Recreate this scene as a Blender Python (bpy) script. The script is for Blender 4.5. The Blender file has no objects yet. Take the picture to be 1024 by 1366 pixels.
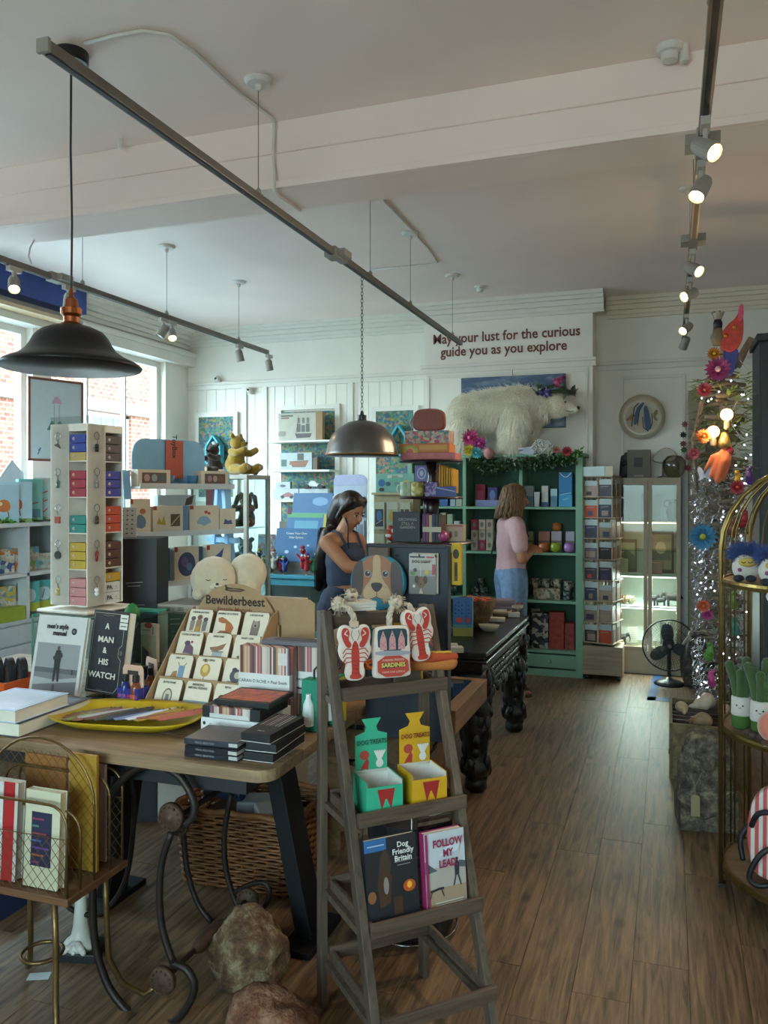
import bpy, math, random
from math import sin, cos, pi, radians as R, sqrt, atan2
from mathutils import Vector as V, Matrix as Mx, Euler, noise
random.seed(7)
SC=bpy.context.scene; COL=SC.collection
# ---------- camera ----------
F=1080.0; YAW=R(19.4); H=1.6; VY=657.0
cd=bpy.data.cameras.new('camera'); cam=bpy.data.objects.new('camera',cd); COL.objects.link(cam)
cam.location=(0,0,H); cam.rotation_euler=(R(90),0,YAW)
cd.sensor_fit='AUTO'; cd.sensor_width=36; cd.lens=F/1366*36; cd.shift_y=-(683-VY)/1366; cd.clip_start=.05; cd.clip_end=200
SC.camera=cam
SC.view_settings.view_transform='Standard'; SC.view_settings.look='None'; SC.view_settings.gamma=1
SC.view_settings.use_curve_mapping=False; SC.view_settings.exposure=1.15
SC.cycles.use_denoising=True; SC.cycles.max_bounces=7; SC.cycles.diffuse_bounces=5; SC.cycles.transparent_max_bounces=12
SC.cycles.caustics_reflective=False; SC.cycles.caustics_refractive=False; SC.cycles.sample_clamp_indirect=4
# ---------- world: bright hazy sky ----------
w=bpy.data.worlds.new('sky'); SC.world=w; w.use_nodes=True; nt=w.node_tree
bg=nt.nodes['Background']; bg.inputs[1].default_value=12
tc=nt.nodes.new('ShaderNodeTexCoord'); sp=nt.nodes.new('ShaderNodeSeparateXYZ'); cr=nt.nodes.new('ShaderNodeValToRGB')
nt.links.new(tc.outputs['Generated'],sp.inputs[0]); nt.links.new(sp.outputs[2],cr.inputs[0]); nt.links.new(cr.outputs[0],bg.inputs[0])
cr.color_ramp.elements[0].position=.0; cr.color_ramp.elements[0].color=(.30,.32,.33,1)
cr.color_ramp.elements[1].position=.9; cr.color_ramp.elements[1].color=(.5,.74,1,1)
e=cr.color_ramp.elements.new(.05); e.color=(.78,.92,1,1)
def light(name,kind,loc,energy,color,rot=(0,0,0),**k):
    d=bpy.data.lights.new(name,kind); d.energy=energy; d.color=color
    for a,b in k.items(): setattr(d,a,b)
    o=bpy.data.objects.new(name,d); o.location=loc; o.rotation_euler=rot; COL.objects.link(o); return o
light('sun','SUN',(5,5,12),2,(1,.93,.82),(0,R(48),R(-25)),angle=.01)
def portal(loc,rot,sx,sy):
    o=light('window_portal','AREA',loc,1,(1,1,1),rot,shape='RECTANGLE',size=sx,size_y=sy); o.data.cycles.is_portal=True
portal((-5.22,4.0,1.95),(0,R(-90),0),2.1,2.9)
portal((-5.22,6.6,1.95),(0,R(-90),0),2.1,1.7)
portal((-1.0,-2.05,1.7),(R(90),0,0),2.4,2.0)
# ---------- helpers ----------
def ray(px,py):
    u=(px-512)/F; return V((-sin(YAW)+u*cos(YAW),cos(YAW)+u*sin(YAW),(VY-py)/F))
O0=V((0,0,H))
def gz(px,py,z): r=ray(px,py); return O0+r*((z-H)/r.z)
def gy(px,py,y): r=ray(px,py); return O0+r*(y/r.y)
def gx(px,py,x): r=ray(px,py); return O0+r*(x/r.x)
def gd(px,py,d): return O0+ray(px,py)*d
def mp(p): return (-p[0]*sin(YAW)+p[1]*cos(YAW))/F      # metres per pixel at p
def lin(c): return c/12.92 if c<=.04045 else ((c+.055)/1.055)**2.4
def C(h): return tuple(lin(int(h[i:i+2],16)/255) for i in (0,2,4))+(1,)
MC={}
def mat(h,rough=.55,metal=0,var=.06,sc=14,bump=.05,emit=0,spec=.5,sheen=0,alpha=1,trans=0):
    key=('m',h,rough,metal,var,sc,bump,emit,spec,sheen,alpha,trans)
    if key in MC: return MC[key]
    m=bpy.data.materials.new('m_'+h); m.use_nodes=True; t=m.node_tree; p=t.nodes['Principled BSDF']
    c=C(h); p.inputs['Roughness'].default_value=rough; p.inputs['Metallic'].default_value=metal
    p.inputs['Specular IOR Level'].default_value=spec
    if sheen: p.inputs['Sheen Weight'].default_value=sheen
    if alpha<1: p.inputs['Alpha'].default_value=alpha
    if trans: p.inputs['Transmission Weight'].default_value=trans
    tc=t.nodes.new('ShaderNodeTexCoord'); n=t.nodes.new('ShaderNodeTexNoise'); n.inputs['Scale'].default_value=sc; n.inputs['Detail'].default_value=4
    t.links.new(tc.outputs['Object'],n.inputs['Vector'])
    r=t.nodes.new('ShaderNodeValToRGB'); r.color_ramp.elements[0].position=.3; r.color_ramp.elements[1].position=.7
    r.color_ramp.elements[0].color=tuple(x*(1-var) for x in c[:3])+(1,); r.color_ramp.elements[1].color=tuple(min(1,x*(1+var)) for x in c[:3])+(1,)
    t.links.new(n.outputs[0],r.inputs[0]); t.links.new(r.outputs[0],p.inputs['Base Color'])
    if bump:
        b=t.nodes.new('ShaderNodeBump'); b.inputs['Strength'].default_value=bump*4; b.inputs['Distance'].default_value=.004
        n2=t.nodes.new('ShaderNodeTexNoise'); n2.inputs['Scale'].default_value=sc*9; t.links.new(tc.outputs['Object'],n2.inputs['Vector'])
        t.links.new(n2.outputs[0],b.inputs['Height']); t.links.new(b.outputs[0],p.inputs['Normal'])
    if emit: p.inputs['Emission Color'].default_value=c; p.inputs['Emission Strength'].default_value=emit
    MC[key]=m; return m
def wood(h1,h2,sc=3,axis=1,rough=.5,knots=False,rnd=.25):
    key=('w',h1,h2,sc,axis,rough,knots)
    if key in MC: return MC[key]
    m=bpy.data.materials.new('wood'); m.use_nodes=True; t=m.node_tree; p=t.nodes['Principled BSDF']; L=t.links.new
    tc=t.nodes.new('ShaderNodeTexCoord'); mpn=t.nodes.new('ShaderNodeMapping'); L(tc.outputs['Object'],mpn.inputs[0])
    oi=t.nodes.new('ShaderNodeObjectInfo'); ad=t.nodes.new('ShaderNodeVectorMath'); ad.operation='SCALE'
    cx=t.nodes.new('ShaderNodeCombineXYZ'); L(oi.outputs['Random'],cx.inputs[0]); L(oi.outputs['Random'],cx.inputs[1]); L(cx.outputs[0],ad.inputs[0]); ad.inputs['Scale'].default_value=37
    L(ad.outputs[0],mpn.inputs['Location'])
    s=[sc*9,sc*9,sc*9]; s[axis]=sc*.55; mpn.inputs['Scale'].default_value=s
    n=t.nodes.new('ShaderNodeTexNoise'); n.inputs['Scale'].default_value=1; n.inputs['Detail'].default_value=7; n.inputs['Roughness'].default_value=.68; n.inputs['Distortion'].default_value=.8; L(mpn.outputs[0],n.inputs[0])
    r=t.nodes.new('ShaderNodeValToRGB'); r.color_ramp.elements[0].position=.3; r.color_ramp.elements[1].position=.68
    r.color_ramp.elements[0].color=C(h1); r.color_ramp.elements[1].color=C(h2); L(n.outputs[0],r.inputs[0])
    hs=t.nodes.new('ShaderNodeHueSaturation'); mr=t.nodes.new('ShaderNodeMapRange'); mr.inputs['To Min'].default_value=1-rnd; mr.inputs['To Max'].default_value=1+rnd
    L(oi.outputs['Random'],mr.inputs[0]); L(mr.outputs[0],hs.inputs['Value']); L(r.outputs[0],hs.inputs['Color']); out=hs.outputs[0]
    if knots:
        m2=t.nodes.new('ShaderNodeMapping'); L(tc.outputs['Object'],m2.inputs[0]); L(ad.outputs[0],m2.inputs['Location'])
        ks=[7,7,7]; ks[axis]=3.2; m2.inputs['Scale'].default_value=ks
        vo=t.nodes.new('ShaderNodeTexVoronoi'); vo.inputs['Scale'].default_value=1; L(m2.outputs[0],vo.inputs['Vector'])
        kr=t.nodes.new('ShaderNodeValToRGB'); kr.color_ramp.elements[0].position=.05; kr.color_ramp.elements[0].color=(.3,.27,.25,1); kr.color_ramp.elements[1].position=.17; kr.color_ramp.elements[1].color=(1,1,1,1)
        L(vo.outputs['Distance'],kr.inputs[0]); mx=t.nodes.new('ShaderNodeMixRGB'); mx.blend_type='MULTIPLY'; mx.inputs[0].default_value=1; L(out,mx.inputs[1]); L(kr.outputs[0],mx.inputs[2]); out=mx.outputs[0]
    L(out,p.inputs['Base Color']); p.inputs['Roughness'].default_value=rough
    b=t.nodes.new('ShaderNodeBump'); b.inputs['Strength'].default_value=.35; b.inputs['Distance'].default_value=.003; L(n.outputs[0],b.inputs['Height']); L(b.outputs[0],p.inputs['Normal'])
    MC[key]=m; return m
def glass(tint='e8f4f2',gl=.12):
    key=('g',tint,gl)
    if key in MC: return MC[key]
    m=bpy.data.materials.new('glass'); m.use_nodes=True; t=m.node_tree; t.nodes.clear(); L=t.links.new
    o=t.nodes.new('ShaderNodeOutputMaterial'); a=t.nodes.new('ShaderNodeBsdfTransparent'); g=t.nodes.new('ShaderNodeBsdfGlossy'); x=t.nodes.new('ShaderNodeMixShader')
    a.inputs[0].default_value=C(tint); g.inputs['Roughness'].default_value=.03
    fr=t.nodes.new('ShaderNodeLayerWeight'); fr.inputs[0].default_value=.5; pw=t.nodes.new('ShaderNodeMath'); pw.operation='POWER'; pw.inputs[1].default_value=4
    mr=t.nodes.new('ShaderNodeMath'); mr.operation='MULTIPLY_ADD'; mr.inputs[1].default_value=.6; mr.inputs[2].default_value=gl*.3; mr.use_clamp=True
    L(fr.outputs['Facing'],pw.inputs[0]); L(pw.outputs[0],mr.inputs[0]); L(mr.outputs[0],x.inputs[0]); L(a.outputs[0],x.inputs[1]); L(g.outputs[0],x.inputs[2]); L(x.outputs[0],o.inputs[0])
    MC[key]=m; return m
def patt(cols,sc=18,rough=.6,kind='vor'):
    key=('p',tuple(cols),sc,kind)
    if key in MC: return MC[key]
    m=bpy.data.materials.new('pattern'); m.use_nodes=True; t=m.node_tree; p=t.nodes['Principled BSDF']; L=t.links.new
    tc=t.nodes.new('ShaderNodeTexCoord')
    if kind=='stripe':
        v=t.nodes.new('ShaderNodeTexWhiteNoise'); v.noise_dimensions='1D'; s=t.nodes.new('ShaderNodeSeparateXYZ'); L(tc.outputs['Object'],s.inputs[0])
        a=t.nodes.new('ShaderNodeMath'); a.operation='MULTIPLY'; a.inputs[1].default_value=sc; L(s.outputs[0],a.inputs[0])
        y=t.nodes.new('ShaderNodeMath'); y.operation='MULTIPLY_ADD'; y.inputs[1].default_value=sc; L(s.outputs[1],y.inputs[0]); L(a.outputs[0],y.inputs[2])
        f=t.nodes.new('ShaderNodeMath'); f.operation='FLOOR'; L(y.outputs[0],f.inputs[0]); L(f.outputs[0],v.inputs['W']); src=v.outputs['Value']
    else:
        v=t.nodes.new('ShaderNodeTexVoronoi'); v.inputs['Scale'].default_value=sc; L(tc.outputs['Object'],v.inputs['Vector'])
        s=t.nodes.new('ShaderNodeSeparateXYZ'); L(v.outputs['Color'],s.inputs[0]); src=s.outputs[0]
    r=t.nodes.new('ShaderNodeValToRGB'); r.color_ramp.interpolation='CONSTANT'; n=len(cols)
    r.color_ramp.elements[0].color=C(cols[0]); r.color_ramp.elements[1].position=1/n; r.color_ramp.elements[1].color=C(cols[1])
    for i in range(2,n): e=r.color_ramp.elements.new(i/n); e.color=C(cols[i])
    L(src,r.inputs[0]); L(r.outputs[0],p.inputs['Base Color']); p.inputs['Roughness'].default_value=rough
    MC[key]=m; return m
def asmat(m): return mat(m) if isinstance(m,str) else m
class B:
    def __init__(s): s.v=[]; s.f=[]; s.k=[]; s.x=None; s.ms=[]
    def mi(s,k):
        if k is None: return 0
        if isinstance(k,int): return k
        m=asmat(k)
        if m not in s.ms: s.ms.append(m)
        return s.ms.index(m)
    def add(s,vs,fs,k=None):
        n=len(s.v); k=s.mi(k)
        for p in vs:
            p=V(p); s.v.append(s.x@p if s.x else p)
        for f in fs: s.f.append([i+n for i in f]); s.k.append(k)
        return s
    def box(s,x0,y0,z0,x1,y1,z1,k=None):
        return s.add([(x0,y0,z0),(x1,y0,z0),(x1,y1,z0),(x0,y1,z0),(x0,y0,z1),(x1,y0,z1),(x1,y1,z1),(x0,y1,z1)],
         [(3,2,1,0),(4,5,6,7),(0,1,5,4),(1,2,6,5),(2,3,7,6),(3,0,4,7)],k)
    def bar(s,a,b,w,h,k=None,up=(0,0,1)):       # rectangular bar between two points
        a=V(a); b=V(b); d=b-a; l=d.length; z=d.normalized(); u=V(up)
        if abs(z.dot(u))>.98: u=V((0,1,0))
        x=u.cross(z).normalized(); y=z.cross(x)
        c=[(-w/2,-h/2),(w/2,-h/2),(w/2,h/2),(-w/2,h/2)]
        return s.add([a+x*p+y*q for p,q in c]+[b+x*p+y*q for p,q in c],[(3,2,1,0),(4,5,6,7),(0,1,5,4),(1,2,6,5),(2,3,7,6),(3,0,4,7)],k)
    def prism(s,poly,y0,y1,k=None):              # polygon in xz extruded along y
        n=len(poly)
        return s.add([(p[0],y0,p[1]) for p in poly]+[(p[0],y1,p[1]) for p in poly],
          [list(range(n)),list(range(2*n-1,n-1,-1))]+[(i,i+n,(i+1)%n+n,(i+1)%n) for i in range(n)],k)
    def slab(s,poly,z0,z1,k=None):               # polygon in xy extruded along z
        n=len(poly)
        return s.add([(p[0],p[1],z0) for p in poly]+[(p[0],p[1],z1) for p in poly],
          [list(range(n-1,-1,-1)),list(range(n,2*n))]+[(i,(i+1)%n,(i+1)%n+n,i+n) for i in range(n)],k)
    def lathe(s,prof,n=20,c=(0,0,0),k=None,sy=1):
        c=V(c); vs=[]; fs=[]; m=len(prof)
        for r,z in prof:
            for i in range(n): a=2*pi*i/n; vs.append(c+V((r*cos(a),r*sin(a)*sy,z)))
        for j in range(m-1):
            for i in range(n): fs.append((j*n+i,j*n+(i+1)%n,(j+1)*n+(i+1)%n,(j+1)*n+i))
        if prof[0][0]>1e-5: fs.append(list(range(n-1,-1,-1)))
        if prof[-1][0]>1e-5: fs.append([(m-1)*n+i for i in range(n)])
        return s.add(vs,fs,k)
    def tube(s,pts,r,n=8,k=None,closed=False,cap=True):
        P=[V(p) for p in pts]; m=len(P); vs=[]; fs=[]; pr=None
        rr=r if isinstance(r,(list,tuple)) else [r]*m
        for i,p in enumerate(P):
            a=P[(i-1)%m] if (i or closed) else p; b=P[(i+1)%m] if (i<m-1 or closed) else p
            d=(b-a); d=d.normalized() if d.length>1e-9 else V((0,0,1))
            if pr is None: u=V((0,0,1)) if abs(d.z)<.9 else V((1,0,0)); x=u.cross(d).normalized()
            else:
                x=pr-d*pr.dot(d); x=x.normalized() if x.length>1e-6 else V((1,0,0))
            pr=x; y=d.cross(x)
            for j in range(n): t=2*pi*j/n; vs.append(p+x*(rr[i]*cos(t))+y*(rr[i]*sin(t)))
        for i in range(m if closed else m-1):
            q=(i+1)%m
            for j in range(n): fs.append((i*n+j,i*n+(j+1)%n,q*n+(j+1)%n,q*n+j))
        if cap and not closed: fs+= [list(range(n-1,-1,-1)),[(m-1)*n+j for j in range(n)]]
        return s.add(vs,fs,k)
    def ball(s,c,r,k=None,n=14,m=9):
        c=V(c); r=(r,r,r) if isinstance(r,(int,float)) else r; vs=[c+V((0,0,-r[2]))]; fs=[]
        for j in range(1,m):
            a=-pi/2+pi*j/m
            for i in range(n): t=2*pi*i/n; vs.append(c+V((r[0]*cos(a)*cos(t),r[1]*cos(a)*sin(t),r[2]*sin(a))))
        vs.append(c+V((0,0,r[2]))); l=len(vs)-1
        for i in range(n): fs.append((0,1+(i+1)%n,1+i)); fs.append((l,l-n+i,l-n+(i+1)%n))
        for j in range(m-2):
            for i in range(n): q=1+j*n; fs.append((q+i,q+(i+1)%n,q+n+(i+1)%n,q+n+i))
        return s.add(vs,fs,k)
    def limb(s,pts,rs,k=None,n=12):              # tapered chain of capsules (used under a remesh)
        for i in range(len(pts)): s.ball(pts[i],rs[i],k,n,8)
        for i in range(len(pts)-1): s.tube([pts[i],pts[i+1]],[rs[i],rs[i+1]],n,k)
        return s
    def ob(s,name,m=None,parent=None,smooth=False,bev=0,rem=0,sub=0,loc=None,**k):
        me=bpy.data.meshes.new(name); me.from_pydata([tuple(p) for p in s.v],[],s.f)
        ms=s.ms if (s.ms and m is None) else ([asmat(m)]+s.ms[1:] if not isinstance(m,list) else [asmat(q) for q in m])
        for q in ms: me.materials.append(q)
        if len(ms)>1: me.polygons.foreach_set('material_index',[min(i,len(ms)-1) for i in s.k])
        if smooth: me.polygons.foreach_set('use_smooth',[True]*len(me.polygons))
        me.update(); o=bpy.data.objects.new(name,me); COL.objects.link(o)
        if parent: o.parent=parent
        if loc is not None: o.location=loc
        if rem:
            q=o.modifiers.new('r','REMESH'); q.mode='VOXEL'; q.voxel_size=rem; q.use_smooth_shade=True
            q=o.modifiers.new('s','SMOOTH'); q.factor=.6; q.iterations=4
        if bev: q=o.modifiers.new('b','BEVEL'); q.width=bev; q.segments=2; q.limit_method='ANGLE'; q.angle_limit=R(40)
        if sub: q=o.modifiers.new('u','SUBSURF'); q.levels=sub; q.render_levels=sub
        tag(o,**k); return o
def tag(o,label=None,cat=None,group=None,kind=None):
    if label: o['label']=label
    if cat: o['category']=cat
    if group: o['group']=group
    if kind: o['kind']=kind
    return o
def T(name,label,cat,loc,rz=0,rx=0,group=None,sc=1):
    o=bpy.data.objects.new(name,None); o.empty_display_size=.05; COL.objects.link(o); o.location=loc; o.rotation_euler=(rx,0,rz); o.scale=(sc,)*3
    return tag(o,label,cat,group)
def S(name,b,m,parent=None,**k):
    o=b.ob(name,m,parent,**k)
    if not parent: o['kind']='structure'
    return o
def dup(o,loc,rz=None,label=None,group=None,sc=None):
    def cp(q,p=None):
        c=q.copy(); COL.objects.link(c); c.parent=p
        for h in KIDS(q): cp(h,c)
        return c
    c=cp(o); c.location=loc
    if rz is not None: c.rotation_euler.z=rz
    if sc: c.scale=(sc,)*3 if isinstance(sc,(int,float)) else sc
    if label: c['label']=label
    if group: c['group']=group
    return c
def KIDS(o): return [x for x in bpy.data.objects if x.parent==o]
def ell(cx,cy,rx,ry,n=18,a0=0,a1=2*pi): return [(cx+rx*cos(a0+(a1-a0)*i/n),cy+ry*sin(a0+(a1-a0)*i/n)) for i in range(n if abs(a1-a0-2*pi)<1e-6 else n+1)]
def art(parent,w,h,y,sh,z0=0,name='print',x0=None,gloss=.5):
    """flat print on a cover in the xz plane facing -y; shapes in 0..1 of w,h"""
    b=B(); x0=-w/2 if x0 is None else x0
    for i,q in enumerate(sh):
        c=mat(q[-1],gloss,var=.03,bump=0); t=q[0]
        if t=='e': P=ell(q[1],q[2],q[3],q[4])
        elif t=='r': P=[(q[1],q[2]),(q[3],q[2]),(q[3],q[4]),(q[1],q[4])]
        elif t=='p': P=q[1]
        elif t=='l':                      # stroke: points, width
            ps=q[1]; wd=q[2]
            for j in range(len(ps)-1):
                a=V((ps[j][0]*w,ps[j][1]*h)); d=V((ps[j+1][0]*w,ps[j+1][1]*h))-a; n=V((-d.y,d.x)).normalized()*wd*w/2
                b.add([(x0+p.x,y-.0004*(i+1),z0+p.y) for p in (a-n,a+d-n,a+d+n,a+n)],[(0,1,2,3)],c)
            continue
        b.add([(x0+p[0]*w,y-.0004*(i+1),z0+p[1]*h) for p in P],[list(range(len(P)))],c)
    return b.ob(name,None,parent)
def txt(s,parent,x,z,size,y,col,al='CENTER',bold=.0,rot=None,sx=1,ext=.0003,m=None,rough=.6,sp=1):
    c=bpy.data.curves.new('lettering','FONT'); c.body=s; c.size=size; c.align_x=al; c.extrude=ext; c.offset=bold*size; c.resolution_u=2; c.space_line=sp
    c.materials.append(m or mat(col,rough,bump=0,var=.02)); q=bpy.data.objects.new('q',c); me=bpy.data.meshes.new_from_object(q); bpy.data.objects.remove(q); bpy.data.curves.remove(c)
    o=bpy.data.objects.new('lettering',me); COL.objects.link(o)
    if parent: o.parent=parent
    o.location=(x,y,z); o.rotation_euler=rot or (R(90),0,0); o.scale=(sx,1,1); return o
def pack(name,label,cat,loc,w,h,d,m,rz=0,rx=0,sh=None,tx=(),group=None,bev=.0015,side=None):
    """a box-shaped article standing on loc (centre of its footprint), front facing -y"""
    b=B(); b.box(-w/2,-d/2,0,w/2,d/2,h)
    o=b.ob(name,m,None,bev=bev,label=label,cat=cat,group=group); o.location=loc; o.rotation_euler=(rx,0,rz)
    if sh: art(o,w,h,-d/2,sh)
    for t in tx: txt(t[0],o,(t[1]-.5)*w,t[2]*h,t[3]*h,-d/2-.0004*(len(sh or ())+3),t[4],bold=t[5] if len(t)>5 else .01,sx=t[6] if len(t)>6 else 1)
    return o
def book(name,label,loc,w,h,d,m,rz=0,rx=0,sh=None,tx=(),group=None,cat='book',page='d9d3c4'):
    """upright book: covers, page block and print; front cover faces -y, spine at -x"""
    o=T(name,label,cat,loc,rz,rx,group)
    B().box(-w/2,-d/2,0,w/2,-d/2+.002,h).box(-w/2,d/2-.002,0,w/2,d/2,h).box(-w/2,-d/2,0,-w/2+.002,d/2,h).ob('cover',m,o)
    B().box(-w/2+.002,-d/2+.002,.003,w/2-.003,d/2-.002,h-.003).ob('page_block',page,o)
    if sh: art(o,w,h,-d/2,sh)
    for t in tx: txt(t[0],o,(t[1]-.5)*w,t[2]*h,t[3]*h,-d/2-.0004*(len(sh or ())+3),t[4],bold=t[5] if len(t)>5 else .01,sx=t[6] if len(t)>6 else 1)
    return o
def furry(o,n,ln,m,grav=.6,r=.0016,seed=1,name='fur',mask=None,back=V((0,0,0))):
    """hair tufts over an object's evaluated surface, joined into one stuff part"""
    rnd=random.Random(seed); dg=bpy.context.evaluated_depsgraph_get(); dg.update(); e=o.evaluated_get(dg); me=e.to_mesh()
    P=[(p.center.copy(),p.normal.copy(),p.area) for p in me.polygons]; e.to_mesh_clear()
    if mask: P=[q for q in P if mask(q[0])]
    ps=rnd.choices(P,[q[2] for q in P],k=n); b=B()
    for c,nr,a in ps:
        c=c+V((rnd.uniform(-1,1),rnd.uniform(-1,1),rnd.uniform(-1,1)))*sqrt(a)*.5
        d=(nr+V((0,0,-grav))+back+V((rnd.uniform(-.4,.4),rnd.uniform(-.4,.4),rnd.uniform(-.3,.3)))).normalized()
        l=ln*rnd.uniform(.6,1.3); x=d.cross(V((rnd.random(),rnd.random(),rnd.random()+.1))).normalized()*r; y=d.cross(x)
        m2=c+d*l*.5; tip=c+(d+V((0,0,-grav*.5))).normalized()*l
        b.add([c-x-y*.5,c+x-y*.5,c+y,m2-x*.8,m2+x*.8,m2+y,tip],[(0,1,4,3),(1,2,5,4),(2,0,3,5),(3,4,6),(4,5,6),(5,3,6)])
    return b.ob(name,m,o,kind='stuff')
# ================= SETTING =================
WHT=mat('e6e1d7',.6,var=.03,sc=3); CEI=mat('ebdad3',.75,var=.05,sc=1.2); TRIM=mat('dcd8cf',.45,var=.03,sc=4)
CREAM=mat('dfd4c0',.6,var=.03,sc=3)
CZ=3.4; YB=7.85; YC=7.5; XL=-5.1; XR=1.7; YF=-2.0
# floor: planks along y
fb=B().box(XL-.2,YF-.2,-.06,XR+.2,YB+.2,-.012); floor=S('floor',fb,mat('241a14',.8))
PW=.178; PL=1.22; plm=wood('2c1e14','86684c',5.5,1,.5,True,.10)
pm=B().box(0,0,-.011,PW-.0016,PL-.0016,0).ob('plank',plm,floor); first=True
rnd=random.Random(3); i=0
nx=int((XR-XL)/PW)+1; cnt=0
for i in range(nx):
    x=XL+i*PW; off=rnd.uniform(-PL,0)
    j=0
    while YF+off+j*PL<YB:
        y=YF+off+j*PL; j+=1
        if y+PL<1.2 : continue
        if cnt>=292: break
        cnt+=1
        o=pm if first else pm.copy()
        if not first: COL.objects.link(o)
        first=False; o.location=(x,y,rnd.uniform(-.0006,.0006)); o.parent=floor
# plank rows behind the camera, out of view
S('floor_boards',B().box(XL,YF,-.012,XR,1.2,-.002),plm,floor)
S('ceiling',B().box(XL-.2,YF-.2,CZ,XR+.2,YB+.2,CZ+.1),CEI)
bm=B().box(XL,3.53,3.065,XR,3.81,CZ).box(XL,3.50,3.065,XR,3.53,3.10).box(XL,3.515,3.24,XR,3.53,3.246)
S('trim_beam',bm,CEI,bev=.004)
# back wall with chimney breast
bw=B().box(XL-.2,YB,0,-2.23,YB+.2,CZ).box(-2.23,YC,0,-.65,YB+.2,CZ).box(-.65,YB,0,XR+.2,YB+.2,CZ)
wb=S('wall_back',bw,WHT)
def crown(b,x0,x1,y):
    for k,(dy,z0) in enumerate([(.03,3.22),(.05,3.25),(.045,3.27),(.075,3.29),(.07,3.315),(.105,3.335),(.14,3.365),(.12,3.385)]):
        b.box(x0,y-dy,z0,x1,y+.001,CZ if k==7 else z0+.035)
b=B(); crown(b,XL,-2.23,YB); S('trim_crown_left',b,TRIM)
b=B(); crown(b,-2.33,-.55,YC); S('trim_crown_chimney',b,TRIM)
b=B(); crown(b,-.55,XR,YB); S('trim_crown_right',b,CREAM)
b=B()
for x0,x1,y in ((XL,-2.23,YB),(-2.26,-.62,YC),(-.65,XR,YB)):
    b.box(x0,y-.03,2.79,x1,y,2.82); b.box(x0,y-.018,2.74,x1,y,2.79)
S('trim_picture_rail',b,TRIM,bev=.003)
b=B()
def frame(b,x0,x1,z0,z1,y,t=.03,p=.015):
    b.box(x0,y-p,z0,x0+t,y,z1); b.box(x1-t,y-p,z0,x1,y,z1); b.box(x0+t,y-p,z0,x1-t,y,z0+t); b.box(x0+t,y-p,z1-t,x1-t,y,z1)
frame(b,-.43,.14,1.0,2.68,YB); frame(b,-2.2,-.69,.3,2.72,YC,.025,.01)
for x in (-4.4,-3.15,-2.3,-4.15): b.box(x,YB-.02,0,x+.05,YB,2.76)
S('trim_wall_panel',b,TRIM,bev=.003)
# beaded vertical joints
b=B()
for x in [XL+.12*i for i in range(1,24)]: b.box(x,YB-.004,.2,x+.006,YB,2.74)
S('trim_beading',b,TRIM)
b=B().box(XL,YB-.025,0,-2.23,YB,.2).box(-.65,YB-.03,0,XR,YB,.19).box(-.66,YC,0,-.63,YB,.19)
S('baseboard_back',b,TRIM,bev=.004)
# brown-grey pilaster right of the cabinet
S('trim_pilaster',B().box(.16,YB-.22,0,.30,YB,2.5).box(.30,YB-.12,0,.42,YB,2.5),mat('8c8070',.6),bev=.006)
S('wall_right',B().box(XR,YF-.2,0,XR+.2,YB,CZ),WHT)
S('wall_front',B().box(XL-.2,YF-.2,0,-2.2,YF,CZ).box(.2,YF-.2,0,XR+.2,YF,CZ).box(-2.2,YF-.2,2.7,.2,YF,CZ).box(-2.2,YF-.2,0,.2,YF,.75),WHT)
b=B()
for x in (-2.2,-1.02,.14): b.box(x,YF-.12,.75,x+.06,YF-.04,2.5)
b.box(-2.2,YF-.12,.75,.2,YF-.04,.82).box(-2.2,YF-.12,2.43,.2,YF-.04,2.5)
o=S('window_3',b,TRIM); B().box(-2.14,YF-.085,.82,.14,YF-.08,2.43).ob('pane',glass(),o)  # unseen window behind the camera, put in for fill light
# left wall with two shop windows
ZS,ZT=.9,3.0
lw=B().box(XL-.2,YF-.2,0,XL,2.5,CZ).box(XL-.2,2.5,0,XL,YB,ZS).box(XL-.2,2.5,ZT,XL,YB,CZ).box(XL-.2,5.5,ZS,XL,5.72,ZT).box(XL-.2,7.42,ZS,XL,YB,ZT)
S('wall_left',lw,WHT)
b=B(); b.box(XL,3.9,3.0,XL+.1,YB,3.13)
for k,(dx,z0) in enumerate([(.12,3.10),(.05,3.13),(.03,3.2),(.06,3.24),(.10,3.28),(.14,3.32),(.18,3.36)]): b.box(XL,5.98,z0,XL+dx,YB,z0+.045)
S('trim_crown_window',b,TRIM)
S('trim_blue_band',B().box(XL,3.81,3.2,XL+.16,5.98,CZ),mat('1d3f8c',.45))
S('trim_wood_strip',B().box(XL,3.81,3.06,XL+.24,5.8,3.09),wood('a98f6c','c8b08c',3,1))
def window(n,y0,y1,muns):
    b=B(); t=.06
    b.box(XL-.14,y0,ZS,XL-.07,y0+t,ZT).box(XL-.14,y1-t,ZS,XL-.07,y1,ZT).box(XL-.14,y0+t,ZS,XL-.07,y1-t,ZS+t).box(XL-.14,y0+t,ZT-t,XL-.07,y1-t,ZT)
    for m in muns: b.box(XL-.13,m-.014,ZS+t,XL-.08,m+.014,ZT-t)
    o=S('window_%d'%n,b,TRIM)
    ys=[y0+t]+list(muns)+[y1-t]
    for a,c in zip(ys,ys[1:]): B().box(XL-.107,a+.01,ZS+t,XL-.103,c-.01,ZT-t).ob('pane',glass('f2faf8',.06),o)
    B().box(XL-.07,y0-.03,ZS-.04,XL+.1,y1+.03,ZS).ob('window_sill',TRIM,o)
window(1,5.72,7.42,(6.28,6.85)); window(2,2.5,5.5,(3.5,4.5))
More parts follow.
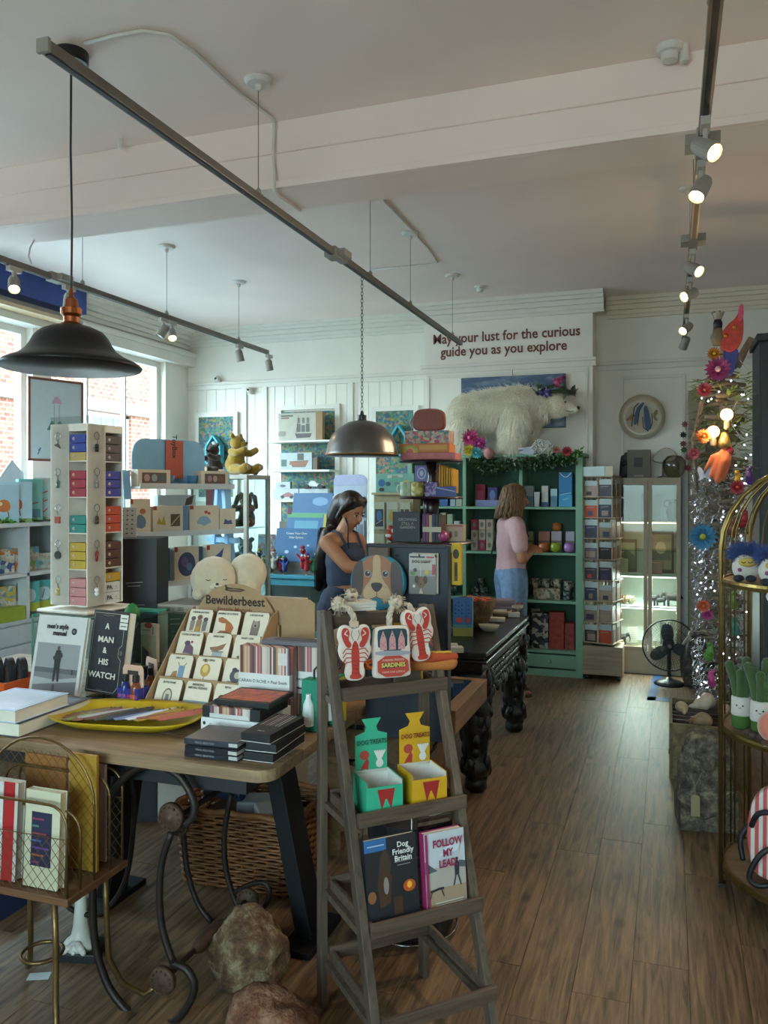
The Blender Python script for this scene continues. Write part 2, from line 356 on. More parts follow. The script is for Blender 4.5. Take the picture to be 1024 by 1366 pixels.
# plaster arch brackets above the window
# outside: street, brick building
S('street_ground',B().box(-40,-10,-.3,XL-.3,50,-.1),mat('8d8a86',.9))
bl=T('brick_building','red brick building with pale stone band seen through the far left window','building',(-15,20,-.1))
def brick():
    m=bpy.data.materials.new('bricks'); m.use_nodes=True; t=m.node_tree; p=t.nodes['Principled BSDF']; L=t.links.new
    tc=t.nodes.new('ShaderNodeTexCoord'); mp_=t.nodes.new('ShaderNodeMapping'); mp_.inputs['Rotation'].default_value=(0,R(90),R(90)); bt=t.nodes.new('ShaderNodeTexBrick')
    s=t.nodes.new('ShaderNodeSeparateXYZ'); c=t.nodes.new('ShaderNodeCombineXYZ'); L(tc.outputs['Object'],s.inputs[0]); L(s.outputs[1],c.inputs[0]); L(s.outputs[2],c.inputs[1]); L(c.outputs[0],bt.inputs['Vector'])
    bt.inputs['Scale'].default_value=2.2; bt.inputs['Color1'].default_value=C('5e2a1e'); bt.inputs['Color2'].default_value=C('7c4634'); bt.inputs['Mortar'].default_value=C('80705f'); bt.inputs['Mortar Size'].default_value=.03
    L(bt.outputs[0],p.inputs['Base Color']); p.inputs['Roughness'].default_value=.9; return m
BW=B()
# facade at x=0 facing +x with window openings
def opening(y0,y1,z0,z1): return (y0,y1,z0,z1)
ops=[(-2.1,.1,2.2,3.95),(3.2,5.2,2.2,3.95),(-7,-5,2.2,3.95)]
ys=[-14]+sorted([v for o_ in ops for v in o_[:2]])+[24]
for a,c in zip(ys,ys[1:]):
    hole=any(abs(a-o_[0])<1e-6 for o_ in ops)
    if hole: BW.box(-.3,a,0,0,c,2.2).box(-.3,a,3.95,0,c,8)
    else: BW.box(-.3,a,0,0,c,8)
BW.ob('wall',brick(),bl)
B().box(-.05,-14,3.98,.12,24,4.3).box(-.05,-14,1.9,.12,24,2.14).ob('stone_band',mat('8f8c84',.8),bl)
for o_ in ops:
    b=B(); b.box(-.2,o_[0],o_[2],-.1,o_[0]+.09,o_[3]).box(-.2,o_[1]-.09,o_[2],-.1,o_[1],o_[3]).box(-.2,o_[0],o_[2],-.1,o_[1],o_[2]+.09).box(-.2,o_[0],o_[3]-.09,-.1,o_[1],o_[3])
    n=4
    for k in range(1,n): y=o_[0]+(o_[1]-o_[0])*k/n; b.box(-.18,y-.03,o_[2],-.12,y+.03,o_[3])
    b.box(-.18,o_[0],3.05,-.12,o_[1],3.11)
    wn=b.ob('window','e4e6e4',bl); B().box(-.17,o_[0],o_[2],-.15,o_[1],o_[3]).ob('pane',mat('5d7886',.15),wn)
# wall lettering
wl=T('wall_lettering','brown painted motto reading May your lust for the curious guide you as you explore','lettering',(-1.45,YC-.004,2.9))
txt('May your lust for the curious',wl,0,.125,.13,0,'6e3a30',bold=.02,sx=.9)
txt('guide you as you explore',wl,-.02,0,.13,0,'6e3a30',bold=.02,sx=.9)
# ================= CEILING FITTINGS =================
ALU=mat('77716b',.38,.7,bump=.01); BLK=mat('16161a',.4); PLW=mat('cfcac4',.45)
def rail(name,label,X,y0,y1,z,roses,conns):
    o=T(name,label,'track',(X,(y0+y1)/2,z)); c=(y0+y1)/2
    B().box(-.018,y0-c,-.016,.018,y1-c,.018).ob('rail',ALU,o,bev=.002)
    B().box(-.009,y0-c+.01,-.0185,.009,y1-c-.01,-.0162).ob('groove','26262a',o)
    B().box(-.021,y0-c-.012,-.019,.021,y0-c,.021).ob('end_cap','8a857e',o)
    for y,off in roses:
        B().tube([(0,y-c,.02),(off,y-c,CZ-z-.03)],.0018,5).ob('wire','55514d',o)
        B().lathe([(0,.06),(.012,.06),(.014,.085),(.05,.088),(.062,.1),(.062,CZ-z-(CZ-z-.108)),(0,.108)],20,(off,y-c,CZ-z-.108)).ob('ceiling_rose',PLW,o,smooth=False)
        B().lathe([(.004,.05),(.012,.04),(.014,.018),(.022,.018),(.022,.012)],12,(0,y-c,0)).ob('hanger','9a958e',o)
    for y in conns: B().box(-.06,y-c-.05,-.012,.06,y-c+.05,.026).box(-.022,y-c-.09,-.02,.022,y-c+.09,.03).ob('connector','8c8780',o,bev=.002)
    return o
rail('track_rail','long central ceiling track hanging on wires from beside the black canopy to the wall motto',-1.69,1.87,6.78,2.88,[(3.15,0),(4.55,0),(5.35,0),(6.5,0)],[4.05])
rail('track_rail','right ceiling track carrying six grey spotlights toward the far alcove',.115,1.2,7.3,2.88,[(2.3,-.02),(4.35,0),(5.1,0)],[3.2,4.42])
rail('track_rail','left ceiling track beside the shop window with spotlights',-3.46,2.6,6.62,2.88,[(4.15,0),(5.05,0),(6.1,0)],[3.95])
LAMP=mat('ffd9a0',.4,emit=9,bump=0)
def spot(label,X,y,z,aim,on=True,e=9):
    o=T('track_spotlight',label,'spotlight',(X,y,z-.016))
    B().box(-.016,-.045,-.03,.016,.045,0).box(-.008,-.012,-.075,.008,.012,-.03).ob('adapter','a7a29a',o,bev=.002)
    d=V(aim).normalized(); q=d.to_track_quat('Z','Y').to_matrix().to_4x4(); q.translation=V((0,0,-.095))
    b=B(); b.x=q; b.lathe([(.012,-.05),(.026,-.046),(.031,-.03),(.033,.05),(.03,.05),(.028,.04)],20).ob('lamp_head','8f8a83',o,smooth=False)
    b=B(); b.x=q; b.lathe([(0,.044),(.012,.046),(.026,.043)],18).ob('lens',LAMP if on else mat('b8b4ac',.2),o)
    if on:
        p=q@V((0,0,.06)); l=light('bulb_light','SPOT',p,e,(1,.78,.5),spot_size=R(75),spot_blend=.7,shadow_soft_size=.025)
        l.parent=o; l.rotation_euler=d.to_track_quat('-Z','Y').to_euler()
def yat(px,X): return gx(px,500,X).y
for i,(px,py,aim,on,lb) in enumerate([(940,186,(.55,-.5,-.55),1,'nearest lit spotlight on the right track, aimed right'),(936,240,(-.35,-.45,-.8),1,'second spotlight on the right track, aimed down left'),
  (926,350,(.6,-.5,-.5),1,'third spotlight on the right track, beyond the connector'),(917,386,(-.7,-.6,-.4),1,'fourth spotlight on the right track, turned left'),
  (914,432,(-.5,-.6,-.5),1,'fifth spotlight on the right track, near the far wall'),(912,452,(-.3,.5,-.7),0,'last spotlight on the right track, unlit')]):
    r=ray(px,py); y=r.y*(.115/max(r.x,.005)) if 0 else 0
    d=(2.80-H)/((VY-py)/F); p=O0+ray(px,py)*d; spot(lb,.115,p.y,2.88,aim,on,30)
for px,py,aim,on,lb in [(12,372,(.4,-.4,-.7),1,'leftmost spotlight on the left track, glowing above the window'),(83,396,(.1,-.2,-.9),0,'unlit spotlight on the left track beside the blue band'),
  (208,437,(-.3,-.4,-.8),0,'left one of a close pair of spotlights on the left track'),(216,441,(.4,-.4,-.7),1,'right one of a close pair of spotlights on the left track, lit'),
  (313,470,(.1,.2,-.9),1,'spotlight on the left track in front of the white wall'),(350,483,(.1,.1,-.9),0,'end spotlight on the left track')]:
    d=(2.80-H)/((VY-py)/F); p=O0+ray(px,py)*d; spot(lb,-3.46,p.y,2.88,aim,on,9)
# pendant lamp, bell shade
p=gz(93,494,2.05); k=2.33
PX,PY=gz(95,70,CZ).x,gz(95,70,CZ).y; LK=1.40
o=T('pendant_lamp','black bell-shaped pendant lamp with copper holder on a black cord','lamp',(PX,PY,0)); 
z0=1.6+(657-491)/F*3.3
B().tube([(0,0,z0+.23*LK),(.004,0,2.7),(-.003,0,3.0),(0,0,CZ-.03)],.0045,6).ob('cord','0c0c0e',o)
B().lathe([(.0,CZ-.045),(.06,CZ-.045),(.068,CZ-.04),(.068,CZ),(0,CZ)],28).ob('canopy',mat('18181a',.35),o)
sh=[(.197,.0),(.2,.006),(.185,.018),(.15,.034),(.128,.05),(.115,.068),(.105,.088),(.09,.106),(.06,.12),(.028,.126)]
B().lathe([(r*LK,z*LK+z0) for r,z in sh]+[(r*LK-.003,z*LK+z0-.002) for r,z in sh[::-1]],48).ob('lamp_shade',[mat('191819',.42,.3)],o,smooth=True)
B().lathe([(r*LK,z0+z*LK) for r,z in [(.026,.122),(.03,.13),(.022,.135),(.022,.15),(.03,.158),(.03,.175),(.02,.18),(.018,.2),(.008,.21),(.004,.235)]],22).ob('lamp_holder',mat('9c5a38',.3,.9),o)
B().ball((0,0,z0+.035*LK),.032*LK).ob('bulb',mat('d8a95c',.25,emit=.35,bump=0),o,smooth=True)
# pendant lamp, dome shade on chain
P2=gz(476,365,2.88); 
o=T('pendant_lamp','dark grey dome pendant lamp hanging on a chain over the shop floor','lamp',(-1.69,P2.y,0)); z0=1.6+(657-608)/F*4.73
sh=[(.212,0),(.214,.008),(.209,.02),(.2,.065),(.176,.12),(.134,.165),(.08,.195),(.03,.206)]
B().lathe([(r,z+z0) for r,z in sh]+[(r-.003,z+z0-.002) for r,z in sh[::-1]],44).ob('lamp_shade',mat('6a6766',.32,.8),o,smooth=True)
B().lathe([(.214,z0+.0),(.217,z0+.004),(.214,z0+.01)],44).ob('shade_rim',mat('8a6a48',.4,.6),o)
B().lathe([(.03,z0+.2),(.026,z0+.21),(.026,z0+.235),(.012,z0+.24),(.008,z0+.26)],16).ob('lamp_holder',mat('2a2a2c',.4,.6),o)
b=B(); z=z0+.26; i=0
while z<2.86:
    a=i%2*pi/2; b.tube([(cos(a)*.007*cos(t),sin(a)*.007*cos(t),z+.013+.013*sin(t)) for t in [2*pi*q/8 for q in range(8)]],.0018,4,closed=True); z+=.021; i+=1
b.ob('chain','1c1c1e',o)
B().ball((0,0,z0+.06),.03).ob('bulb',mat('ffce8a',.3,emit=3,bump=0),o,smooth=True)
l=light('bulb_light','POINT',(0,0,z0+.03),4,(1,.72,.42),shadow_soft_size=.03); l.parent=o
# smoke detector, sprinkler, cables
def ceilthing(name,label,cat,px,py,prof,m=PLW):
    q=gz(px,py,CZ); return B().lathe(prof,20).ob(name,m,None,label=label,cat=cat,loc=(q.x,q.y,CZ))
ceilthing('smoke_detector','white round smoke detector on the ceiling by the right track','smoke detector',893,62,[(0,-.06),(.03,-.058),(.035,-.03),(.05,-.028),(.055,0),(0,0)])
ceilthing('call_sensor','small white cylinder sensor beside the smoke detector','sensor',912,60,[(0,-.07),(.018,-.068),(.02,0),(0,0)])
ceilthing('ceiling_sensor','small white ceiling sensor beyond the central track end','sensor',640,382,[(0,-.05),(.025,-.05),(.03,-.02),(.05,-.015),(.05,0),(0,0)])
ceilthing('pull_switch','small white pull switch fixed below the ceiling near the beam','switch',161,186,[(0,-.045),(.012,-.045),(.014,0),(0,0)])
pp=[gz(x,y,CZ-.008) for x,y in [(113,58),(150,48),(190,41),(225,46),(262,72),(290,98),(320,125),(364,158)]]
q=[gy(x,y,3.5) for x,y in [(366,164),(364,200),(366,235),(366,255)]]
q2=[gz(x,y,3.06) for x,y in [(372,262),(385,270),(400,281)]]
B().tube(pp+q+q2,.008,6).ob('ceiling_cable',PLW,None,smooth=True,label='white cable running across the ceiling from black canopy down the beam',cat='cable')
pp=[gz(x,y,CZ-.008) for x,y in [(512,268),(535,292),(556,315),(570,330),(583,350)]]
B().tube(pp+[gz(x,y,CZ-.008) for x,y in [(578,352),(540,356),(495,360)]],.007,6).ob('ceiling_cable',PLW,None,smooth=True,label='white cable on the far ceiling beside the central track',cat='cable')
c0=gz(40,352,2.91); B().tube([gz(46,320,3.06),gz(40,330,3.02),gz(38,342,2.96),gz(42,352,2.93)],.005,6).ob('feed_cable',PLW,None,smooth=True,label='short grey feed cable dropping from the beam to the left track',cat='cable')
for px,py,lb in ((292,506,'small round white camera on the far wall left of the shelves'),(335,521,'second small white camera fixed right of the bird poster')):
    q=gy(px,py,YB-.01); o=T('security_camera',lb,'camera',q); B().ball((0,-.04,0),.035).box(-.03,-.03,-.04,.03,.008,.0).ob('body',PLW,o,smooth=True)
    B().ball((0,-.075,0),.012).ob('lens','111111',o,smooth=True)
# ================= FRONT TABLE AND WHAT STANDS ON IT =================
TZ=.80
PINE=wood('57442f','94785a',2.2,0,.5,True,.08); IRON=mat('2e2622',.5,.6,var=.2,sc=30); RUST=mat('4a3426',.7,.4,var=.3,sc=40)
tb=T('display_table','pine plank display table with scrolled wrought iron legs in the left foreground','table',(-2.0,2.6,0))
xs0,xs1=-1.05,.925
def brd(y0,y1,c0=0,c1=0):
    P=[(xs0,y0),(xs1,y0),(xs1,y1),(xs0,y1)]
    if c0: P=[(xs0,y0)]+[(xs1-c0+c0*sin(a),y0+c0-c0*cos(a)) for a in [pi/2*i/6 for i in range(7)]]+[(xs1,y1),(xs0,y1)]
    B().slab(P,TZ-.036,TZ).ob('board',PINE,tb,bev=.003)
for i in range(5): brd(-.53+i*.226,-.53+i*.226+.2245,.06 if i==0 else 0)
B().box(-.95,-.44,TZ-.11,.8,-.41,TZ-.036).box(-.95,.5,TZ-.11,.8,.53,TZ-.036).box(.77,-.41,TZ-.11,.8,.5,TZ-.036).ob('apron','17171a',tb)
def trace(px,y,r,name,m=IRON,sub=3,o=tb,n=7):
    P=[gy(a/3.012,960+b/3.012,y)-o.location for a,b in px]
    Q=[]
    for i in range(len(P)-1):
        p0=P[max(i-1,0)];p1=P[i];p2=P[i+1];p3=P[min(i+2,len(P)-1)]
        for k in range(sub):
            t=k/sub; Q.append(.5*((2*p1)+(-p0+p2)*t+(2*p0-5*p1+4*p2-p3)*t*t+(-p0+3*p1-3*p2+p3)*t**3))
    Q.append(P[-1]); B().tube(Q,r,n).ob(name,m,o,smooth=True)
trace([(735,425),(775,390),(778,330),(745,260),(700,212),(610,178),(520,215),(450,300),(400,420),(380,560),(372,690),(376,850),(395,960),(440,1080),(520,1180),(600,1223),(700,1212),(765,1130),(780,1060),(745,1000),(690,980)],2.1,.0125,'scroll_leg')
trace([(690,450),(652,560),(640,680),(645,800),(665,890),(695,975)],2.1,.0115,'scroll_leg')
trace([(930,300),(905,420),(900,540),(915,640),(950,740),(985,760)],2.62,.011,'scroll_leg')
trace([(735,430),(745,560),(765,660),(800,750),(850,815)],2.62,.011,'scroll_leg')
trace([(985,700),(960,730),(975,775),(1030,780),(1080,720),(1070,660),(1010,660),(930,700)],2.62,.009,'scroll_leg')
trace([(520,180),(538,330),(530,500),(505,640),(450,740),(380,785),(300,770),(262,738)],2.3,.009,'scroll_leg')
trace([(0,620),(60,500),(90,420),(70,330),(0,280)],2.5,.009,'scroll_leg')
def rosette(px,py,y):
    q=gy(px,py,y)-tb.location; b=B()
    b.x=Mx.Translation(q)@Mx.Rotation(R(90),4,'X'); b.lathe([(0,.018),(.012,.016),(.014,.01),(.026,.014),(.03,.008),(.038,.012),(.043,.004),(.043,-.008),(0,-.008)],24)
    for i in range(12): a=2*pi*i/12; b.ball((.034*cos(a),.034*sin(a),.011),.005,None,6,4)
    b.ob('rosette',RUST,tb,smooth=True)
for a in ((228,1090,2.085),(217,1308,2.085),(330,1200,2.62),(238,1100,2.62)): rosette(*a)
A=gy(217,1308,2.1)-tb.location; Z=gy(330,1200,2.62)-tb.location
B().tube([A,Z],.009,8).ob('axle',IRON,tb); 
B().tube([A.lerp(Z,t) for t in (.33,.38,.5,.62,.68)],[.012,.024,.03,.024,.012],12).ob('axle_grip',RUST,tb,smooth=True)
A=gy(238,1090,2.1)-tb.location; Z=gy(150,1130,2.62)-tb.location
B().tube([A,A+V((0,.52,.0))],.009,8).ob('axle',IRON,tb)
BLKM=mat('0d0d10',.6,spec=.3)
for sx in (-1,1):
    B().bar((-.35+sx*.28+.72-.36,.0,TZ-.12),(.355+sx*.43-.0-.0,.05,.02) if 0 else (.36-.36+sx*.43+.36-.0,.05,.02),.11,.06) if 0 else None
    B().bar((.355+sx*.29,.03,TZ-.04),(.355+sx*.43,.06,.02),.06,.12,up=(0,1,0)).ob('trestle_leg',BLKM,tb,bev=.004)
    B().box(.355+sx*.43-.06,-.08,0,.355+sx*.43+.06,.2,.025).ob('foot_bar',BLKM,tb,bev=.004)
B().box(.05,0,.58,.66,.06,TZ-.04).ob('cross_beam',BLKM,tb,bev=.004)
def on(px,py,z=TZ+.001): return gz(px,py,z)
# big books at the left
def flat(name,label,cat,x0,x1,y0,y1,z0,z1,m,page='cfc8b8',top=None,group=None):
    cx,cy=(x0+x1)/2,(y0+y1)/2; o=T(name,label,cat,(cx,cy,z0),0,0,group); a,b_=(x1-x0)/2,(y1-y0)/2; h=z1-z0
    B().box(-a,-b_,0,a,b_,.003).box(-a,-b_,h-.003,a,b_,h).box(-a,-b_,.003,-a+.004,b_,h-.003).ob('cover',m,o,bev=.001)
    B().box(-a+.004,-b_+.004,.003,a-.004,b_-.004,h-.003).ob('page_block',page,o)
    if top: B().box(-a*.85,-b_*.85,h,a*.85,b_*.85,h+.0006).ob('print',top,o)
    return o
flat('book','thick coffee table book, lower of the two lying at the table corner','book',-2.29,-1.995,2.09,2.44,TZ+.001,TZ+.048,'4b4650',top=mat('8d94a4',.25))
flat('book','coffee table book with pale blue cover, on top of the thicker one','book',-2.24,-2.0,2.08,2.33,TZ+.0495,TZ+.092,mat('b7c4de',.2),top=mat('cddcf2',.15,var=.12,sc=5))
# style manual and watch book on stands
p=on(75,934); MS=book('book','grey-white paperback with a black and white photo, titled men’s style manual',(-2.255,2.54,TZ+.002),.245,.315,.018,'c9c6c2',R(-3),R(-11),
 sh=[('r',.06,.06,.94,.66,'8f8f90'),('r',.06,.06,.94,.30,'77777a'),('r',.06,.30,.94,.36,'5d5d60'),('p',[(.06,.14),(.94,.22),(.94,.27),(.5,.22),(.06,.24)],'a8a8aa'),
 ('p',[(.46,.20),(.50,.20),(.52,.36),(.55,.20),(.59,.20),(.575,.42),(.585,.52),(.56,.58),(.47,.58),(.44,.5),(.455,.42)],'2e2e31'),('e',.515,.605,.03,.028,'4d4a4a'),('p',[(.42,.5),(.6,.55),(.61,.5),(.43,.46)],'39393c'),
 ('e',.5,.12,.03,.05,'55555a'),('p',[(.83,.3),(.86,.3),(.86,.36),(.83,.36)],'39393c'),('e',.78,.82,.05,.04,'2b2b2e'),('e',.78,.82,.03,.02,'777777')],
 tx=[('men’s style',.44,.84,.085,'1c1c1e',.03,.9),('manual',.5,.76,.085,'1c1c1e',.03,.9)])
WB=book('book','tall black slipcased book titled A Man & His Watch beside the style manual',(-2.08,2.63,TZ+.012),.195,.32,.04,'191b22',R(-10),R(-9),
 sh=[('l',[(.04,.03),(.04,.97),(.8,.97)],.008,'b8b2a0'),('l',[(.04,.03),(.8,.03),(.9,.1),(.9,.42),(.82,.46),(.82,.56),(.9,.6),(.9,.95)],.008,'b8b2a0'),
  ('r',.77,.88,.99,.97,'d8d2c8'),('r',.77,.79,.99,.87,'d8d2c8'),('l',[(.8,.925),(.96,.925)],.02,'55504c'),('l',[(.8,.83),(.96,.83)],.02,'55504c'),('e',.9,.51,.04,.03,'555048'),
  ('l',[(.3,.945),(.6,.945)],.006,'8a8578'),('l',[(.33,.05),(.5,.05)],.006,'8a8578')],
 tx=[('A',.45,.78,.1,'ded6c2',.02),('MAN',.45,.62,.1,'ded6c2',.02,1.25),('&',.45,.49,.1,'ded6c2',.02),('HIS',.45,.35,.1,'ded6c2',.02,1.2),('WATCH',.45,.19,.1,'ded6c2',.02,1.25)])
for k,(o_,x,y) in enumerate(((WB,-2.08,2.63),)):
    o=T('book_easel','clear plastic easel under the black watch book','easel',(x,y,TZ),R(-10))
    b=B(); b.box(-.07,-.06,.0,.07,.07,.004).box(-.05,-.055,.004,-.044,-.05,.03).box(.044,-.055,.004,.05,-.05,.03); b.ob('base',glass('eef6f6',.15),o)
    B().box(-.02,-.055,.004,.02,.02,.009).ob('cradle',glass('cfe0e2',.5),o)
# orange tray of black watch packs
q=on(10,925); TRY=T('counter_tray','orange card tray holding black round-topped packs beside the style manual','tray',(-2.62,2.62,TZ),R(-6))
B().box(-.17,-.1,0,.17,.1,.004).box(-.17,-.1,.004,.17,-.096,.05).box(-.17,.096,.004,.17,.1,.05).box(-.17,-.096,.004,-.166,.096,.05).box(.166,-.096,.004,.17,.096,.05).ob('body',mat('c2501f',.5),TRY)
for i in range(6):
    o=T('watch_pack',['nearest black round-topped pack in the orange tray','second black round-topped pack in the orange tray','third black round-topped pack in the orange tray','fourth black round-topped pack in the orange tray','fifth black round-topped pack in the orange tray','last black round-topped pack at the right of the orange tray'][i],'pack',(-2.73+.046*i,2.55+.017*i,TZ+.006),R(-30),group='black packs in the orange tray')
    P=[(-.045,0),(.045,0)]+[(p[0],p[1]) for p in ell(0,.075,.045,.045,10,0,pi)]
    B().prism(P,-.012,.012).ob('pack_body','111216',o,bev=.002); B().prism([(a*.75,.006+c*.75) for a,c in P],-.0135,-.0122).ob('window','3a3c40',o)
    B().lathe([(.022,-.002),(.026,0),(.022,.002)],16,(0,0,0)).ob('watch_ring',mat('6b5d50',.3,.6),o,loc=(0,-.014,.055)).rotation_euler=(R(90),0,0)
# beer packs
def beer(label,x,y,rz,m1,txtc,lb):
    o=T('bottle_carrier',label,'carrier',(x,y,TZ),rz)
    B().box(-.048,-.032,0,.048,-.03,.075).box(-.048,.03,0,.048,.032,.075).box(-.048,-.03,0,-.046,.03,.075).box(.046,-.03,0,.048,.03,.075).box(-.046,-.03,0,.046,.03,.002).ob('carton',m1,o)
    hb=B(); hb.prism([(-.048,.0),(.048,0),(.048,.14),(.04,.155),(-.04,.155),(-.048,.14)],-.0015,.0015); hb.ob('handle_panel',mat('c9a08c',.6),o)
    B().prism([(-.025,.118),(.025,.118),(.025,.134),(-.025,.134)],-.0022,.0022).ob('handle_hole','39302c',o)
    txt(lb,o,0,.04,.017,-.0325,txtc,bold=.03); txt('BREWERY',o,0,.02,.012,-.0325,txtc,bold=.03)
    for i,(bx,by) in enumerate(((-.024,-.016),(.024,-.016))):
        q=o.matrix_basis if 0 else None
        c=B(); c.lathe([(.018,0),(.018,.07),(.0125,.085),(.0075,.1),(.0075,.118)],14,(0,0,0)).ob('t',None)
        t=bpy.data.objects['t']; bpy.data.objects.remove(t)
        bo=T('small_bottle',['left','right'][i]+' dark bottle with '+('black cap in the '+label.split()[0]+' carrier'),'bottle',(x+bx*cos(rz)-by*sin(rz),y+bx*sin(rz)+by*cos(rz),TZ+.003),rz,group='bottles in the '+label.split()[0]+' carrier')
        B().lathe([(.0,0),(.0185,0),(.0185,.07),(.0125,.085),(.008,.095)],14).ob('glass_body',mat('23306a' if i==0 else '7a3a1e',.2),bo,smooth=True)
        B().lathe([(.0105,.093),(.0115,.097),(.0115,.118),(0,.119)],14).ob('cap','141416',bo)
        B().lathe([(.019,.02),(.019,.05)],14).ob('label_band',mat('3f4a8a' if i==0 else 'a8542a'),bo)
beer('blue card bottle carrier with red lettering beside the watch book',-1.89,2.545,R(-4),mat('27247c',.5),'c3405a','GREEN WITCH' if 0 else 'BEER HUGS')
beer('orange card bottle carrier with striped handle behind the blue carrier',-1.905,2.68,R(-30),mat('b5501f',.5),'e8c0a0','ALE')
# card display with twelve coasters
KR=mat('a38462',.8,var=.05,sc=40)
BD=T('coaster_display','brown cardboard counter display headed Bewilderbeest holding rows of illustrated coasters','display stand',(-1.64,2.61,TZ),R(-2)); BD.scale=(1.1,1.1,1)
BW_=.345
b=B(); b.box(-BW_/2,-.07,0,BW_/2,-.066,.036)
for sx in (-1,1): b.prism([( -.07,0),(.24,0),(.24,.33),(.2,.33)],0,.004) if 0 else None
b.ob('front_lip',KR,BD)
for sx in (-1,1):
    s=B(); s.x=Mx.Rotation(R(90),4,'Z'); s.prism([(-.07,0),(.22,0),(.22,.34),(.17,.32),(-.07,.036)],-sx*BW_/2-.002,-sx*BW_/2+.002); s.ob('side_panel',KR,BD)
B().prism([(-.18,0),(.18,0),(.18,.28)]+ell(0,.28,.165,.155,20,R(4),R(176))+[(-.18,.28)],.215,.222).ob('header',KR,BD)
B().prism([(0.1,.0),(.31,.0),(.31,.37),(.29,.385),(0.02,.385)],.235,.24).ob('rear_panel',KR,BD)
for i in range(4): B().box(-BW_/2,-.06+i*.062,.0,BW_/2,-.056+i*.062,.03+i*.074).ob('step',KR,BD)
txt('Bewilderbeest',BD,0,.352,.05,.2125,'2a1c14',bold=.02,sx=.86); txt('Beastly Marvels',BD,0,.325,.026,.2125,'8c4a34',bold=.01,sx=.9)
art(BD,.09,.04,.2125,[('p',[(.05,.4),(.3,.3),(.8,.3),(1,.5),(.8,.62),(.3,.68),(.16,.72),(.12,.95),(.04,.95),(.08,.6)],'3b2a20'),('l',[(.2,.5),(.8,.45)],.06,'7c6048'),('l',[(.4,.6),(.9,.4)],.03,'7c6048')],z0=.393)
dogart={0:[('p',[(.15,.12),(.3,.15),(.33,.5),(.22,.6),(.12,.5)],'8e7f78'),('e',.23,.62,.1,.09,'5f504a'),('p',[(.38,.1),(.62,.1),(.62,.55),(.5,.68),(.38,.55)],'96775a'),('e',.5,.68,.11,.1,'6f5340'),('p',[(.68,.12),(.85,.15),(.86,.5),(.76,.6),(.66,.5)],'77706f'),('e',.77,.6,.1,.09,'5a4c4a'),('r',.42,.1,.58,.3,'b38b3d')],
 1:[('p',[(.2,.12),(.75,.1),(.82,.35),(.7,.5),(.45,.66),(.25,.75),(.1,.68),(.14,.55),(.3,.5),(.4,.3)],'a8623a'),('p',[(.3,.2),(.5,.2),(.45,.5),(.32,.5)],'e0cbb0'),('l',[(.2,.1),(.5,.16),(.8,.08)],.03,'4c4038')],
 2:[('p',[(.35,.1),(.68,.1),(.7,.5),(.65,.7),(.5,.6),(.4,.72),(.36,.5)],'7a6c62'),('e',.52,.52,.12,.14,'94857a'),('e',.52,.47,.04,.04,'2a2422')],
 3:[('p',[(.3,.15),(.75,.12),(.7,.4),(.5,.55),(.35,.5)],'6c5264'),('e',.42,.55,.12,.1,'5b4350'),('e',.6,.6,.05,.05,'a03038'),('l',[(.3,.2),(.8,.1)],.03,'8c7a86')],
 4:[('p',[(.2,.45),(.5,.5),(.85,.65),(.75,.4),(.5,.3),(.25,.35)],'8e6748'),('r',.35,.1,.75,.3,'9fa3a4'),('l',[(.3,.3),(.8,.3)],.04,'6c6a66')],
 5:[('e',.6,.4,.28,.3,'c29a2c'),('e',.6,.4,.17,.2,'2c2a2c'),('e',.6,.3,.07,.07,'8d7a6a'),('e',.35,.15,.15,.06,'5f6a3a')],
 6:[('r',.5,.12,.75,.6,'7d8fa8'),('p',[(.2,.1),(.5,.1),(.45,.4),(.3,.35)],'a0764e'),('l',[(.5,.6),(.45,.72)],.03,'8a6848'),('l',[(.72,.6),(.8,.72)],.03,'8a6848')],
 7:[('e',.42,.5,.2,.25,'b99348'),('e',.42,.55,.11,.15,'d9b97a'),('l',[(.42,.25),(.42,.08)],.03,'8a7450'),('p',[(.3,.8),(.36,.95),(.45,.8)],'a07a4a')],
 8:[('e',.5,.38,.24,.25,'56525a'),('e',.56,.4,.12,.13,'bcae98'),('e',.42,.6,.1,.08,'45414a'),('l',[(.6,.2),(.75,.3),(.7,.4)],.05,'56525a')],
 9:[('e',.5,.35,.2,.32,'6a665c'),('e',.5,.35,.15,.26,'c9bda2'),('p',[(.42,.1),(.6,.1),(.57,.45),(.44,.45)],'77706a')],
 10:[('r',.0,.02,1,.3,'8fa3ac')],
 11:[('p',[(.1,.15),(.9,.1),(.85,.35),(.5,.5),(.2,.45)],'8a4a3c'),('e',.3,.5,.12,.1,'7a3a32')]}
capt=['THREE MUSKETEERS','LEANING ON A FRIEND','A BOXER IN ME','HOUND OF MISCHIEF','CATATONIC','DANDY LION','SPIRIT LIFT','JUST A TIPPLE','SAUSAGE ROLL','IN THE FRAME','DRINKING\nAMONG FRIENDS','FETCH']
what=['three seated dogs','a leaning tan and white dog','a grey long-faced dog','a hound holding flowers','a lying cat','a black dog in a yellow mane','a dog with a blue shirt','a tall yellow glass','a curled grey sausage dog','a grey dog in an arched frame','two lines of lettering over a blue band','a running brown dog']
rown=['top','second','third','front']; coln=['left','middle','right']
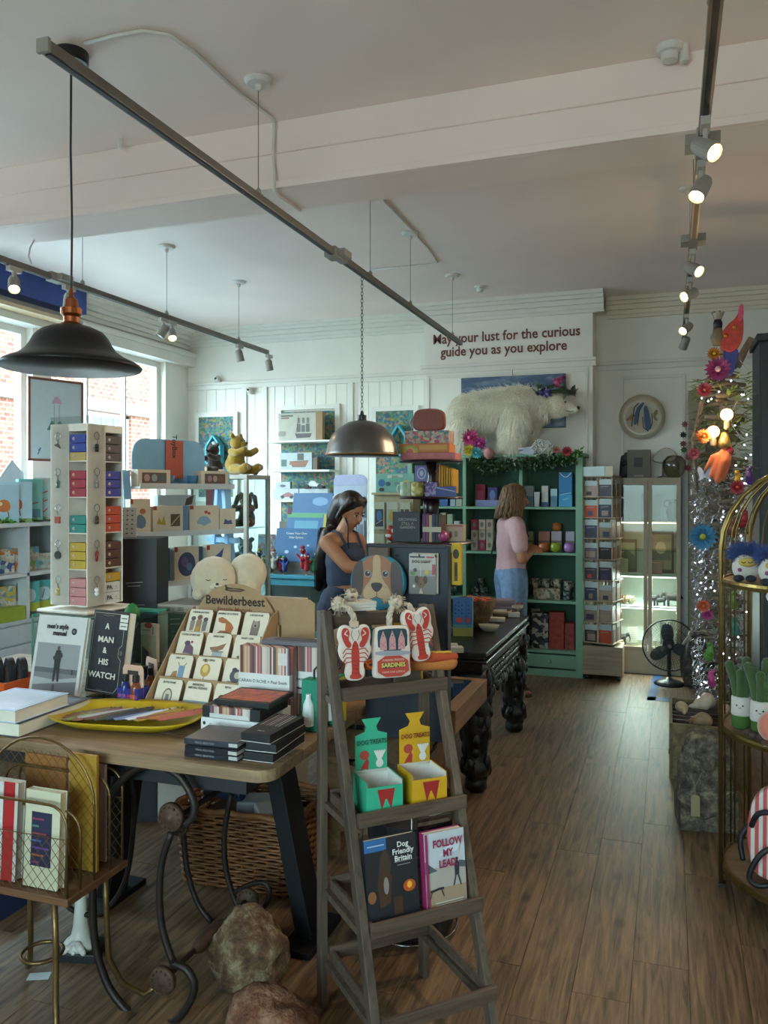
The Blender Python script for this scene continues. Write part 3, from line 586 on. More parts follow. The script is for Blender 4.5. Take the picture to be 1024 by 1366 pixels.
for k in range(12):
    r_,c_=divmod(k,3); row=3-r_
    zz=.002+row*.078; yy=-.052+row*.062+.012
    x=-.113+c_*.113
    o=T('coaster','illustrated coasters with %s, %s row, %s column'%(what[k],rown[r_],coln[c_]),'coaster',BD.location+V((x*1.1+.035*yy,yy*1.1,zz+.004)),R(-2),R(-24),group='illustrated coasters on the brown display'); o.scale=(1.1,1,1)
    P=[(-.049,0),(.049,0),(.049,.09),(.044,.1),(-.044,.1),(-.049,.09)]
    B().prism(P,-.003,.0).ob('card','dccdb8',o); B().prism(P,.0,.022).ob('card_stack','86684a',o)
    art(o,.098,.1,-.003,dogart[k]); txt(capt[k],o,0,.084 if k!=8 else .01,.0105 if k!=10 else .012,-.0075,'4a4038',bold=.01,sx=.75 if k!=10 else .8)
    if k==10: pass
# striped pencil boxes
STR=patt(['b9a8a0','6a3a3c','c9b8a8','3a3c58','a8504a','d0c0b0','7a5a6a','b88a5c','54584e','c47a7a'],160,.5,'stripe')
def caran(label,x,y,w,h,d,rz,z=TZ):
    o=T('pencil_box',label,'box',(x,y,z+.001),rz); B().box(-w/2,-d/2,0,w/2,d/2,h).ob('carton',STR,o,bev=.001)
    B().box(-w/2-.001,-d/2-.0015,h*.3,w/2+.001,-d/2+.02,h*.62).ob('white_band','d6d3d0',o)
    txt('CARAN D’ACHE + Paul Smith',o,-w*.02,h*.49,w*.08,-d/2-.002,'3a3436',bold=.005,sx=.95)
    B().bar((-w*.42,-d/2-.003,h*.385),(w*.38,-d/2-.003,h*.36),.004,.006).ob('pen_print','6c3048',o)
    B().box(w*.28,-d/2-.001,h*.76,w*.46,-d/2,h*.93).ob('price_sticker','cfc8c4',o)
    return o
caran('tall striped pencil box with white band and pen picture, left of two',-1.357,2.60,.2,.25,.06,0)
caran('tall striped pencil box half hidden behind the ladder shelf, right of two',-1.20,2.68,.17,.25,.06,0)
o=T('pencil_tin','grey tin lying on the two striped pencil boxes','tin',(-1.27,2.65,TZ+.252),0); B().box(-.12,-.035,0,.12,.045,.016).ob('body',mat('6c6a72',.4,.3),o,bev=.003); B().box(-.08,-.02,.016,.09,.03,.018).ob('raised_label','4a4850',o)
# small brown round-topped card behind right
o=T('card_rack_back','brown round-topped card stand behind the striped pencil boxes','stand',(-1.2,2.95,TZ)); B().prism([(-.09,0),(.09,0)]+ell(0,.2,.09,.07,14,0,pi),0,.006).ob('panel',KR,o); B().box(-.09,0,0,.09,.1,.02).ob('foot_plate',KR,o)
# white flat carton with tins
WC=pack('flat_carton','white flat carton marked Bicolor carrying striped tins','box',(-1.347,2.43,TZ+.001),.215,.06,.23,'cfccca',0,sh=[('e',.06,.7,.025,.1,'222226'),('l',[(.15,.7),(.19,.7)],.01,'77777a'),('l',[(.32,.28),(.62,.28)],.005,'8a8a8e'),('l',[(.8,.6),(.96,.6)],.006,'9a9a9e')],tx=[('BICOLOR',.5,.42,.28,'2c2c34',.02)])
o=T('pencil_tin','striped pencil tin box with black ends on the white carton','tin',(-1.345,2.40,TZ+.062)); B().box(-.105,-.08,0,.105,.12,.036).ob('body',STR,o,bev=.001); [B().box(a_,-.081,0,c_,.121,.0365).ob('black_end','1a1a1d',o) for a_,c_ in ((-.106,-.08),(.07,.106))]; B().box(-.078,-.0825,.001,.068,-.08,.014).ob('white_label','c8c2c0',o)
o=T('pencil_tin','black pencil tin with orange pencils printed on its lid, topmost','tin',(-1.335,2.42,TZ+.1)); B().box(-.085,-.085,0,.12,.1,.017).ob('body','121214',o,bev=.003); B().box(-.075,-.06,.017,.11,.08,.0178).ob('lid_print',mat('a8482a',.4,var=.5,sc=40),o)
# stacks of black cases
for i in range(3):
    z=TZ+.001+i*.0185; dx=[0,.006,-.004][i]
    o=T('pen_case','grey-black slim case with pale edges, %s of the left stack'%['bottom','middle','top'][i],'case',(-1.297+dx,2.19-dx,z),R([1,-1,2][i]),group='slim cases in the left stack')
    B().box(-.09,-.075,0,.09,.075,.0035).box(-.09,-.075,.014,.09,.075,.0175).box(-.09,-.075,.0035,.06,.075,.014).ob('body',mat('22222a' if i<2 else '34353e',.3),o,bev=.001); B().box(.06,-.074,.0035,.089,.074,.014).ob('page_block','a8a5a0',o)
    txt('PENCIL SELECTION',o,-.02,.0055,.0075,-.0755,'8a8a92',bold=.01)
for i in range(3):
    z=TZ+.001+i*.0285; dx=[0,.004,-.003][i]
    o=T('pen_box','black box with thin striped lid edge, %s of the right stack'%['bottom','middle','top'][i],'box',(-1.15+dx,2.25+dx,z),R([0,2,-2][i]),group='black boxes in the right stack')
    B().box(-.05,-.11,0,.05,.11,.0265).ob('body','101012',o,bev=.002); B().box(-.0505,-.1105,.001,.0505,.1105,.003).ob('white_edge','b9b4b0',o)
    if i==2:
        for j in range(7): B().box(-.035+j*.01,-.02,.0266,-.031+j*.01,.1,.0271).ob('stripe_print',mat(['9a8a80','6a4a4a','8c8c96'][j%3]),o)
        txt('PENS',o,0,.0,.01,0,'999999',rot=(0,0,0)).location=(0,-.08,.0268)
# bottle packs at right
for i,(x,y,lb) in enumerate(((-1.13,2.50,'green and yellow hanging pack with white bottle, front one'),(-1.095,2.585,'green and yellow hanging pack with white bottle, rear one'))):
    o=T('bottle_pack',lb,'pack',(x,y,TZ+.001),R(-8),group='green bottle packs'); B().box(-.035,-.025,0,.035,.025,.17).ob('carton','1f7c62',o,bev=.002)
    B().box(.034,-.0255,.01,.0356,.0255,.165).ob('side_print','b5a324',o); B().lathe([(.018,.02),(.02,.06),(.018,.09),(.009,.11),(.009,.125),(0,.126)],14).ob('white_bottle','d6d8d6',o,loc=(-.002,-.032,.0)); B().tube([(-.0,0,.17),(.0,0,.2),(.02,0,.22),(.03,0,.2),(.02,0,.19)],.004,6).ob('cord_loop','141414',o)
# yellow tray and bookmarks
tc_=gz(166,968,TZ+.02); YT=T('oval_tray','long shallow yellow tray filled with tapered leather bookmarks','tray',(-1.765,2.365,TZ),R(9))
def sup(a,b_,n=44,e=.62): return [(a*(abs(cos(t))**e)*(1 if cos(t)>0 else -1),b_*(abs(sin(t))**e)*(1 if sin(t)>0 else -1)) for t in [2*pi*i/n for i in range(n)]]
b=B(); rings=[(.62,.004),(.8,.008),(.93,.024),(1,.034),(1.0,.038),(.92,.031),(.78,.014),(.6,.010)]
vs=[];n=44
for s_,z in rings:
    for p in sup(.268*s_,.165*s_): vs.append((p[0],p[1],z))
fs=[(j*n+i,j*n+(i+1)%n,(j+1)*n+(i+1)%n,(j+1)*n+i) for j in range(len(rings)-1) for i in range(n)]+[list(range(n-1,-1,-1)),[(len(rings)-1)*n+i for i in range(n)]]
b.add(vs,fs); b.ob('dish',mat('bd9c1c',.35),YT,smooth=True)
bk=[('6c8a4a','olive patterned'),('8c5a44','brown patterned'),('7d8a58','green flowered'),('94605a','pink flowered'),('b0b4b2','pale grey'),('6e4a3a','chestnut'),('39402e','dark green'),('1f2024','black'),('2e3450','navy'),('7686b0','sky blue'),('c8cdd8','white edged'),('a88a26','mustard spotted'),('8c4a3e','rose brown'),('b0662c','tan'),('b5564a','coral')]
for i,(c,nm) in enumerate(bk):
    x=-.205+i*.0285; o=T('bookmark','%s tapered leather bookmark, number %d from the left in the yellow tray'%(nm,i+1),'bookmark',YT.location+V((x,.16*x+.008*sin(i*2),.020+.0012*i)),R(-38+(i%4)*8-(i>8)*4),group='bookmarks in the yellow tray'); o.scale=(1.25,1.2,1)
    B().slab([(-.010,-.085),(.010,-.085),(.019,.0),(.017,.07),(.0,.085),(-.017,.07),(-.019,0)],0,.0022).ob('strap',mat(c,.6,var=.4 if i in(0,1,2,3,11) else .1,sc=60),o)
    B().tube([(0,.075,.003),(.0,.08,.006)],.004,6).ob('stud',mat('8a7a50',.4,.8),o)
# glass riser + keyring tower
GR=T('glass_riser','curved clear glass riser with green edges under the keyring tower','riser',(-2.36,3.0,TZ))
gm=glass('eaf6f2',.12); B().box(-.26,-.18,.262,.26,.2,.272).ob('glass_top',gm,GR); [B().box(a_,-.18,0,a_+.008,.2,.262).ob('glass_side',gm,GR) for a_ in (-.26,.252)]
B().box(-.26,-.1815,.2625,.26,-.18,.2715).box(-.2605,-.1815,0,-.2515,-.18,.262).box(.2515,-.1815,0,.2605,-.18,.262).ob('green_edge',mat('2f8a72',.2,alpha=.7),GR)
KT=T('keyring_tower','white square rotating tower with keyrings and coloured gift boxes in niches','display stand',(-2.475,3.0,TZ+.273),R(-5.6))
KW=mat('e8dfd2',.45); HT=.825
B().box(-.15,-.15,0,.15,.15,.014).lathe([(.05,.014),(.05,.03)],20).ob('base',KW,KT,bev=.006)
a=.108; b=B()
for k in range(4):
    b.x=Mx.Rotation(k*pi/2,4,'Z'); b.box(-a,-a,.03,-.006,-a+.004,HT).box(-.006,-a,.03,-.002,-.004,HT).box(a-.004,-a+.005,.03,a,-.0,HT)
    for j in range(6): b.box(-.002,-a,.03+j*.158,a-.004,-.006,.034+j*.158) if j<5 else b.box(-.002,-a,HT-.03,a-.004,-.006,HT)
b.ob('frame',KW,KT); B().box(-a,-a,HT,a,a,HT+.003).ob('top_plate',KW,KT); B().box(-a,-a,HT+.003,a,-a+.002,HT+.035).box(a-.002,-a,HT+.003,a,a,HT+.035).ob('clear_rim',glass('e8f0f0',.3),KT)
bc=[[('2b3f94',2,'blue'),('b59a5a',1,'beige')],[('9c2c3c',3,'red')],[('2c8078',2,'teal')],[('b59634',3,'yellow')],[('bf7f80',3,'pink')],
    [('4a3c40',3,'grey-brown')],[('26308c',3,'deep blue')],[('b23c22',3,'orange')],[('50281f',3,'chocolate')],[('b58a22',1,'mustard')]]
ordn=['bottom','middle','top']
for f in range(2):
    for r_ in range(5):
        z=.0345+(4-r_)*.158; n=0
        if f==1 and r_==4:
            for k in range(2):
                M=KT.matrix_basis if 0 else (Mx.Translation(KT.location)@Mx.Rotation(R(-5.6),4,'Z')@Mx.Rotation(pi/2,4,'Z')); q=M@V((.05,-a+.03,z+k*.046))
                o=pack('number_plate_box','white box printed PA on the tower, %s one'%['lower','upper'][k],'box',q,.092,.044,.05,'c9c5bd',R(84.4),sh=[('e',.72,.5,.03,.06,'444444'),('l',[(.6,.25),(.95,.25)],.012,'666666')],tx=[('PA.',.3,.28,.6,'1c1c1e',.02)])
            z+=.094
        for c,cnt,nm in (bc[f*5+r_] if r_ or f else [bc[0][1],bc[0][0]]):
            for k in range(cnt):
                M=Mx.Translation(KT.location)@Mx.Rotation(R(-5.6),4,'Z')@Mx.Rotation(f*pi/2,4,'Z'); q=M@V((.05,-a+.032,z))
                where='%s niche, tower’s %s face'%(['top','second','third','fourth','lowest'][r_],['left','right'][f])
                o=T('gift_box','%s%s gift box, %s'%('' if cnt==1 else ['lower ','middle ' if cnt==3 else 'upper ','upper '][k],nm,where),'box',q,R(-5.6)+f*pi/2,group='gift boxes in the keyring tower')
                B().box(-.046,-.03,0,.046,.03,.0365).ob('box_body',mat(c,.5),o,bev=.0015); art(o,.092,.0365,-.03,[('e',.25,.5,.08,.2,'c9b79a' if r_%2 else 'b8aaa6'),('l',[(.2,.3),(.35,.6)],.02,'3a3030')])
                z+=.039
chs=['winged bronze','green bottle','striped basket','dark disc','gold elf','black blob','silver heart','brown acorn','red enamel','panda']; ccol=['5a5048','4a6a5c','a04a3c','2c2c2c','b09a60','202020','8a8a8a','4a382c','8c2020','dddddd']
for f in range(2):
    for r_ in range(5):
        M=Mx.Translation(KT.location)@Mx.Rotation(R(-5.6),4,'Z')@Mx.Rotation(f*pi/2,4,'Z'); i=f*5+r_
        q=M@V((-.058,-a-.007,.03+(4-r_)*.158+.125)); o=T('keyring','silver keyring with %s charm hanging on the tower’s %s face'%(chs[i],['left','right'][f]),'keyring',q,R(-5.6)+f*pi/2,group='keyrings on the tower')
        b=B(); b.tube([(.015*cos(t),0,-.012+.017*sin(t)) for t in [2*pi*k/18 for k in range(18)]],.0017,5,closed=True); b.ob('ring',mat('8c8a88',.3,.9),o)
        b=B(); b.tube([(0,0,-.03),(.002,0,-.045)],.002,5).ob('link',mat('8c8a88',.3,.9),o); b=B()
        if i==0: b.prism([(-.02,-.05),(-.004,-.058),(.016,-.066),(.006,-.05),(.0,-.044)],-.003,.003)
        elif i==3: b.prism(ell(0,-.062,.018,.018),-.002,.003)
        elif i in(2,): b.box(-.015,-.004,-.08,.013,.004,-.05)
        elif i==9: b.ball((0,0,-.056),.01).ball((0,0,-.072),(.012,.008,.01))
        elif i==8: b.limb([(0,0,-.05),(-.002,0,-.085)],[.008,.005])
        else: b.ball((0,0,-.055),(.01,.007,.01)).box(-.007,-.004,-.082,.007,.004,-.06)
        b.ob('charm',mat(ccol[i],.4),o,smooth=i not in(0,2,3))
# small goods between the tower and the card display
pack('gift_pack','dark green box with pale lines behind the bottle carriers','box',(-2.03,3.06,TZ+.001),.09,.27,.05,'22301e',R(-6),sh=[('l',[(.15,.9),(.75,.92)],.02,'8a8f78'),('l',[(.15,.82),(.75,.84)],.02,'8a8f78')]+[('l',[(.2,.7-.07*i),(.7,.71-.07*i)],.008,'6b745c') for i in range(7)])
pack('gift_pack','cream and yellow hanging card with a small insect print','pack',(-2.09,2.93,TZ+.001),.085,.24,.02,'a89e88',R(-6),sh=[('r',0,0,1,.25,'7d7420'),('r',0,.8,1,1,'b8b2a4'),('l',[(.1,.88),(.6,.89)],.05,'6a7a5a'),('e',.5,.97,.25,.05,'94302c'),('l',[(.8,.82),(.8,.96)],.05,'1c1c1c'),('p',[(.05,.2),(.6,.2),(.5,.5),(.1,.6)],'3c302a')])
pack('gift_pack','small black box with green alien print beside the coaster display','box',(-1.97,3.14,TZ+.001),.07,.2,.04,'1d2430',R(-6),sh=[('e',.5,.6,.25,.12,'2f7d5c'),('r',.2,.1,.8,.3,'424a54')])
B().lathe([(.032,0),(.033,.01),(.028,.03),(.014,.05),(0,.056)],18).ob('green_dome','2c7a3c',None,smooth=True,label='small green dome on the end of the glass riser',cat='ornament',loc=(-2.16,2.9,TZ+.273))
B().box(-.06,-.03,0,.08,.03,.008).ob('ruler_pack',mat('3aa08c',.4),None,bev=.001,label='flat turquoise pack lying on the glass riser',cat='pack',loc=(-2.19,3.05,TZ+.273))
o=T('glass_tumbler','clear glass bowl in front of the cream hanging card','bowl',(-2.0,2.83,TZ+.001)); B().lathe([(.045,0),(.05,.09),(.047,.09),(.042,.005)],20).ob('bowl_body',glass('d0dcda',.3),o,smooth=True); B().box(-.02,-.015,.006,.02,.015,.06).ob('contents',mat('b5b8a8'),o)
# black stand behind
BS=T('brochure_stand','tall black display box with small white lettering behind the keyring tower','display stand',(-2.58,3.39,0),R(22))
B().box(-.02,-.13,0,.20,-.126,1.375).box(.196,-.126,0,.2,.12,1.375).box(-.02,.116,0,.196,.12,1.375).box(-.1,-.126,0,-.096,.12,1.34).box(-.02,-.126,1.371,.196,.116,1.375).ob('cabinet','101218',BS,bev=.008)
for i in range(8): B().box(-.096,-.12,.3+i*.13,-.02,.1,.306+i*.13).ob('shelf','1a1c22',BS)
B().box(-.096,.112,0,-.02,.116,1.34).ob('shelf_back','101218',BS)
art(BS,.2,.5,-.1305,[('l',[(.3,.72),(.7,.73)],.02,'8a8a88'),('l',[(.35,.69),(.65,.695)],.02,'8a8a88'),('l',[(.25,.5),(.75,.51)],.02,'8a8a88'),('l',[(.25,.46),(.75,.47)],.02,'8a8a88'),('l',[(.3,.42),(.7,.43)],.02,'8a8a88'),('l',[(.45,.28),(.5,.25),(.6,.34)],.02,'8a8a88')],z0=.8,x0=-.01)
for i in range(4):
    B().box(.0,0,0,.07,.06,.07).ob('small_box',['9c4a2c','b59a80','7c3030','c48c5c'][i],None,label='small %s box in the side niche of the black display, %s'%(['orange-brown','beige','dark red','tan'][i],['lowest','second up','third up','uppermost'][i]),cat='box',loc=V((-2.58,3.39,.697+.13*i+.0))+V((-.091,-.105,0))@Mx.Rotation(R(-22),3,'Z')).rotation_euler=(0,0,R(22))
pc=pack('icon_card','white card printed with rows of tiny icons on top of the black display','card',(-2.545,3.36,1.377),.11,.15,.006,'c9c6c2',R(25),R(-8),sh=[('e',.16+.22*i,.88-.15*j,.05,.02,['555555','333333','7a4a3a'][(i+j)%3]) for i in range(4) for j in range(6)])
# plush seals
PLS=mat('cfc0a4',.95,sheen=.6,var=.06,sc=30,bump=.12)
PL1=B().box(-2.35,3.35,0,-1.75,3.8,1.06).ob('plinth',mat('bdb6ac'),None,bev=.005,label='pale plinth behind the coaster display carrying the white plush toys',cat='plinth')
q=gy(285,790,3.5); o=T('plush_seal','large cream plush seal with embroidered face, left of two','plush toy',(q.x,3.5,1.061),R(38))
B().limb([(0,0,.11),(0,.02,.1)],[.115,.11]).limb([(.0,.1,.08),(.0,.2,.06)],[.1,.06]).ball((.085,-.08,.05),.03).ball((-.085,-.08,.05),.03)     .ob('body',PLS,o,rem=.008)
B().ball((0,-.118,.09),(.028,.012,.018)).ball((-.02,-.118,.085),(.018,.014,.014)).ball((.02,-.118,.085),(.018,.014,.014)).ob('muzzle',mat('d8cbb2',.95),o,smooth=True)
B().ball((0,-.133,.1),(.008,.005,.006)).tube([(-.05,-.112,.12),(-.04,-.118,.116),(-.03,-.118,.12)],.002,5).tube([(.03,-.118,.12),(.04,-.118,.116),(.05,-.112,.12)],.002,5).tube([(-.012,-.133,.085),(0,-.134,.08),(.012,-.133,.085)],.002,5).ob('face_stitching','3c2e28',o)
q=gy(332,790,3.62); o=T('plush_seal','cream plush seal turned away behind the larger one','plush toy',(q.x-.03,3.66,1.061),R(-150))
B().limb([(0,0,.13),(0,.02,.12)],[.1,.095]).limb([(.0,.0,.05),(.0,.1,.05)],[.07,.05]).ob('body',PLS,o,rem=.008)
B().ball((0,-.095,.12),(.025,.012,.016)).ob('muzzle',mat('d8cbb2',.95),o,smooth=True)
# ================= MAGAZINE RACK, BASKET, ROCKS =================
BRS=mat('6e5634',.35,.75,var=.15,sc=30)
MR=T('magazine_rack','brass wire magazine rack with wooden base holding notebooks, front left','magazine rack',(-1.80,1.98,0))
B().box(-.22,-.135,.435,.21,.135,.457).ob('base_board',wood('4a3020','6e4a30',3,0),MR,bev=.003)
def wirepanel(y,h,x0=-.2,x1=.2,arch=False,mesh=True,mh=None,zb=.457):
    b=B(); 
    if arch: top=[(x0+(x1-x0)*(.5-.5*cos(t)),y,zb+h-.18+.18*sin(t)) for t in [pi*i/16 for i in range(17)]]
    else:
        r=.06; top=[(x0+r-r*cos(t),y,zb+h-r+r*sin(t)) for t in [pi/2*i/5 for i in range(6)]]+[(x1-r+r*sin(t),y,zb+h-r+r*cos(t)) for t in [pi/2*i/5 for i in range(6)]]
    b.tube([(x0,y,zb)]+top+[(x1,y,zb)],.0042,7); b.ob('wire_frame',BRS,MR,smooth=True)
    if mesh:
        b=B(); mh=mh or h-.03; s=.032
        def hz(x):
            if arch: c=min(1,max(-1,((x-x0)/(x1-x0)-.5)*2)); return h-.18+.18*sqrt(max(0,1-c*c))-.004
            return h-.004
        n=int((x1-x0+mh)/s)
        for i in range(-int(mh/s)-1,int((x1-x0)/s)+1):
            for sg in (1,-1):
                # clipped diagonal as small segments
                pts=[]
                for k in range(40):
                    z=mh*k/39; x=(x0+i*s+z*.9) if sg>0 else (x1-i*s-z*.9)
                    if x0<x<x1 and z<min(mh,hz(x)): pts.append((x,y,zb+z))
                if len(pts)>2: b.tube([pts[0],pts[-1]],.0011,3)
        b.tube([(x0,y,zb+mh*.98),(x1,y,zb+mh*.98)],.0015,4) if not arch else None
        b.ob('wire_mesh',BRS,MR,kind='stuff')
wirepanel(-.125,.255,mh=.165); wirepanel(-.01,.40,arch=True); wirepanel(.12,.285,mh=.2)
wirepanel(-.07,.22,mesh=False); wirepanel(.06,.28,mesh=False)
for x in (-.19,.19):
    for y in (-.11,.11):
        B().tube([(x*.75,y,.436),(x*.78,y,.3),(x*.8,y*1.05,.15),(x*.95,y*1.3,.06),(x*1.2,y*1.7,.01),(x*1.35,y*1.9,.02),(x*1.33,y*1.95,.04)],.009,8).ob('leg',BRS,MR,smooth=True)
B().tube([(.06*cos(t),.06*sin(t),.2) for t in [2*pi*i/20 for i in range(20)]],.006,6,closed=True).ob('ring_stretcher',BRS,MR,smooth=True)
mz=MR.location
book('notebook','cream boxed notebook with dark colourful square in the wire rack',mz+V((.09,-.095,.459)),.125,.275,.028,'b5ad93',0,R(-3),
 sh=[('r',.2,.22,.78,.78,'23233c')]+[('l',[(.24,.26+.075*i),(.28+.44*((i*7)%5+2)/6,.26+.075*i)],.045,['7a3050','8c5030','5a3c78','3a5a8a','8a4048','4a6a5c','7a2f4a'][i]) for i in range(7)],tx=[('ghost',.42,.87,.05,'3a3a36')],page='b8b096',cat='notebook')
book('notebook','white floral notebook with wide red band in the wire rack',mz+V((-.085,-.09,.459)),.16,.285,.03,'b0a8a0',0,R(-3),
 sh=[('r',.68,0,.93,1,'9c1c1e'),('r',.0,.35,.5,.85,'6f7a62'),('e',.15,.6,.1,.06,'8c3a3a'),('e',.3,.5,.09,.05,'a88048'),('e',.2,.42,.07,.05,'5c6c8c'),('e',.35,.7,.08,.05,'963a46'),('r',.55,0,.68,1,'beb6b2')],page='b8b0a4',cat='notebook')
pack('folder','mustard folder standing behind the arched wire divider','folder',mz+V((.13,.03,.459)),.1,.35,.012,'97701e',0)
pack('folder','pinkish patterned folder behind the mustard one','folder',mz+V((.06,.095,.459)),.2,.30,.01,'9c8078',0)
pack('folder','orange brown folder at the rear of the wire rack','folder',mz+V((-.06,.085,.459)),.16,.31,.012,'8a5a2c',0)
# basket
BK=T('wicker_basket','brown wicker basket with folded goods under the display table','basket',(-1.66,3.04,0),R(3))
def rr(a,b_,r,n=7):
    P=[]
    for cx,cy,t0 in ((a-r,b_-r,0),(-a+r,b_-r,90),(-a+r,-b_+r,180),(a-r,-b_+r,270)):
        for i in range(n): t=R(t0+90*i/(n-1)); P.append((cx+r*cos(t),cy+r*sin(t)))
    return P
WK=mat('714521',.6,var=.35,sc=35); b=B(); nn=22
def resamp(P,m):
    L=[0]; 
    for i in range(len(P)): q=P[(i+1)%len(P)]; L.append(L[-1]+sqrt((q[0]-P[i][0])**2+(q[1]-P[i][1])**2))
    out=[]; j=0
    for k in range(m):
        t=L[-1]*k/m
        while L[j+1]<t: j+=1
        f=(t-L[j])/max(1e-9,L[j+1]-L[j]); p=P[j]; q=P[(j+1)%len(P)]; out.append((p[0]+(q[0]-p[0])*f,p[1]+(q[1]-p[1])*f))
    return out
for c in range(nn):
    z=.012+c*.0135; s=1+.10*c/nn; P=resamp(rr(.25*s,.17*s,.06),72)
    b.tube([(p[0]*(1+.018*(1 if (k//2+c)%2 else -1)),p[1]*(1+.025*(1 if (k//2+c)%2 else -1)),z) for k,p in enumerate(P)],.0068,4,closed=True)
b.ob('weave',WK,BK,kind='stuff',smooth=True)
b=B(); P=resamp(rr(.25*1.1,.17*1.1,.06),60)
for k in range(0,60,2): b.tube([(P[k][0]/1.1,P[k][1]/1.1,0),(P[k][0],P[k][1],.31)],.004,4)
b.ob('stakes',WK,BK,kind='stuff')
B().tube([(p[0],p[1],.313+.004*sin(k*1.3)) for k,p in enumerate(P)],.0125,7,closed=True).ob('rim',WK,BK,smooth=True)
B().slab(rr(.24,.16,.05),0,.01).ob('bottom',WK,BK)
for i,(x,y,c,nm) in enumerate([(-.12,-.02,'1c2a44','rolled dark blue pouch'),(.02,.03,'8a8d92','folded grey cloth'),(.13,-.02,'a9a49c','flat pale box')]):
    b=B(); (b.tube([(-.09,0,.035),(.09,0,.035)],.035,12) if i==0 else b.box(-.09,-.06,0,.09,.06,.05))
    b.ob('pouch' if i==0 else 'parcel',c,None,bev=.008,label='%s lying in the wicker basket'%nm,cat='parcel',loc=BK.location+V((x,y,.3-.045*(i>0)-.0))).rotation_euler=(0,0,R(20*i))
B().box(-.2,-.12,.01,.2,.12,.25).ob('basket_lining','4a3a2c',BK)
# rocks
def rock(name,label,loc,s,m,seed,rem=.0):
    b=B(); b.ball((0,0,0),(1,1,1),None,40,24); out=[]
    for v in b.v:
        d=v.normalized(); k=1+.22*noise.noise(d*1.6+V((seed,0,0)))+.09*noise.noise(d*5+V((seed,3,0)))+.035*noise.noise(d*14+V((0,seed,0)))
        out.append(V((d.x*s[0]*k,d.y*s[1]*k,max(-.0+(-s[2]*.55),d.z*s[2]*k))))
    b.v=[p+V((0,0,s[2]*.55)) for p in out]; return b.ob(name,m,None,smooth=True,label=label,cat='rock',loc=loc)
def rockmat(c1,c2,c3,sc=9):
    m=bpy.data.materials.new('rock'); m.use_nodes=True; t=m.node_tree; p=t.nodes['Principled BSDF']; L=t.links.new
    tc=t.nodes.new('ShaderNodeTexCoord'); n=t.nodes.new('ShaderNodeTexNoise'); n.inputs['Scale'].default_value=sc; n.inputs['Detail'].default_value=9; n.inputs['Roughness'].default_value=.7; L(tc.outputs['Object'],n.inputs[0])
    r=t.nodes.new('ShaderNodeValToRGB'); r.color_ramp.elements[0].color=C(c1); r.color_ramp.elements[0].position=.35; r.color_ramp.elements[1].color=C(c3); r.color_ramp.elements[1].position=.68; e=r.color_ramp.elements.new(.5); e.color=C(c2)
    L(n.outputs[0],r.inputs[0]); L(r.outputs[0],p.inputs['Base Color']); p.inputs['Roughness'].default_value=.85
    v=t.nodes.new('ShaderNodeTexNoise'); v.inputs['Scale'].default_value=sc*7; v.inputs['Detail'].default_value=5; L(tc.outputs['Object'],v.inputs[0]); b=t.nodes.new('ShaderNodeBump'); b.inputs['Strength'].default_value=.9; b.inputs['Distance'].default_value=.01; L(v.outputs[0],b.inputs['Height']); L(b.outputs[0],p.inputs['Normal']); return m
rock('rock','rough brown rock with grey patch under the scrolled table legs, farther one',(-1.31,2.37,0),(.125,.11,.14),rockmat('2a1c12','5c4028','948468',15),4)
rock('rock','rounded reddish-brown rock at the very front beside the ladder shelf',(-1.03,1.99,0),(.15,.13,.15),rockmat('341c12','6b3f26','94745a',16),9)
# white statue leg on black base
q=gz(108,1272,0); o=T('webbed_foot_statue','white sculpted bird foot on a black square base under the rack','statue',(q.x,q.y,0),R(15))
B().box(-.075,-.06,0,.075,.06,.03).ob('base','0e0e10',o,bev=.003); B().lathe([(.058,.03),(.06,.04),(.05,.052),(.034,.062),(.026,.1),(.02,.17),(.016,.3),(.02,.34)],18,(0,0,0)).ob('leg_column',mat('b8b3aa',.5),o,smooth=True)
for s in (-1,0,1): B().limb([(s*.01,-.04,.05),(s*.035,-.058,.037)],[.014,.01]).ob('toe',mat('b8b3aa',.5),o,smooth=True)
q=gz(52,1302,.002); o=T('price_tag','small white price label lying on the floor under the rack','tag',(q.x,q.y,.001),R(25)); B().box(-.035,-.02,0,.035,.02,.001).ob('label_paper','b8bcc0',o)
# blue strip at left floor: low navy step behind the rack
B().box(-2.9,2.35,0,-2.35,2.6,.12).ob('floor_crate','1b2c4e',None,bev=.004,label='low navy blue crate on the floor under the table’s left end',cat='crate')
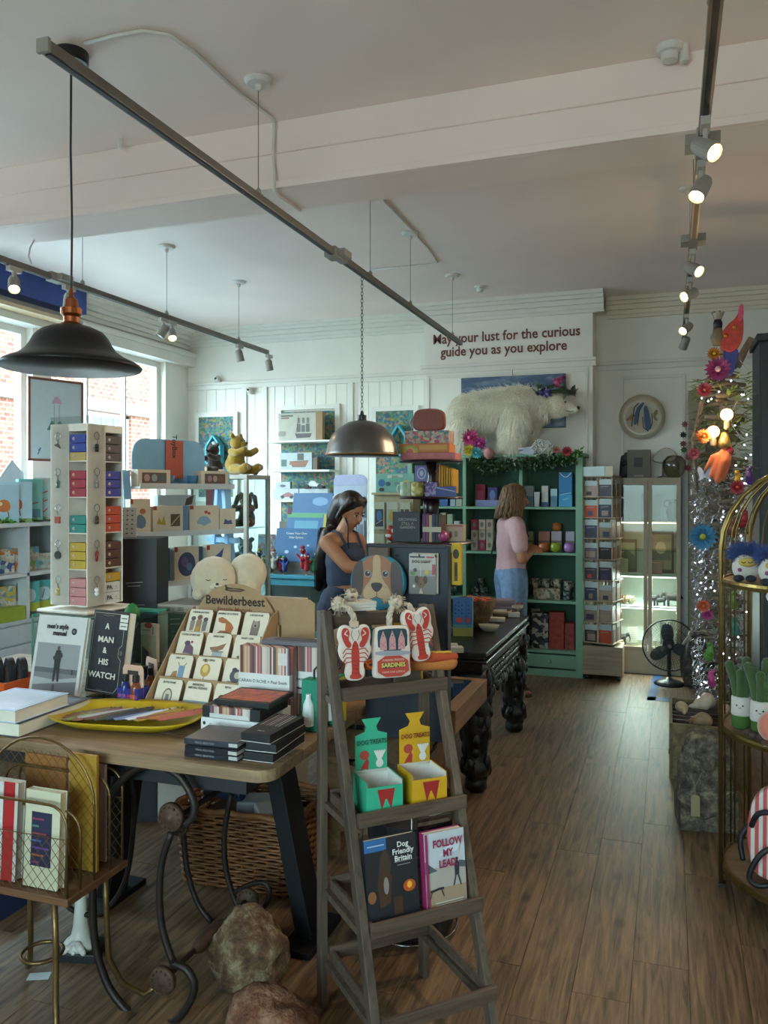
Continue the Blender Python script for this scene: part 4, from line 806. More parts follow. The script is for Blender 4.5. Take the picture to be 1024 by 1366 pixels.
# ================= LADDER SHELF =================
LO=V((-1.01,2.31,0)); LR=R(45); W=.36; DP=.42; LH=1.23
LW=wood('32281f','5e4d40',5,2,.6); LWX=wood('32261d','5f4c3e',5,0,.6)
LS=T('ladder_shelf','grey-brown wooden A-frame ladder shelf with tray steps in the foreground','shelf',LO,LR)
def lw(x,y,z): return LO+V((x*cos(LR)-y*sin(LR),x*sin(LR)+y*cos(LR),z))
for x in (0,W):
    B().box(x-.012,-.0,0,x+.012,.035,LH).ob('leg',LW,LS,bev=.002)
    B().bar((x,-.01,LH),(x,-DP,0),.026,.036,up=(0,1,0)).ob('leg',LW,LS,bev=.002)
B().box(.014,-.02,LH-.05,W-.014,.015,LH-.01).ob('top_rail',LWX,LS,bev=.002)
SH=[]
for z in (.975,.64,.37,.15):
    s=(LH-z)/LH; y0=-DP*s-.035; y1=-.005; SH.append((z,y0))
    lip=.04
    B().box(.015,y0,z,W+.012,y0+.014,z+lip).ob('front_lip',LWX,LS,bev=.002)
    B().box(.015,y0+.014,z,.027,y1,z+lip*.8).ob('side_lip',LWX,LS,bev=.002)
    B().box(W-.0,y0+.014,z,W+.012,y1,z+lip*.8).ob('side_lip',LWX,LS,bev=.002)
    B().box(.015,y1-.012,z,W,y1,z+lip).ob('rear_rail',LWX,LS,bev=.002)
    if z>.2: B().box(.027,y0+.014,z,W-.0,y1-.012,z+.008).ob('tray_bottom',LWX,LS)
    for x in (-.004,W-.018): 
        B().bar((x+.01,y0+.05,z-.01),(x+.01,y1,z-.01),.014,.02).ob('bearer',LW,LS)
# plush toys
PW_=mat('c9b9ae',.9,sheen=.4)
def cushion(name,label,out,w,h,t,loc,rz,rx,m=PW_,cat='plush toy',par=True):
    """puffy cut-out toy: outline in 0..1, inflated by a soft rim"""
    o=T(name,label,cat,loc,rz,rx); n=len(out); b=B(); cx=sum(p[0] for p in out)/n; cy=sum(p[1] for p in out)/n
    P=lambda s,y:[(((p[0]-cx)*s+cx-.5)*w,y,((p[1]-cy)*s+cy)*h) for p in out]
    R_=[(.88,-t*.5),(.97,-t*.35),(1,0),(.97,t*.35),(.88,t*.5)]; vs=[];fs=[]
    for s,y in R_: vs+=P(s,y)
    for j in range(4): fs+=[(j*n+i,j*n+(i+1)%n,(j+1)*n+(i+1)%n,(j+1)*n+i) for i in range(n)]
    fs+=[list(range(n-1,-1,-1)),[4*n+i for i in range(n)]]
    b.add(vs,fs); b.ob('body',m,o,smooth=False,bev=0); return o
def smooth_out(P,n=3):
    for _ in range(n):
        Q=[]
        for i in range(len(P)): a=P[i];b_=P[(i+1)%len(P)]; Q+=[(.75*a[0]+.25*b_[0],.75*a[1]+.25*b_[1]),(.25*a[0]+.75*b_[0],.25*a[1]+.75*b_[1])]
        P=Q
    return P
LOUT=smooth_out([(.3,.0),(.7,.0),(.8,.12),(.72,.3),(.9,.38),(1,.55),(.93,.66),(.98,.8),(.93,.97),(.7,1),(.5,.9),(.3,1),(.08,.98),(.0,.8),(.08,.66),(.02,.55),(.1,.38),(.28,.3),(.2,.12)],2)
RD='a52a1e'
def lobart():
    L=[('p',smooth_out([(.36,.04),(.64,.04),(.68,.1),(.6,.14),(.62,.4),(.6,.62),(.5,.74),(.4,.62),(.38,.4),(.4,.14),(.32,.1)],1),RD)]
    for s in (-1,1):
        X=lambda v:.5+s*v
        L+=[('p',smooth_out([(X(.12),.6),(X(.22),.58),(X(.34),.7),(X(.4),.85),(X(.34),.95),(X(.2),.94),(X(.14),.84),(X(.2),.74),(X(.1),.66)],2),RD),('l',[(X(.22),.9),(X(.3),.84),(X(.2),.8)],.03,'c9b9ae'),
            ('l',[(X(.05),.72),(X(.12),.82),(X(.08),.9)],.015,'5a2018')]
        for i in range(4): L.append(('l',[(X(.1),.56-.07*i),(X(.26),.58-.08*i),(X(.36),.5-.08*i)],.028,RD))
        L.append(('e',X(.05),.63,.018,.012,'1c1010'))
    for i in range(4): L.append(('l',[(.4,.16+.07*i),(.5,.145+.07*i),(.6,.16+.07*i)],.014,'6e140e'))
    return L
rope=mat('b5a794',.9,var=.2,sc=60)
def ropeloop(o,pts,r=.008):
    b=B(); n=len(pts)
    for s in (0,2.1,4.2):
        P=[]
        for i in range((n-1)*6+1):
            j=min(i//6,n-2); t=i/6-j; p=V(pts[j]).lerp(V(pts[j+1]),t); a=i*.8+s; P.append(p+V((cos(a)*r*.55,sin(a)*r*.55,0)))
        b.tube(P,r*.62,5)
    b.ob('rope',rope,o,smooth=True)
def knot(o,c,r,seed=1):
    rn_=random.Random(seed); b=B(); c=V(c)
    for k in range(5):
        ax=V((rn_.uniform(-1,1),rn_.uniform(-1,1),rn_.uniform(-1,1))).normalized(); u=ax.orthogonal().normalized(); v=ax.cross(u)
        b.tube([c+(u*cos(t)+v*sin(t)*.8)*r*.72+ax*r*.25*sin(2*t+k) for t in [2*pi*i/14 for i in range(14)]],r*.27,6,closed=True)
    b.ob('rope_knot',rope,o,smooth=True); b=B()
    for k in range(26): d=V((rn_.uniform(-1,1),rn_.uniform(-1,.2),rn_.uniform(-1,1))).normalized(); b.tube([c+d*r*.6,c+d*r*1.35+V((0,0,-.006))],.0016,4)
    b.ob('frayed_ends',mat('8f8270',.9,var=.4,sc=80),o,kind='stuff')
def ladp(px,py,yl):                              # point on the ladder's plane local y = yl seen at a pixel
    n=V((-sin(LR),cos(LR),0)); r=ray(px,py); t=(yl-(O0-LO).dot(n))/r.dot(n); return O0+r*t
z1,yl1=SH[0]
p=ladp(473,908,yl1-.004); o=cushion('lobster_toy','red lobster plush on white backing with rope loop, left of the sardine tin toy',LOUT,.108,.168,.026,p,LR-R(10),R(-4)); art(o,.108,.168,-.0135,lobart()); ropeloop(o,[(0,.01,.15),(.0,.0,.19),(-.012,.02,.215),(-.03,.05,.228)],.009); knot(o,(-.035,.055,.226),.025,1); B().box(-.012,-.012,.16,.012,.012,.176).ob('binding','b59a84',o)
p=ladp(563,882,yl1+.015); o=cushion('lobster_toy','red lobster plush on white backing, tilted at the ladder’s right upright',LOUT,.105,.168,.026,p,LR-R(6),R(-6)); art(o,.105,.168,-.0135,lobart()); ropeloop(o,[(0,.01,.15),(-.01,.02,.18),(-.04,.03,.185)],.009); o.rotation_euler.y=R(-7)
SOUT=smooth_out([(.06,.0),(.94,.0),(1,.08),(.96,.3),(1,.55),(.97,.75),(.98,.95),(.8,1),(.2,1),(.05,.95),(.04,.75),(.0,.55),(.04,.3),(0,.08)],2)
p=ladp(522,904,yl1-.002); o=cushion('sardine_tin_toy','plush sardine tin with pink fish and red label between the two lobsters',SOUT,.125,.158,.028,p,LR-R(8),R(-4))
sh=[('p',smooth_out([(.14,.52),(.88,.52),(.9,.9),(.8,.95),(.2,.95),(.12,.9)],1),'1c3a44')]
for i in range(3):
    x=.27+.23*i; sh+=[('p',[(x-.09,.55),(x+.09,.55),(x+.08,.75),(x,.92),(x-.08,.75)],'b88484'),('l',[(x-.06,.6),(x+.06,.7)],.012,'a05a5e'),('l',[(x-.06,.68),(x+.06,.6)],.012,'a05a5e'),('e',x,.82,.015,.012,'222222')]
sh+=[('p',smooth_out([(.05,.45),(.95,.43),(.95,.52),(.05,.55)],1),'8f8c96'),('p',smooth_out([(.1,.04),(.9,.04),(.88,.43),(.1,.44)],1),'a8382a'),('p',[(.22,.2),(.8,.22),(.84,.3),(.2,.3)],'2a201c')]
art(o,.125,.158,-.0145,sh); txt('SARDINES',o,0,.036,.017,-.023,'c9b860',bold=.03); txt('FUREVER FRIENDS',o,0,.054,.0085,-.023,'d8a898',bold=.01); txt('PAWS FOR LUNCH',o,0,.018,.0085,-.023,'d8a898',bold=.01)
ropeloop(o,[(0,.01,.14),(.0,.01,.185),(.012,.02,.21),(.03,.04,.22)],.009); knot(o,(.035,.045,.226),.027,2)
p=ladp(575,896,yl1+.05); o=T('hotdog_toy','plush hot dog lying at the right end of the top tray','plush toy',p+V((0,0,.0)),LR-R(20)); B().limb([(-.07,0,.03),(.06,0,.03)],[.028,.026]).ob('bun',mat('a8642c',.9),o,rem=.005); B().limb([(-.085,-.012,.048),(.0,-.02,.05),(.075,-.01,.05)],[.014,.017,.012]).ob('sausage',mat('a03c1c',.8),o,rem=.004); B().tube([(-.06+.012*i,-.022+.006*(i%2),.066) for i in range(11)],.004,6).ob('mustard_line',mat('b98e28'),o,smooth=True)
p=ladp(515,897,yl1+.03); o=cushion('hamburger_toy','orange burger-print plush lying behind the sardine tin toy',smooth_out([(0,.2),(.5,0),(1,.2),(1,.7),(.5,1),(0,.7)],2),.16,.05,.03,p+V((0,0,.005)),LR,R(-8),m=mat('b5571f',.9)); art(o,.16,.05,-.016,[('l',[(.1,.5),(.5,.35),(.9,.55)],.04,'2a1a14'),('l',[(.2,.3),(.8,.3)],.05,'c99a34')])
p=ladp(580,880,-.03); pack('toy_card','yellow and grey hanging toy card behind the right lobster','card',lw(.27,-.045,z1+.01),.1,.2,.012,'54483e',LR,R(-3),sh=[('l',[(.0,.98),(.97,.96),(.97,0)],.07,'b9861c'),('r',0,.8,.9,.95,'b5471c')],tx=[('PLASTIC',.45,.85,.09,'d8a83c',.03)])
# papers on the top of ladder
for i in range(3): B().box(-.055,-.04,0,.055,.04,.008).ob('paper_pad','b9b4ac',None,label='white printed pad on the ladder top, %s of its stack'%['lowest','middle','topmost'][i],cat='pad',group='pads on the ladder top',loc=lw(.10,-.01,LH+.003+.0085*i)).rotation_euler=(0,0,LR+R(6*i-5))
rt_=T('rope_toy','loose frayed rope knot lying on the white pads at the ladder top','rope toy',lw(.09,-.0,LH+.046)); knot(rt_,(0,0,0),.024,3)
# treat boxes
z2,yl2=SH[1]
def treat(x,c,cd,label,word):
    o=T('treat_box',label,'box',lw(x,yl2+.085,z2+.009),LR-R(4)); w,d,h=.115,.115,.105
    B().box(-w/2,-d/2,0,w/2,-d/2+.002,h*.86).box(-w/2,-d/2+.002,0,-w/2+.002,d/2,h).box(w/2-.002,-d/2+.002,0,w/2,d/2,h).box(-w/2+.002,d/2-.002,0,w/2-.002,d/2,h).box(-w/2+.002,-d/2+.002,0,w/2-.002,d/2-.002,.002).ob('carton',c,o)
    B().box(-w/2+.0022,-d/2+.0022,.003,-w/2+.003,d/2-.003,h-.002).box(w/2-.003,-d/2+.0022,.003,w/2-.0022,d/2-.003,h-.002).box(-w/2+.003,d/2-.003,.003,w/2-.003,d/2-.0022,h-.001).ob('white_lining','cfc8c2',o)
    P=[(-w/2,0),(w/2,0),(w/2,.115),(.024,.125),(.018,.14),(.035,.165),(-.035,.165),(-.018,.14),(-.024,.125),(-w/2,.115)]
    b=B(); b.x=Mx.Translation((0,d/2,h-.01)); b.prism([(p[0]*.9,p[1]) for p in P],-.003,-.0005); q=b.ob('header_card',c,o)
    a_=art(o,w*.9,.11,d/2-.004,[('e',.28,.5,.15,.13,'a03a30'),('p',[(.15,.08),(.25,.12),(.4,.1),(.42,.3),(.36,.42),(.2,.2)],'a02c28')]+[('l',[(.75,.3),(.6+.08*k,.6)],.06,'c9c4bc') for k in range(5)]+[('e',.75,.25,.12,.12,'c9c4bc')],z0=h-.01)
    txt('DOG TREATS',o,0,h+.078,.02,d/2-.009,cd,bold=.02,sx=.8); txt('WAG',o,-.035,h*.1,.0001 or .01,-1,'000000') if 0 else None
    art(o,w,h,-d/2,[('p',[(.3,.78),(.78,.78),(.68,.2),(.56,.5),(.52,.5),(.42,.2)],'93201e')])
    B().box(-.035,-.03,.005,.045,.04,.05).ob('treat_stack',mat('a88030' if word else '3f9a74',.5),o)
    return o
treat(.112,mat('2f9a78',.5),'1b4a3c','teal open box of dog treats with red W, left of two',0)
treat(.262,mat('bf8f14',.5),'7a2c18','yellow open box of dog treats with red W, right of two',1)
# dog books
z3,yl3=SH[2]
book('book','dark book titled Dog Friendly Britain in the third tray',lw(.098,yl3+.045,z3+.009),.165,.235,.022,'15171d',LR,R(-8),
 sh=[('r',0,.86,.42,1,'2a5a8c'),('p',[(.2,.4),(.42,.45),(.5,.7),(.4,.88),(.3,.8)],'35281c'),('p',[(.25,.2),(.45,.25),(.5,.55),(.35,.62),(.22,.5)],'3d2616'),('e',.38,.45,.05,.1,'7a7470'),('r',.5,.1,.68,.3,'3c2414'),('e',.82,.4,.12,.07,'a34a16'),('e',.82,.41,.05,.04,'e09a30'),('r',0,0,1,.08,'1d140f'),('e',.1,.35,.08,.07,'7a4a30'),('l',[(.05,.93),(.37,.93)],.02,'9ab0c8'),('l',[(.55,.7),(.9,.7)],.012,'8a8a8a'),('l',[(.6,.66),(.85,.66)],.012,'8a8a8a')],
 tx=[('Dog',.72,.87,.09,'d8d5d0',.015),('Friendly',.72,.79,.09,'d8d5d0',.015),('Britain',.72,.71,.09,'d8d5d0',.015)])
book('book','book titled Follow My Lead with beach cover and magenta spine',lw(.268,yl3+.045,z3+.009),.135,.225,.03,mat('8c1f55',.5),LR,R(-6),
 sh=[('r',0,0,1,1,'b2b6bc'),('r',0,.0,1,.56,'a39a92'),('r',0,0,1,.3,'98816a'),('p',[(0,.5),(.3,.52),(.0,.66)],'4b5058'),('p',[(1,.5),(.7,.53),(.85,.6),(1,.58)],'4b5058'),('p',[(.72,.42),(.82,.42),(.84,.55),(.79,.62),(.72,.57)],'262a34'),('l',[(.74,.42),(.68,.3)],.03,'20242c'),('l',[(.8,.42),(.86,.29)],.03,'20242c'),('e',.78,.63,.03,.02,'3c2c28'),('l',[(.1,.28),(.3,.3),(.42,.3)],.05,'1c1c20'),('l',[(.14,.28),(.08,.2)],.02,'1c1c20'),('l',[(.36,.29),(.42,.2)],.02,'1c1c20'),('l',[(.2,.13),(.9,.13)],.015,'d0c8c0'),('l',[(.2,.1),(.9,.1)],.015,'d0c8c0'),('r',.0,0,.06,1,'8c1f55'),('p',[(.3,.7),(.8,.74),(.95,.9),(.5,.8)],'bcc4cc')],
 tx=[('FOLLOW',.55,.82,.13,'8c1f44',.03,.82),('MY',.55,.69,.13,'8c1f44',.03,.82),('LEAD.',.55,.56,.13,'8c1f44',.03,.82)])
pack('book_stop','clear acrylic stop behind the beach-cover book','stop',lw(.265,yl3+.1,z3+.009),.12,.255,.003,glass('c8d0d0',.4),LR)
# ================= NAVY STAND ON CHROME BASE =================
NV=T('hanging_stand','navy pegboard display panel on a round chrome wire base behind the ladder shelf','display stand',(-.905,2.835,0))
NVM=mat('1b222e',.6); CHR=mat('8d8a86',.22,.95,bump=0)
B().box(-.155,-.02,.70,.155,.015,1.405).box(-.158,-.024,.7,-.15,.018,1.41).box(.15,-.024,.7,.158,.018,1.41).box(-.15,-.024,1.398,.15,.018,1.41).ob('panel',NVM,NV,bev=.002)
for z in (.47,.24,.02):
    B().tube([(.175*cos(t),.175*sin(t)+.02,z) for t in [2*pi*i/40 for i in range(40)]],.0042,6,closed=True).ob('chrome_ring',CHR,NV,smooth=True)
for t in (20,110,200,290): B().tube([(.175*cos(R(t)),.175*sin(R(t))+.02,.02),(.175*cos(R(t)),.175*sin(R(t))+.02,.62)],.0035,6).ob('upright',CHR,NV,smooth=True)
B().lathe([(0,0),(.16,0),(.165,.02),(.15,.16),(.0,.17)],28,(0,.02,.02)).ob('weighted_drum','121214',NV); B().lathe([(0,.26),(.15,.26),(.16,.42),(.0,.42)],28,(0,.02,0)).ob('black_bin','15151a',NV)
B().lathe([(.02,.4),(.02,.7)],12,(0,.02,0)).ob('pole',CHR,NV)
for x in (-.12,-.03,.06,.12): B().tube([(x,-.02,1.37),(x,-.05,1.37),(x,-.06,1.378)],.0025,5).ob('hook',CHR,NV)
# dog face toy
o=T('dog_face_toy','round toy printed with a brown and tan dog face hung on the navy panel','dog toy',(-.995,2.765,1.275),R(0)); Rr=.105
B().prism([(Rr*cos(t),Rr*.96*sin(t)) for t in [2*pi*i/36 for i in range(36)]],-.016,.016).ob('disc',mat('1d6f86',.7),o,bev=.006)
D=lambda c,x,y,rx,ry:('e',.5+x,.5+y,rx,ry,c)
art(o,.21,.2,-.0165,[('p',smooth_out([(.28,.1),(.72,.1),(.88,.4),(.8,.85),(.6,1.0),(.4,1.0),(.2,.85),(.12,.4)],2),'8c5a3c'),
 ('p',smooth_out([(.02,.3),(.12,.12),(.24,.3),(.26,.7),(.22,.95),(.05,.75)],2),'3f3030'),('p',smooth_out([(.98,.3),(.88,.12),(.76,.3),(.74,.7),(.78,.95),(.95,.75)],2),'3f3030'),
 ('p',smooth_out([(.42,1),(.58,1),(.56,.6),(.78,.35),(.7,.12),(.3,.12),(.22,.35),(.44,.6)],2),'a88a68'),D('b0926f',-.1,-.2,.15,.12),D('b0926f',.1,-.2,.15,.12),
 ('p',smooth_out([(.36,.17),(.5,.24),(.64,.17),(.6,.08),(.4,.08)],2),'1d6f86'),('p',smooth_out([(.38,.5),(.62,.5),(.58,.38),(.5,.32),(.42,.38)],2),'2c2226'),('l',[(.5,.34),(.5,.24)],.012,'2c2226'),('l',[(.5,.24),(.38,.2)],.012,'2c2226'),('l',[(.5,.24),(.62,.2)],.012,'2c2226'),
 D('8a8480',-.16,.16,.065,.065),D('8a8480',.16,.16,.065,.065),D('2a2020',-.16,.16,.05,.05),D('2a2020',.16,.16,.05,.05),D('c0b8b0',-.145,.18,.014,.014),D('c0b8b0',.175,.18,.014,.014)],z0=-.1)
b=B().box(-.035,-.012,.09,.04,.012,.125).ob('header_card','4a3a2a',o); B().prism([(-.045,-.09),(.05,-.105),(.04,-.155),(-.015,-.165)],-.022,-.019).ob('tag_card','a8825c',o)
for i in (1,0):
    pack('dog_light_pack','white and grey pack with dog light, %s of two on the navy panel'%['front','rear'][i],'pack',(-.835+.006*i,2.80-.012*(1-i),1.235+.002*i),.1,.145,.008,'a39d95',0,0,
     sh=[('r',0,0,1,.45,'6c6864'),('r',0,.45,1,.6,'88847e'),('l',[(.04,.92),(.6,.92)],.05,'1c1a1a'),('l',[(.65,.92),(.95,.92)],.05,'9c2a30'),('e',.45,.3,.17,.14,'6b4a2c'),('e',.3,.36,.08,.1,'3c2a20'),('e',.62,.36,.08,.1,'3c2a20'),('e',.45,.25,.03,.02,'1c1412'),('p',[(.38,.02),(.54,.02),(.46,.16)],'b8a888'),('e',.2,.2,.05,.04,'d0ccc4'),('l',[(.45,.45),(.45,.7)],.02,'b8b4ae'),('e',.68,.55,.08,.06,'b59a2a'),('e',.15,.52,.1,.05,'5a7a4a'),('e',.25,.6,.07,.05,'4a3a44'),('r',.88,.5,1,.75,'8c3a40')] if i==0 else None,tx=[('DOG LIGHT',.48,.78,.09,'221e1e',.02)] if i==0 else ())
pack('dog_pack','narrow yellow pack with black print on the navy stand’s right edge','pack',(-.726,2.86,1.265),.035,.15,.02,'b5900f',R(-10),0,sh=[('e',.5,.75,.35,.12,'2a2414'),('r',.3,.1,.7,.55,'5a3a1c'),('l',[(.5,.2),(.5,.5)],.2,'2a2414')])
# ================= GLASS-TOPPED CRATE TABLE =================
GT=T('crate_table','low reclaimed wood box table with glass top behind the ladder shelf','table',(-1.17,3.55,0)); GT.scale=(1,.8,1); RW=wood('4a3320','7c5a3a',2.2,1,.7)
for x0,y0,x1,y1 in ((-.34,-.38,-.28,.38),(.28,-.38,.34,.38),(-.28,-.38,.28,-.32),(-.28,.32,.28,.38)): B().box(x0,y0,.6,x1,y1,.70).ob('top_frame',RW,GT,bev=.004)
B().box(-.28,-.32,.69,.28,.32,.697).ob('glass_panel',glass('6f6a66',.5),GT); B().box(-.28,-.32,.60,.28,.32,.612).ob('display_bottom','2c2420',GT)
for x in (-.22,.12):
    for y in (-.3,.3): B().box(x-.03,y-.03,0,x+.03,y+.03,.6).ob('leg',RW,GT,bev=.004)
for z in (.12,.28,.44):
    for x in (.145,): B().box(x-.012,-.32,z,x+.003,.32,z+.13).ob('side_plank',RW,GT,bev=.003)
    B().box(-.25,-.345,z,.145,-.33,z+.13).ob('front_plank',RW,GT,bev=.003)
pack('kraft_bag','brown kraft paper bag hanging behind the ladder tray','bag',(-1.0,2.98,.701),.12,.20,.05,'8d6a44',R(5),sh=[('r',.3,.1,.6,.25,'b8b0a0')])
# ================= CARVED BLACK TABLE =================
CT=T('carved_table','heavy black carved table with thick ornate legs in the centre aisle','table',(-1.37,4.85,0)); CT.scale=(.9,1,1); EB=mat('0e0f12',.2,bump=.12,sc=25)
B().box(-.52,-.68,.735,.52,.68,.76).box(-.50,-.66,.715,.50,.66,.735).box(-.525,-.685,.70,.525,.685,.716).box(-.49,-.65,.64,.49,.65,.70).ob('top',EB,CT,bev=.005)
rnd=random.Random(5)
for nm,fx in (('side_apron',1),('front_apron',0)):
    b=B()
    if fx: b.box(.44,-.6,.53,.47,.6,.645)
    else: b.box(-.44,-.63,.53,.44,-.60,.645)
    for i in range(26):
        t=-.58+1.16*i/25; 
        for z,r in ((.61,.02),(.575,.026),(.54,.02)):
            p=(.478,t+rnd.uniform(-.01,.01),z) if fx else (t*.74,-.635,z)
            b.ball(p,(.012 if fx else r,r if fx else .012,r),None,8,5)
        z=.51-.05*abs(sin(i*.75)); b.ball((.46,t,z) if fx else (t*.74,-.615,z),(.018,.028,.035) if fx else (.028,.018,.035),None,8,5)
    b.ob(nm,EB,CT,smooth=True)
def carved_leg(x,y):
    b=B(); pr=[(.045,0),(.06,.015),(.058,.06),(.05,.075),(.072,.09),(.08,.12),(.072,.15),(.062,.17),(.074,.26),(.082,.36),(.080,.44),(.06,.5),(.055,.53),(.085,.56),(.09,.6),(.075,.65)]
    pr=[(r_*1.12,z_) for r_,z_ in pr]; b.lathe(pr,20,(x,y,0)); rn=random.Random(int(x*100)+9)
    for i in range(60):
        z=rn.uniform(.07,.62); j=[k for k in range(len(pr)-1) if pr[k][1]<=z<=pr[k+1][1]][0]; r=pr[j][0]; a=rn.uniform(0,2*pi)
        b.ball((x+r*.92*cos(a),y+r*.92*sin(a),z),(.016+rn.random()*.01,)*2+(.03+rn.random()*.03,),None,8,6)
    b.ob('leg',EB,CT,smooth=True)
for x in (-.43,.43):
    for y in (-.57,.57): carved_leg(x,y)
# goods on the carved table
def ct(px,py): return gz(px,py,.761)
for i,(px,py) in enumerate(((613,848),(622,848))):
    q=ct(px,py); pack('fish_box','tall blue box printed with red fish over yellow sand, %s of two'%['left','right'][i],'box',q,.075,.225,.04,'2f5f94',R(8),sh=[('r',0,0,1,.22,'8a8a3a'),('r',0,.22,1,.3,'4a7a80'),('e',.5,.42,.3,.07,'b03028')]+[('e',.2+.25*k,.6+.08*(k%2)+.1*(j),.06,.02,'1c2c4c') for k in range(3) for j in range(3)],group='blue fish boxes')
q=ct(640,838); o=T('wooden_bowl','rough wooden bowl filled with orange shells on the carved table','bowl',(q.x-.04,q.y+.06,.761),0)
B().lathe([(.05,0),(.07,.01),(.105,.09),(.13,.17),(.125,.175),(.113,.17),(.09,.11),(.0,.1)],26).ob('bowl_body',rockmat('4a3626','6b5038','8a6c4c',14),o,smooth=True)
rn=random.Random(2); b=B()
for i in range(70): a=rn.uniform(0,6.28); r=rn.uniform(0,.1); b.ball((r*cos(a),r*sin(a),.145+rn.uniform(0,.035)),(.018,.012,.006),None,7,5)
b.ob('shell_pieces',mat('b5501c',.5,var=.3,sc=30),o,kind='stuff',smooth=True)
for i,(px,py,dx) in enumerate(((652,842,0),(668,822,0),(690,815,0))):
    q=ct(px,py); o=T('ceramic_dish',['cream boat-shaped dish nearest the table edge','cream shell-shaped dish behind the nearest dish','small cream dish near the far end of the table'][i],'dish',q,R(30*i)); s=[1,1.2,.8][i]
    B().lathe([(0,.0),(.03*s,.0),(.055*s,.02),(.065*s,.04),(.06*s,.04),(.045*s,.02),(0,.01)],22,sy=.6).ob('dish_body',mat('a89c84',.35),o,smooth=True)
for i,(px,py,w,d,h,c,nm) in enumerate([(628,828,.13,.1,.09,'b5a894','white lidded box behind the wooden bowl'),(676,812,.16,.13,.022,'7a6468','mauve box under the stack at the far end'),(676,811,.15,.12,.022,'6a5a60','mauve box second in the stack'),(676,810,.14,.12,.02,'8c7478','mauve box on top of the stack'),
   (648,824,.12,.08,.05,'a89a80','cream block in the middle of the table'),(668,830,.1,.06,.025,'b5ab98','cream soap bar beside the dishes'),(690,824,.08,.05,.03,'a8a098','pale trinket box near the right edge'),(607,868,.07,.05,.03,'a8a290','small cream soap block by the blue boxes'),(614,872,.07,.05,.03,'b2ac9c','cream soap block nearest the table edge'),(688,822,.07,.05,.05,'4a4048','dark trinket on the far end of the table'),(697,812,.05,.05,.035,'8a3c34','red trinket at the far right corner')]):
    q=ct(px,py); z=.761+(0.0225*(i-1) if i in(2,3) else 0)
    if i in (2,3): q=ct(676,812)
    B().box(-w/2,-d/2,0,w/2,d/2,h).ob('box',c,None,bev=.004,label=nm,cat='box',loc=(q.x-.03,q.y+.03,z)).rotation_euler=(0,0,R(7*i%30))
# ================= TIERED DUMBWAITER =================
DW=T('tiered_stand','dark turned wood tiered stand laden with gifts on the black table','stand',(-1.36,4.72,.761)); MH=mat('241418',.3)
B().lathe([(.16,0),(.16,.015),(.05,.03),(.03,.06),(.045,.12),(.025,.2),(.04,.3),(.025,.4),(.03,.53),(.05,.54),(.03,.56),(.045,.60),(.02,.66),(.045,.72),(.05,.79),(.03,.8),(.04,.86),(.02,.93),(.03,1.02)],18).ob('turned_column',MH,DW,smooth=True)
for z,r in ((.535,.255),(.80,.19),(1.02,.19)): B().lathe([(0,0),(r,0),(r+.006,.006),(r,.014),(0,.014)],36,(0,0,z)).ob('tier',MH,DW)
d0=DW.location
def dw(x,y,k): return d0+V((x,y,(.55,.815,1.035)[k]))
def cb(name,label,cat,loc,w,h,d,m,rz=0,sh=None,tx=(),**k): return pack(name,label,cat,loc,w,h,d,m,rz,0,sh,tx,**k)
cb('hat_box','pink patterned box at the bottom of the top pile','box',dw(-.0,0,2),.33,.04,.2,mat('b5676a',.6,var=.15,sc=30),R(4))
cb('hat_box','orange box with rainbow print in the pile on the top tier','box',dw(-.02,0,2)+V((0,0,.0415)),.3,.055,.19,'b5692f',R(4),sh=[('e',.2,.2,.17,.6,'8a9a3a'),('e',.2,.1,.12,.5,'c9983a'),('e',.2,.05,.07,.4,'b0524a'),('r',.4,.3,.95,.8,'c08a3c')])
cb('hat_box','flower-patterned box under the red bag','box',dw(-.01,0,2)+V((0,0,.0975)),.27,.075,.17,patt(['a89486','9c4a5a','b5a08c','4a7a78','b5684a','9a8a90'],60),R(4))
o=T('handbag','rust red crocodile-textured handbag on the box pile','bag',dw(-.01,0,2)+V((0,0,.1735)),R(4)); B().prism(smooth_out([(-.095,0),(.095,0),(.1,.06),(.09,.13),(0,.14),(-.09,.13),(-.1,.06)],2),-.03,.03).ob('bag_body',mat('7c2f1c',.35,var=.2,sc=60,bump=.3),o,bev=.012); B().tube([(-.1,-.02,.02),(-.12,-.02,.05),(-.1,-.02,.09)],.006,6).ob('clasp_strap','8a8078',o)
o=T('mug','yellow-green patterned mug on the middle tier, right one','mug',dw(-.06,-.08,1)); MG=lambda:B().lathe([(.0,0),(.036,0),(.04,.01),(.04,.088),(.037,.088),(.036,.01),(0,.008)],22)
MG().ob('cup',patt(['a89a5a','8a7c3c','b5aa7c','7a7430'],50),o,smooth=True); B().tube([(.038,0,.07),(.062,0,.068),(.066,0,.04),(.055,0,.02),(.038,0,.018)],.005,6).ob('handle',mat('b0a47c',.3),o,smooth=True)
o=T('mug','white mug with green pattern on the middle tier, left one','mug',dw(-.135,-.06,1),R(170)); MG().ob('cup',patt(['b5b0a0','a8b08a','c0bcae','8aa088'],40),o,smooth=True); B().tube([(.038,0,.07),(.062,0,.068),(.066,0,.04),(.055,0,.02),(.038,0,.018)],.005,6).ob('handle',mat('b8b4a4',.3),o,smooth=True)
cb('gift_box','lilac box with oval medallion standing on another box','box',dw(-.06,.03,1)+V((0,0,.0905)),.085,.1,.06,'6c5f96',0,sh=[('e',.5,.5,.33,.36,'b8b4c0'),('e',.5,.5,.27,.3,'5f6aa0'),('e',.5,.5,.14,.17,'a8a4b8')])
cb('gift_box','dark box under the lilac medallion box','box',dw(-.06,.03,1),.14,.09,.09,'3f3048')
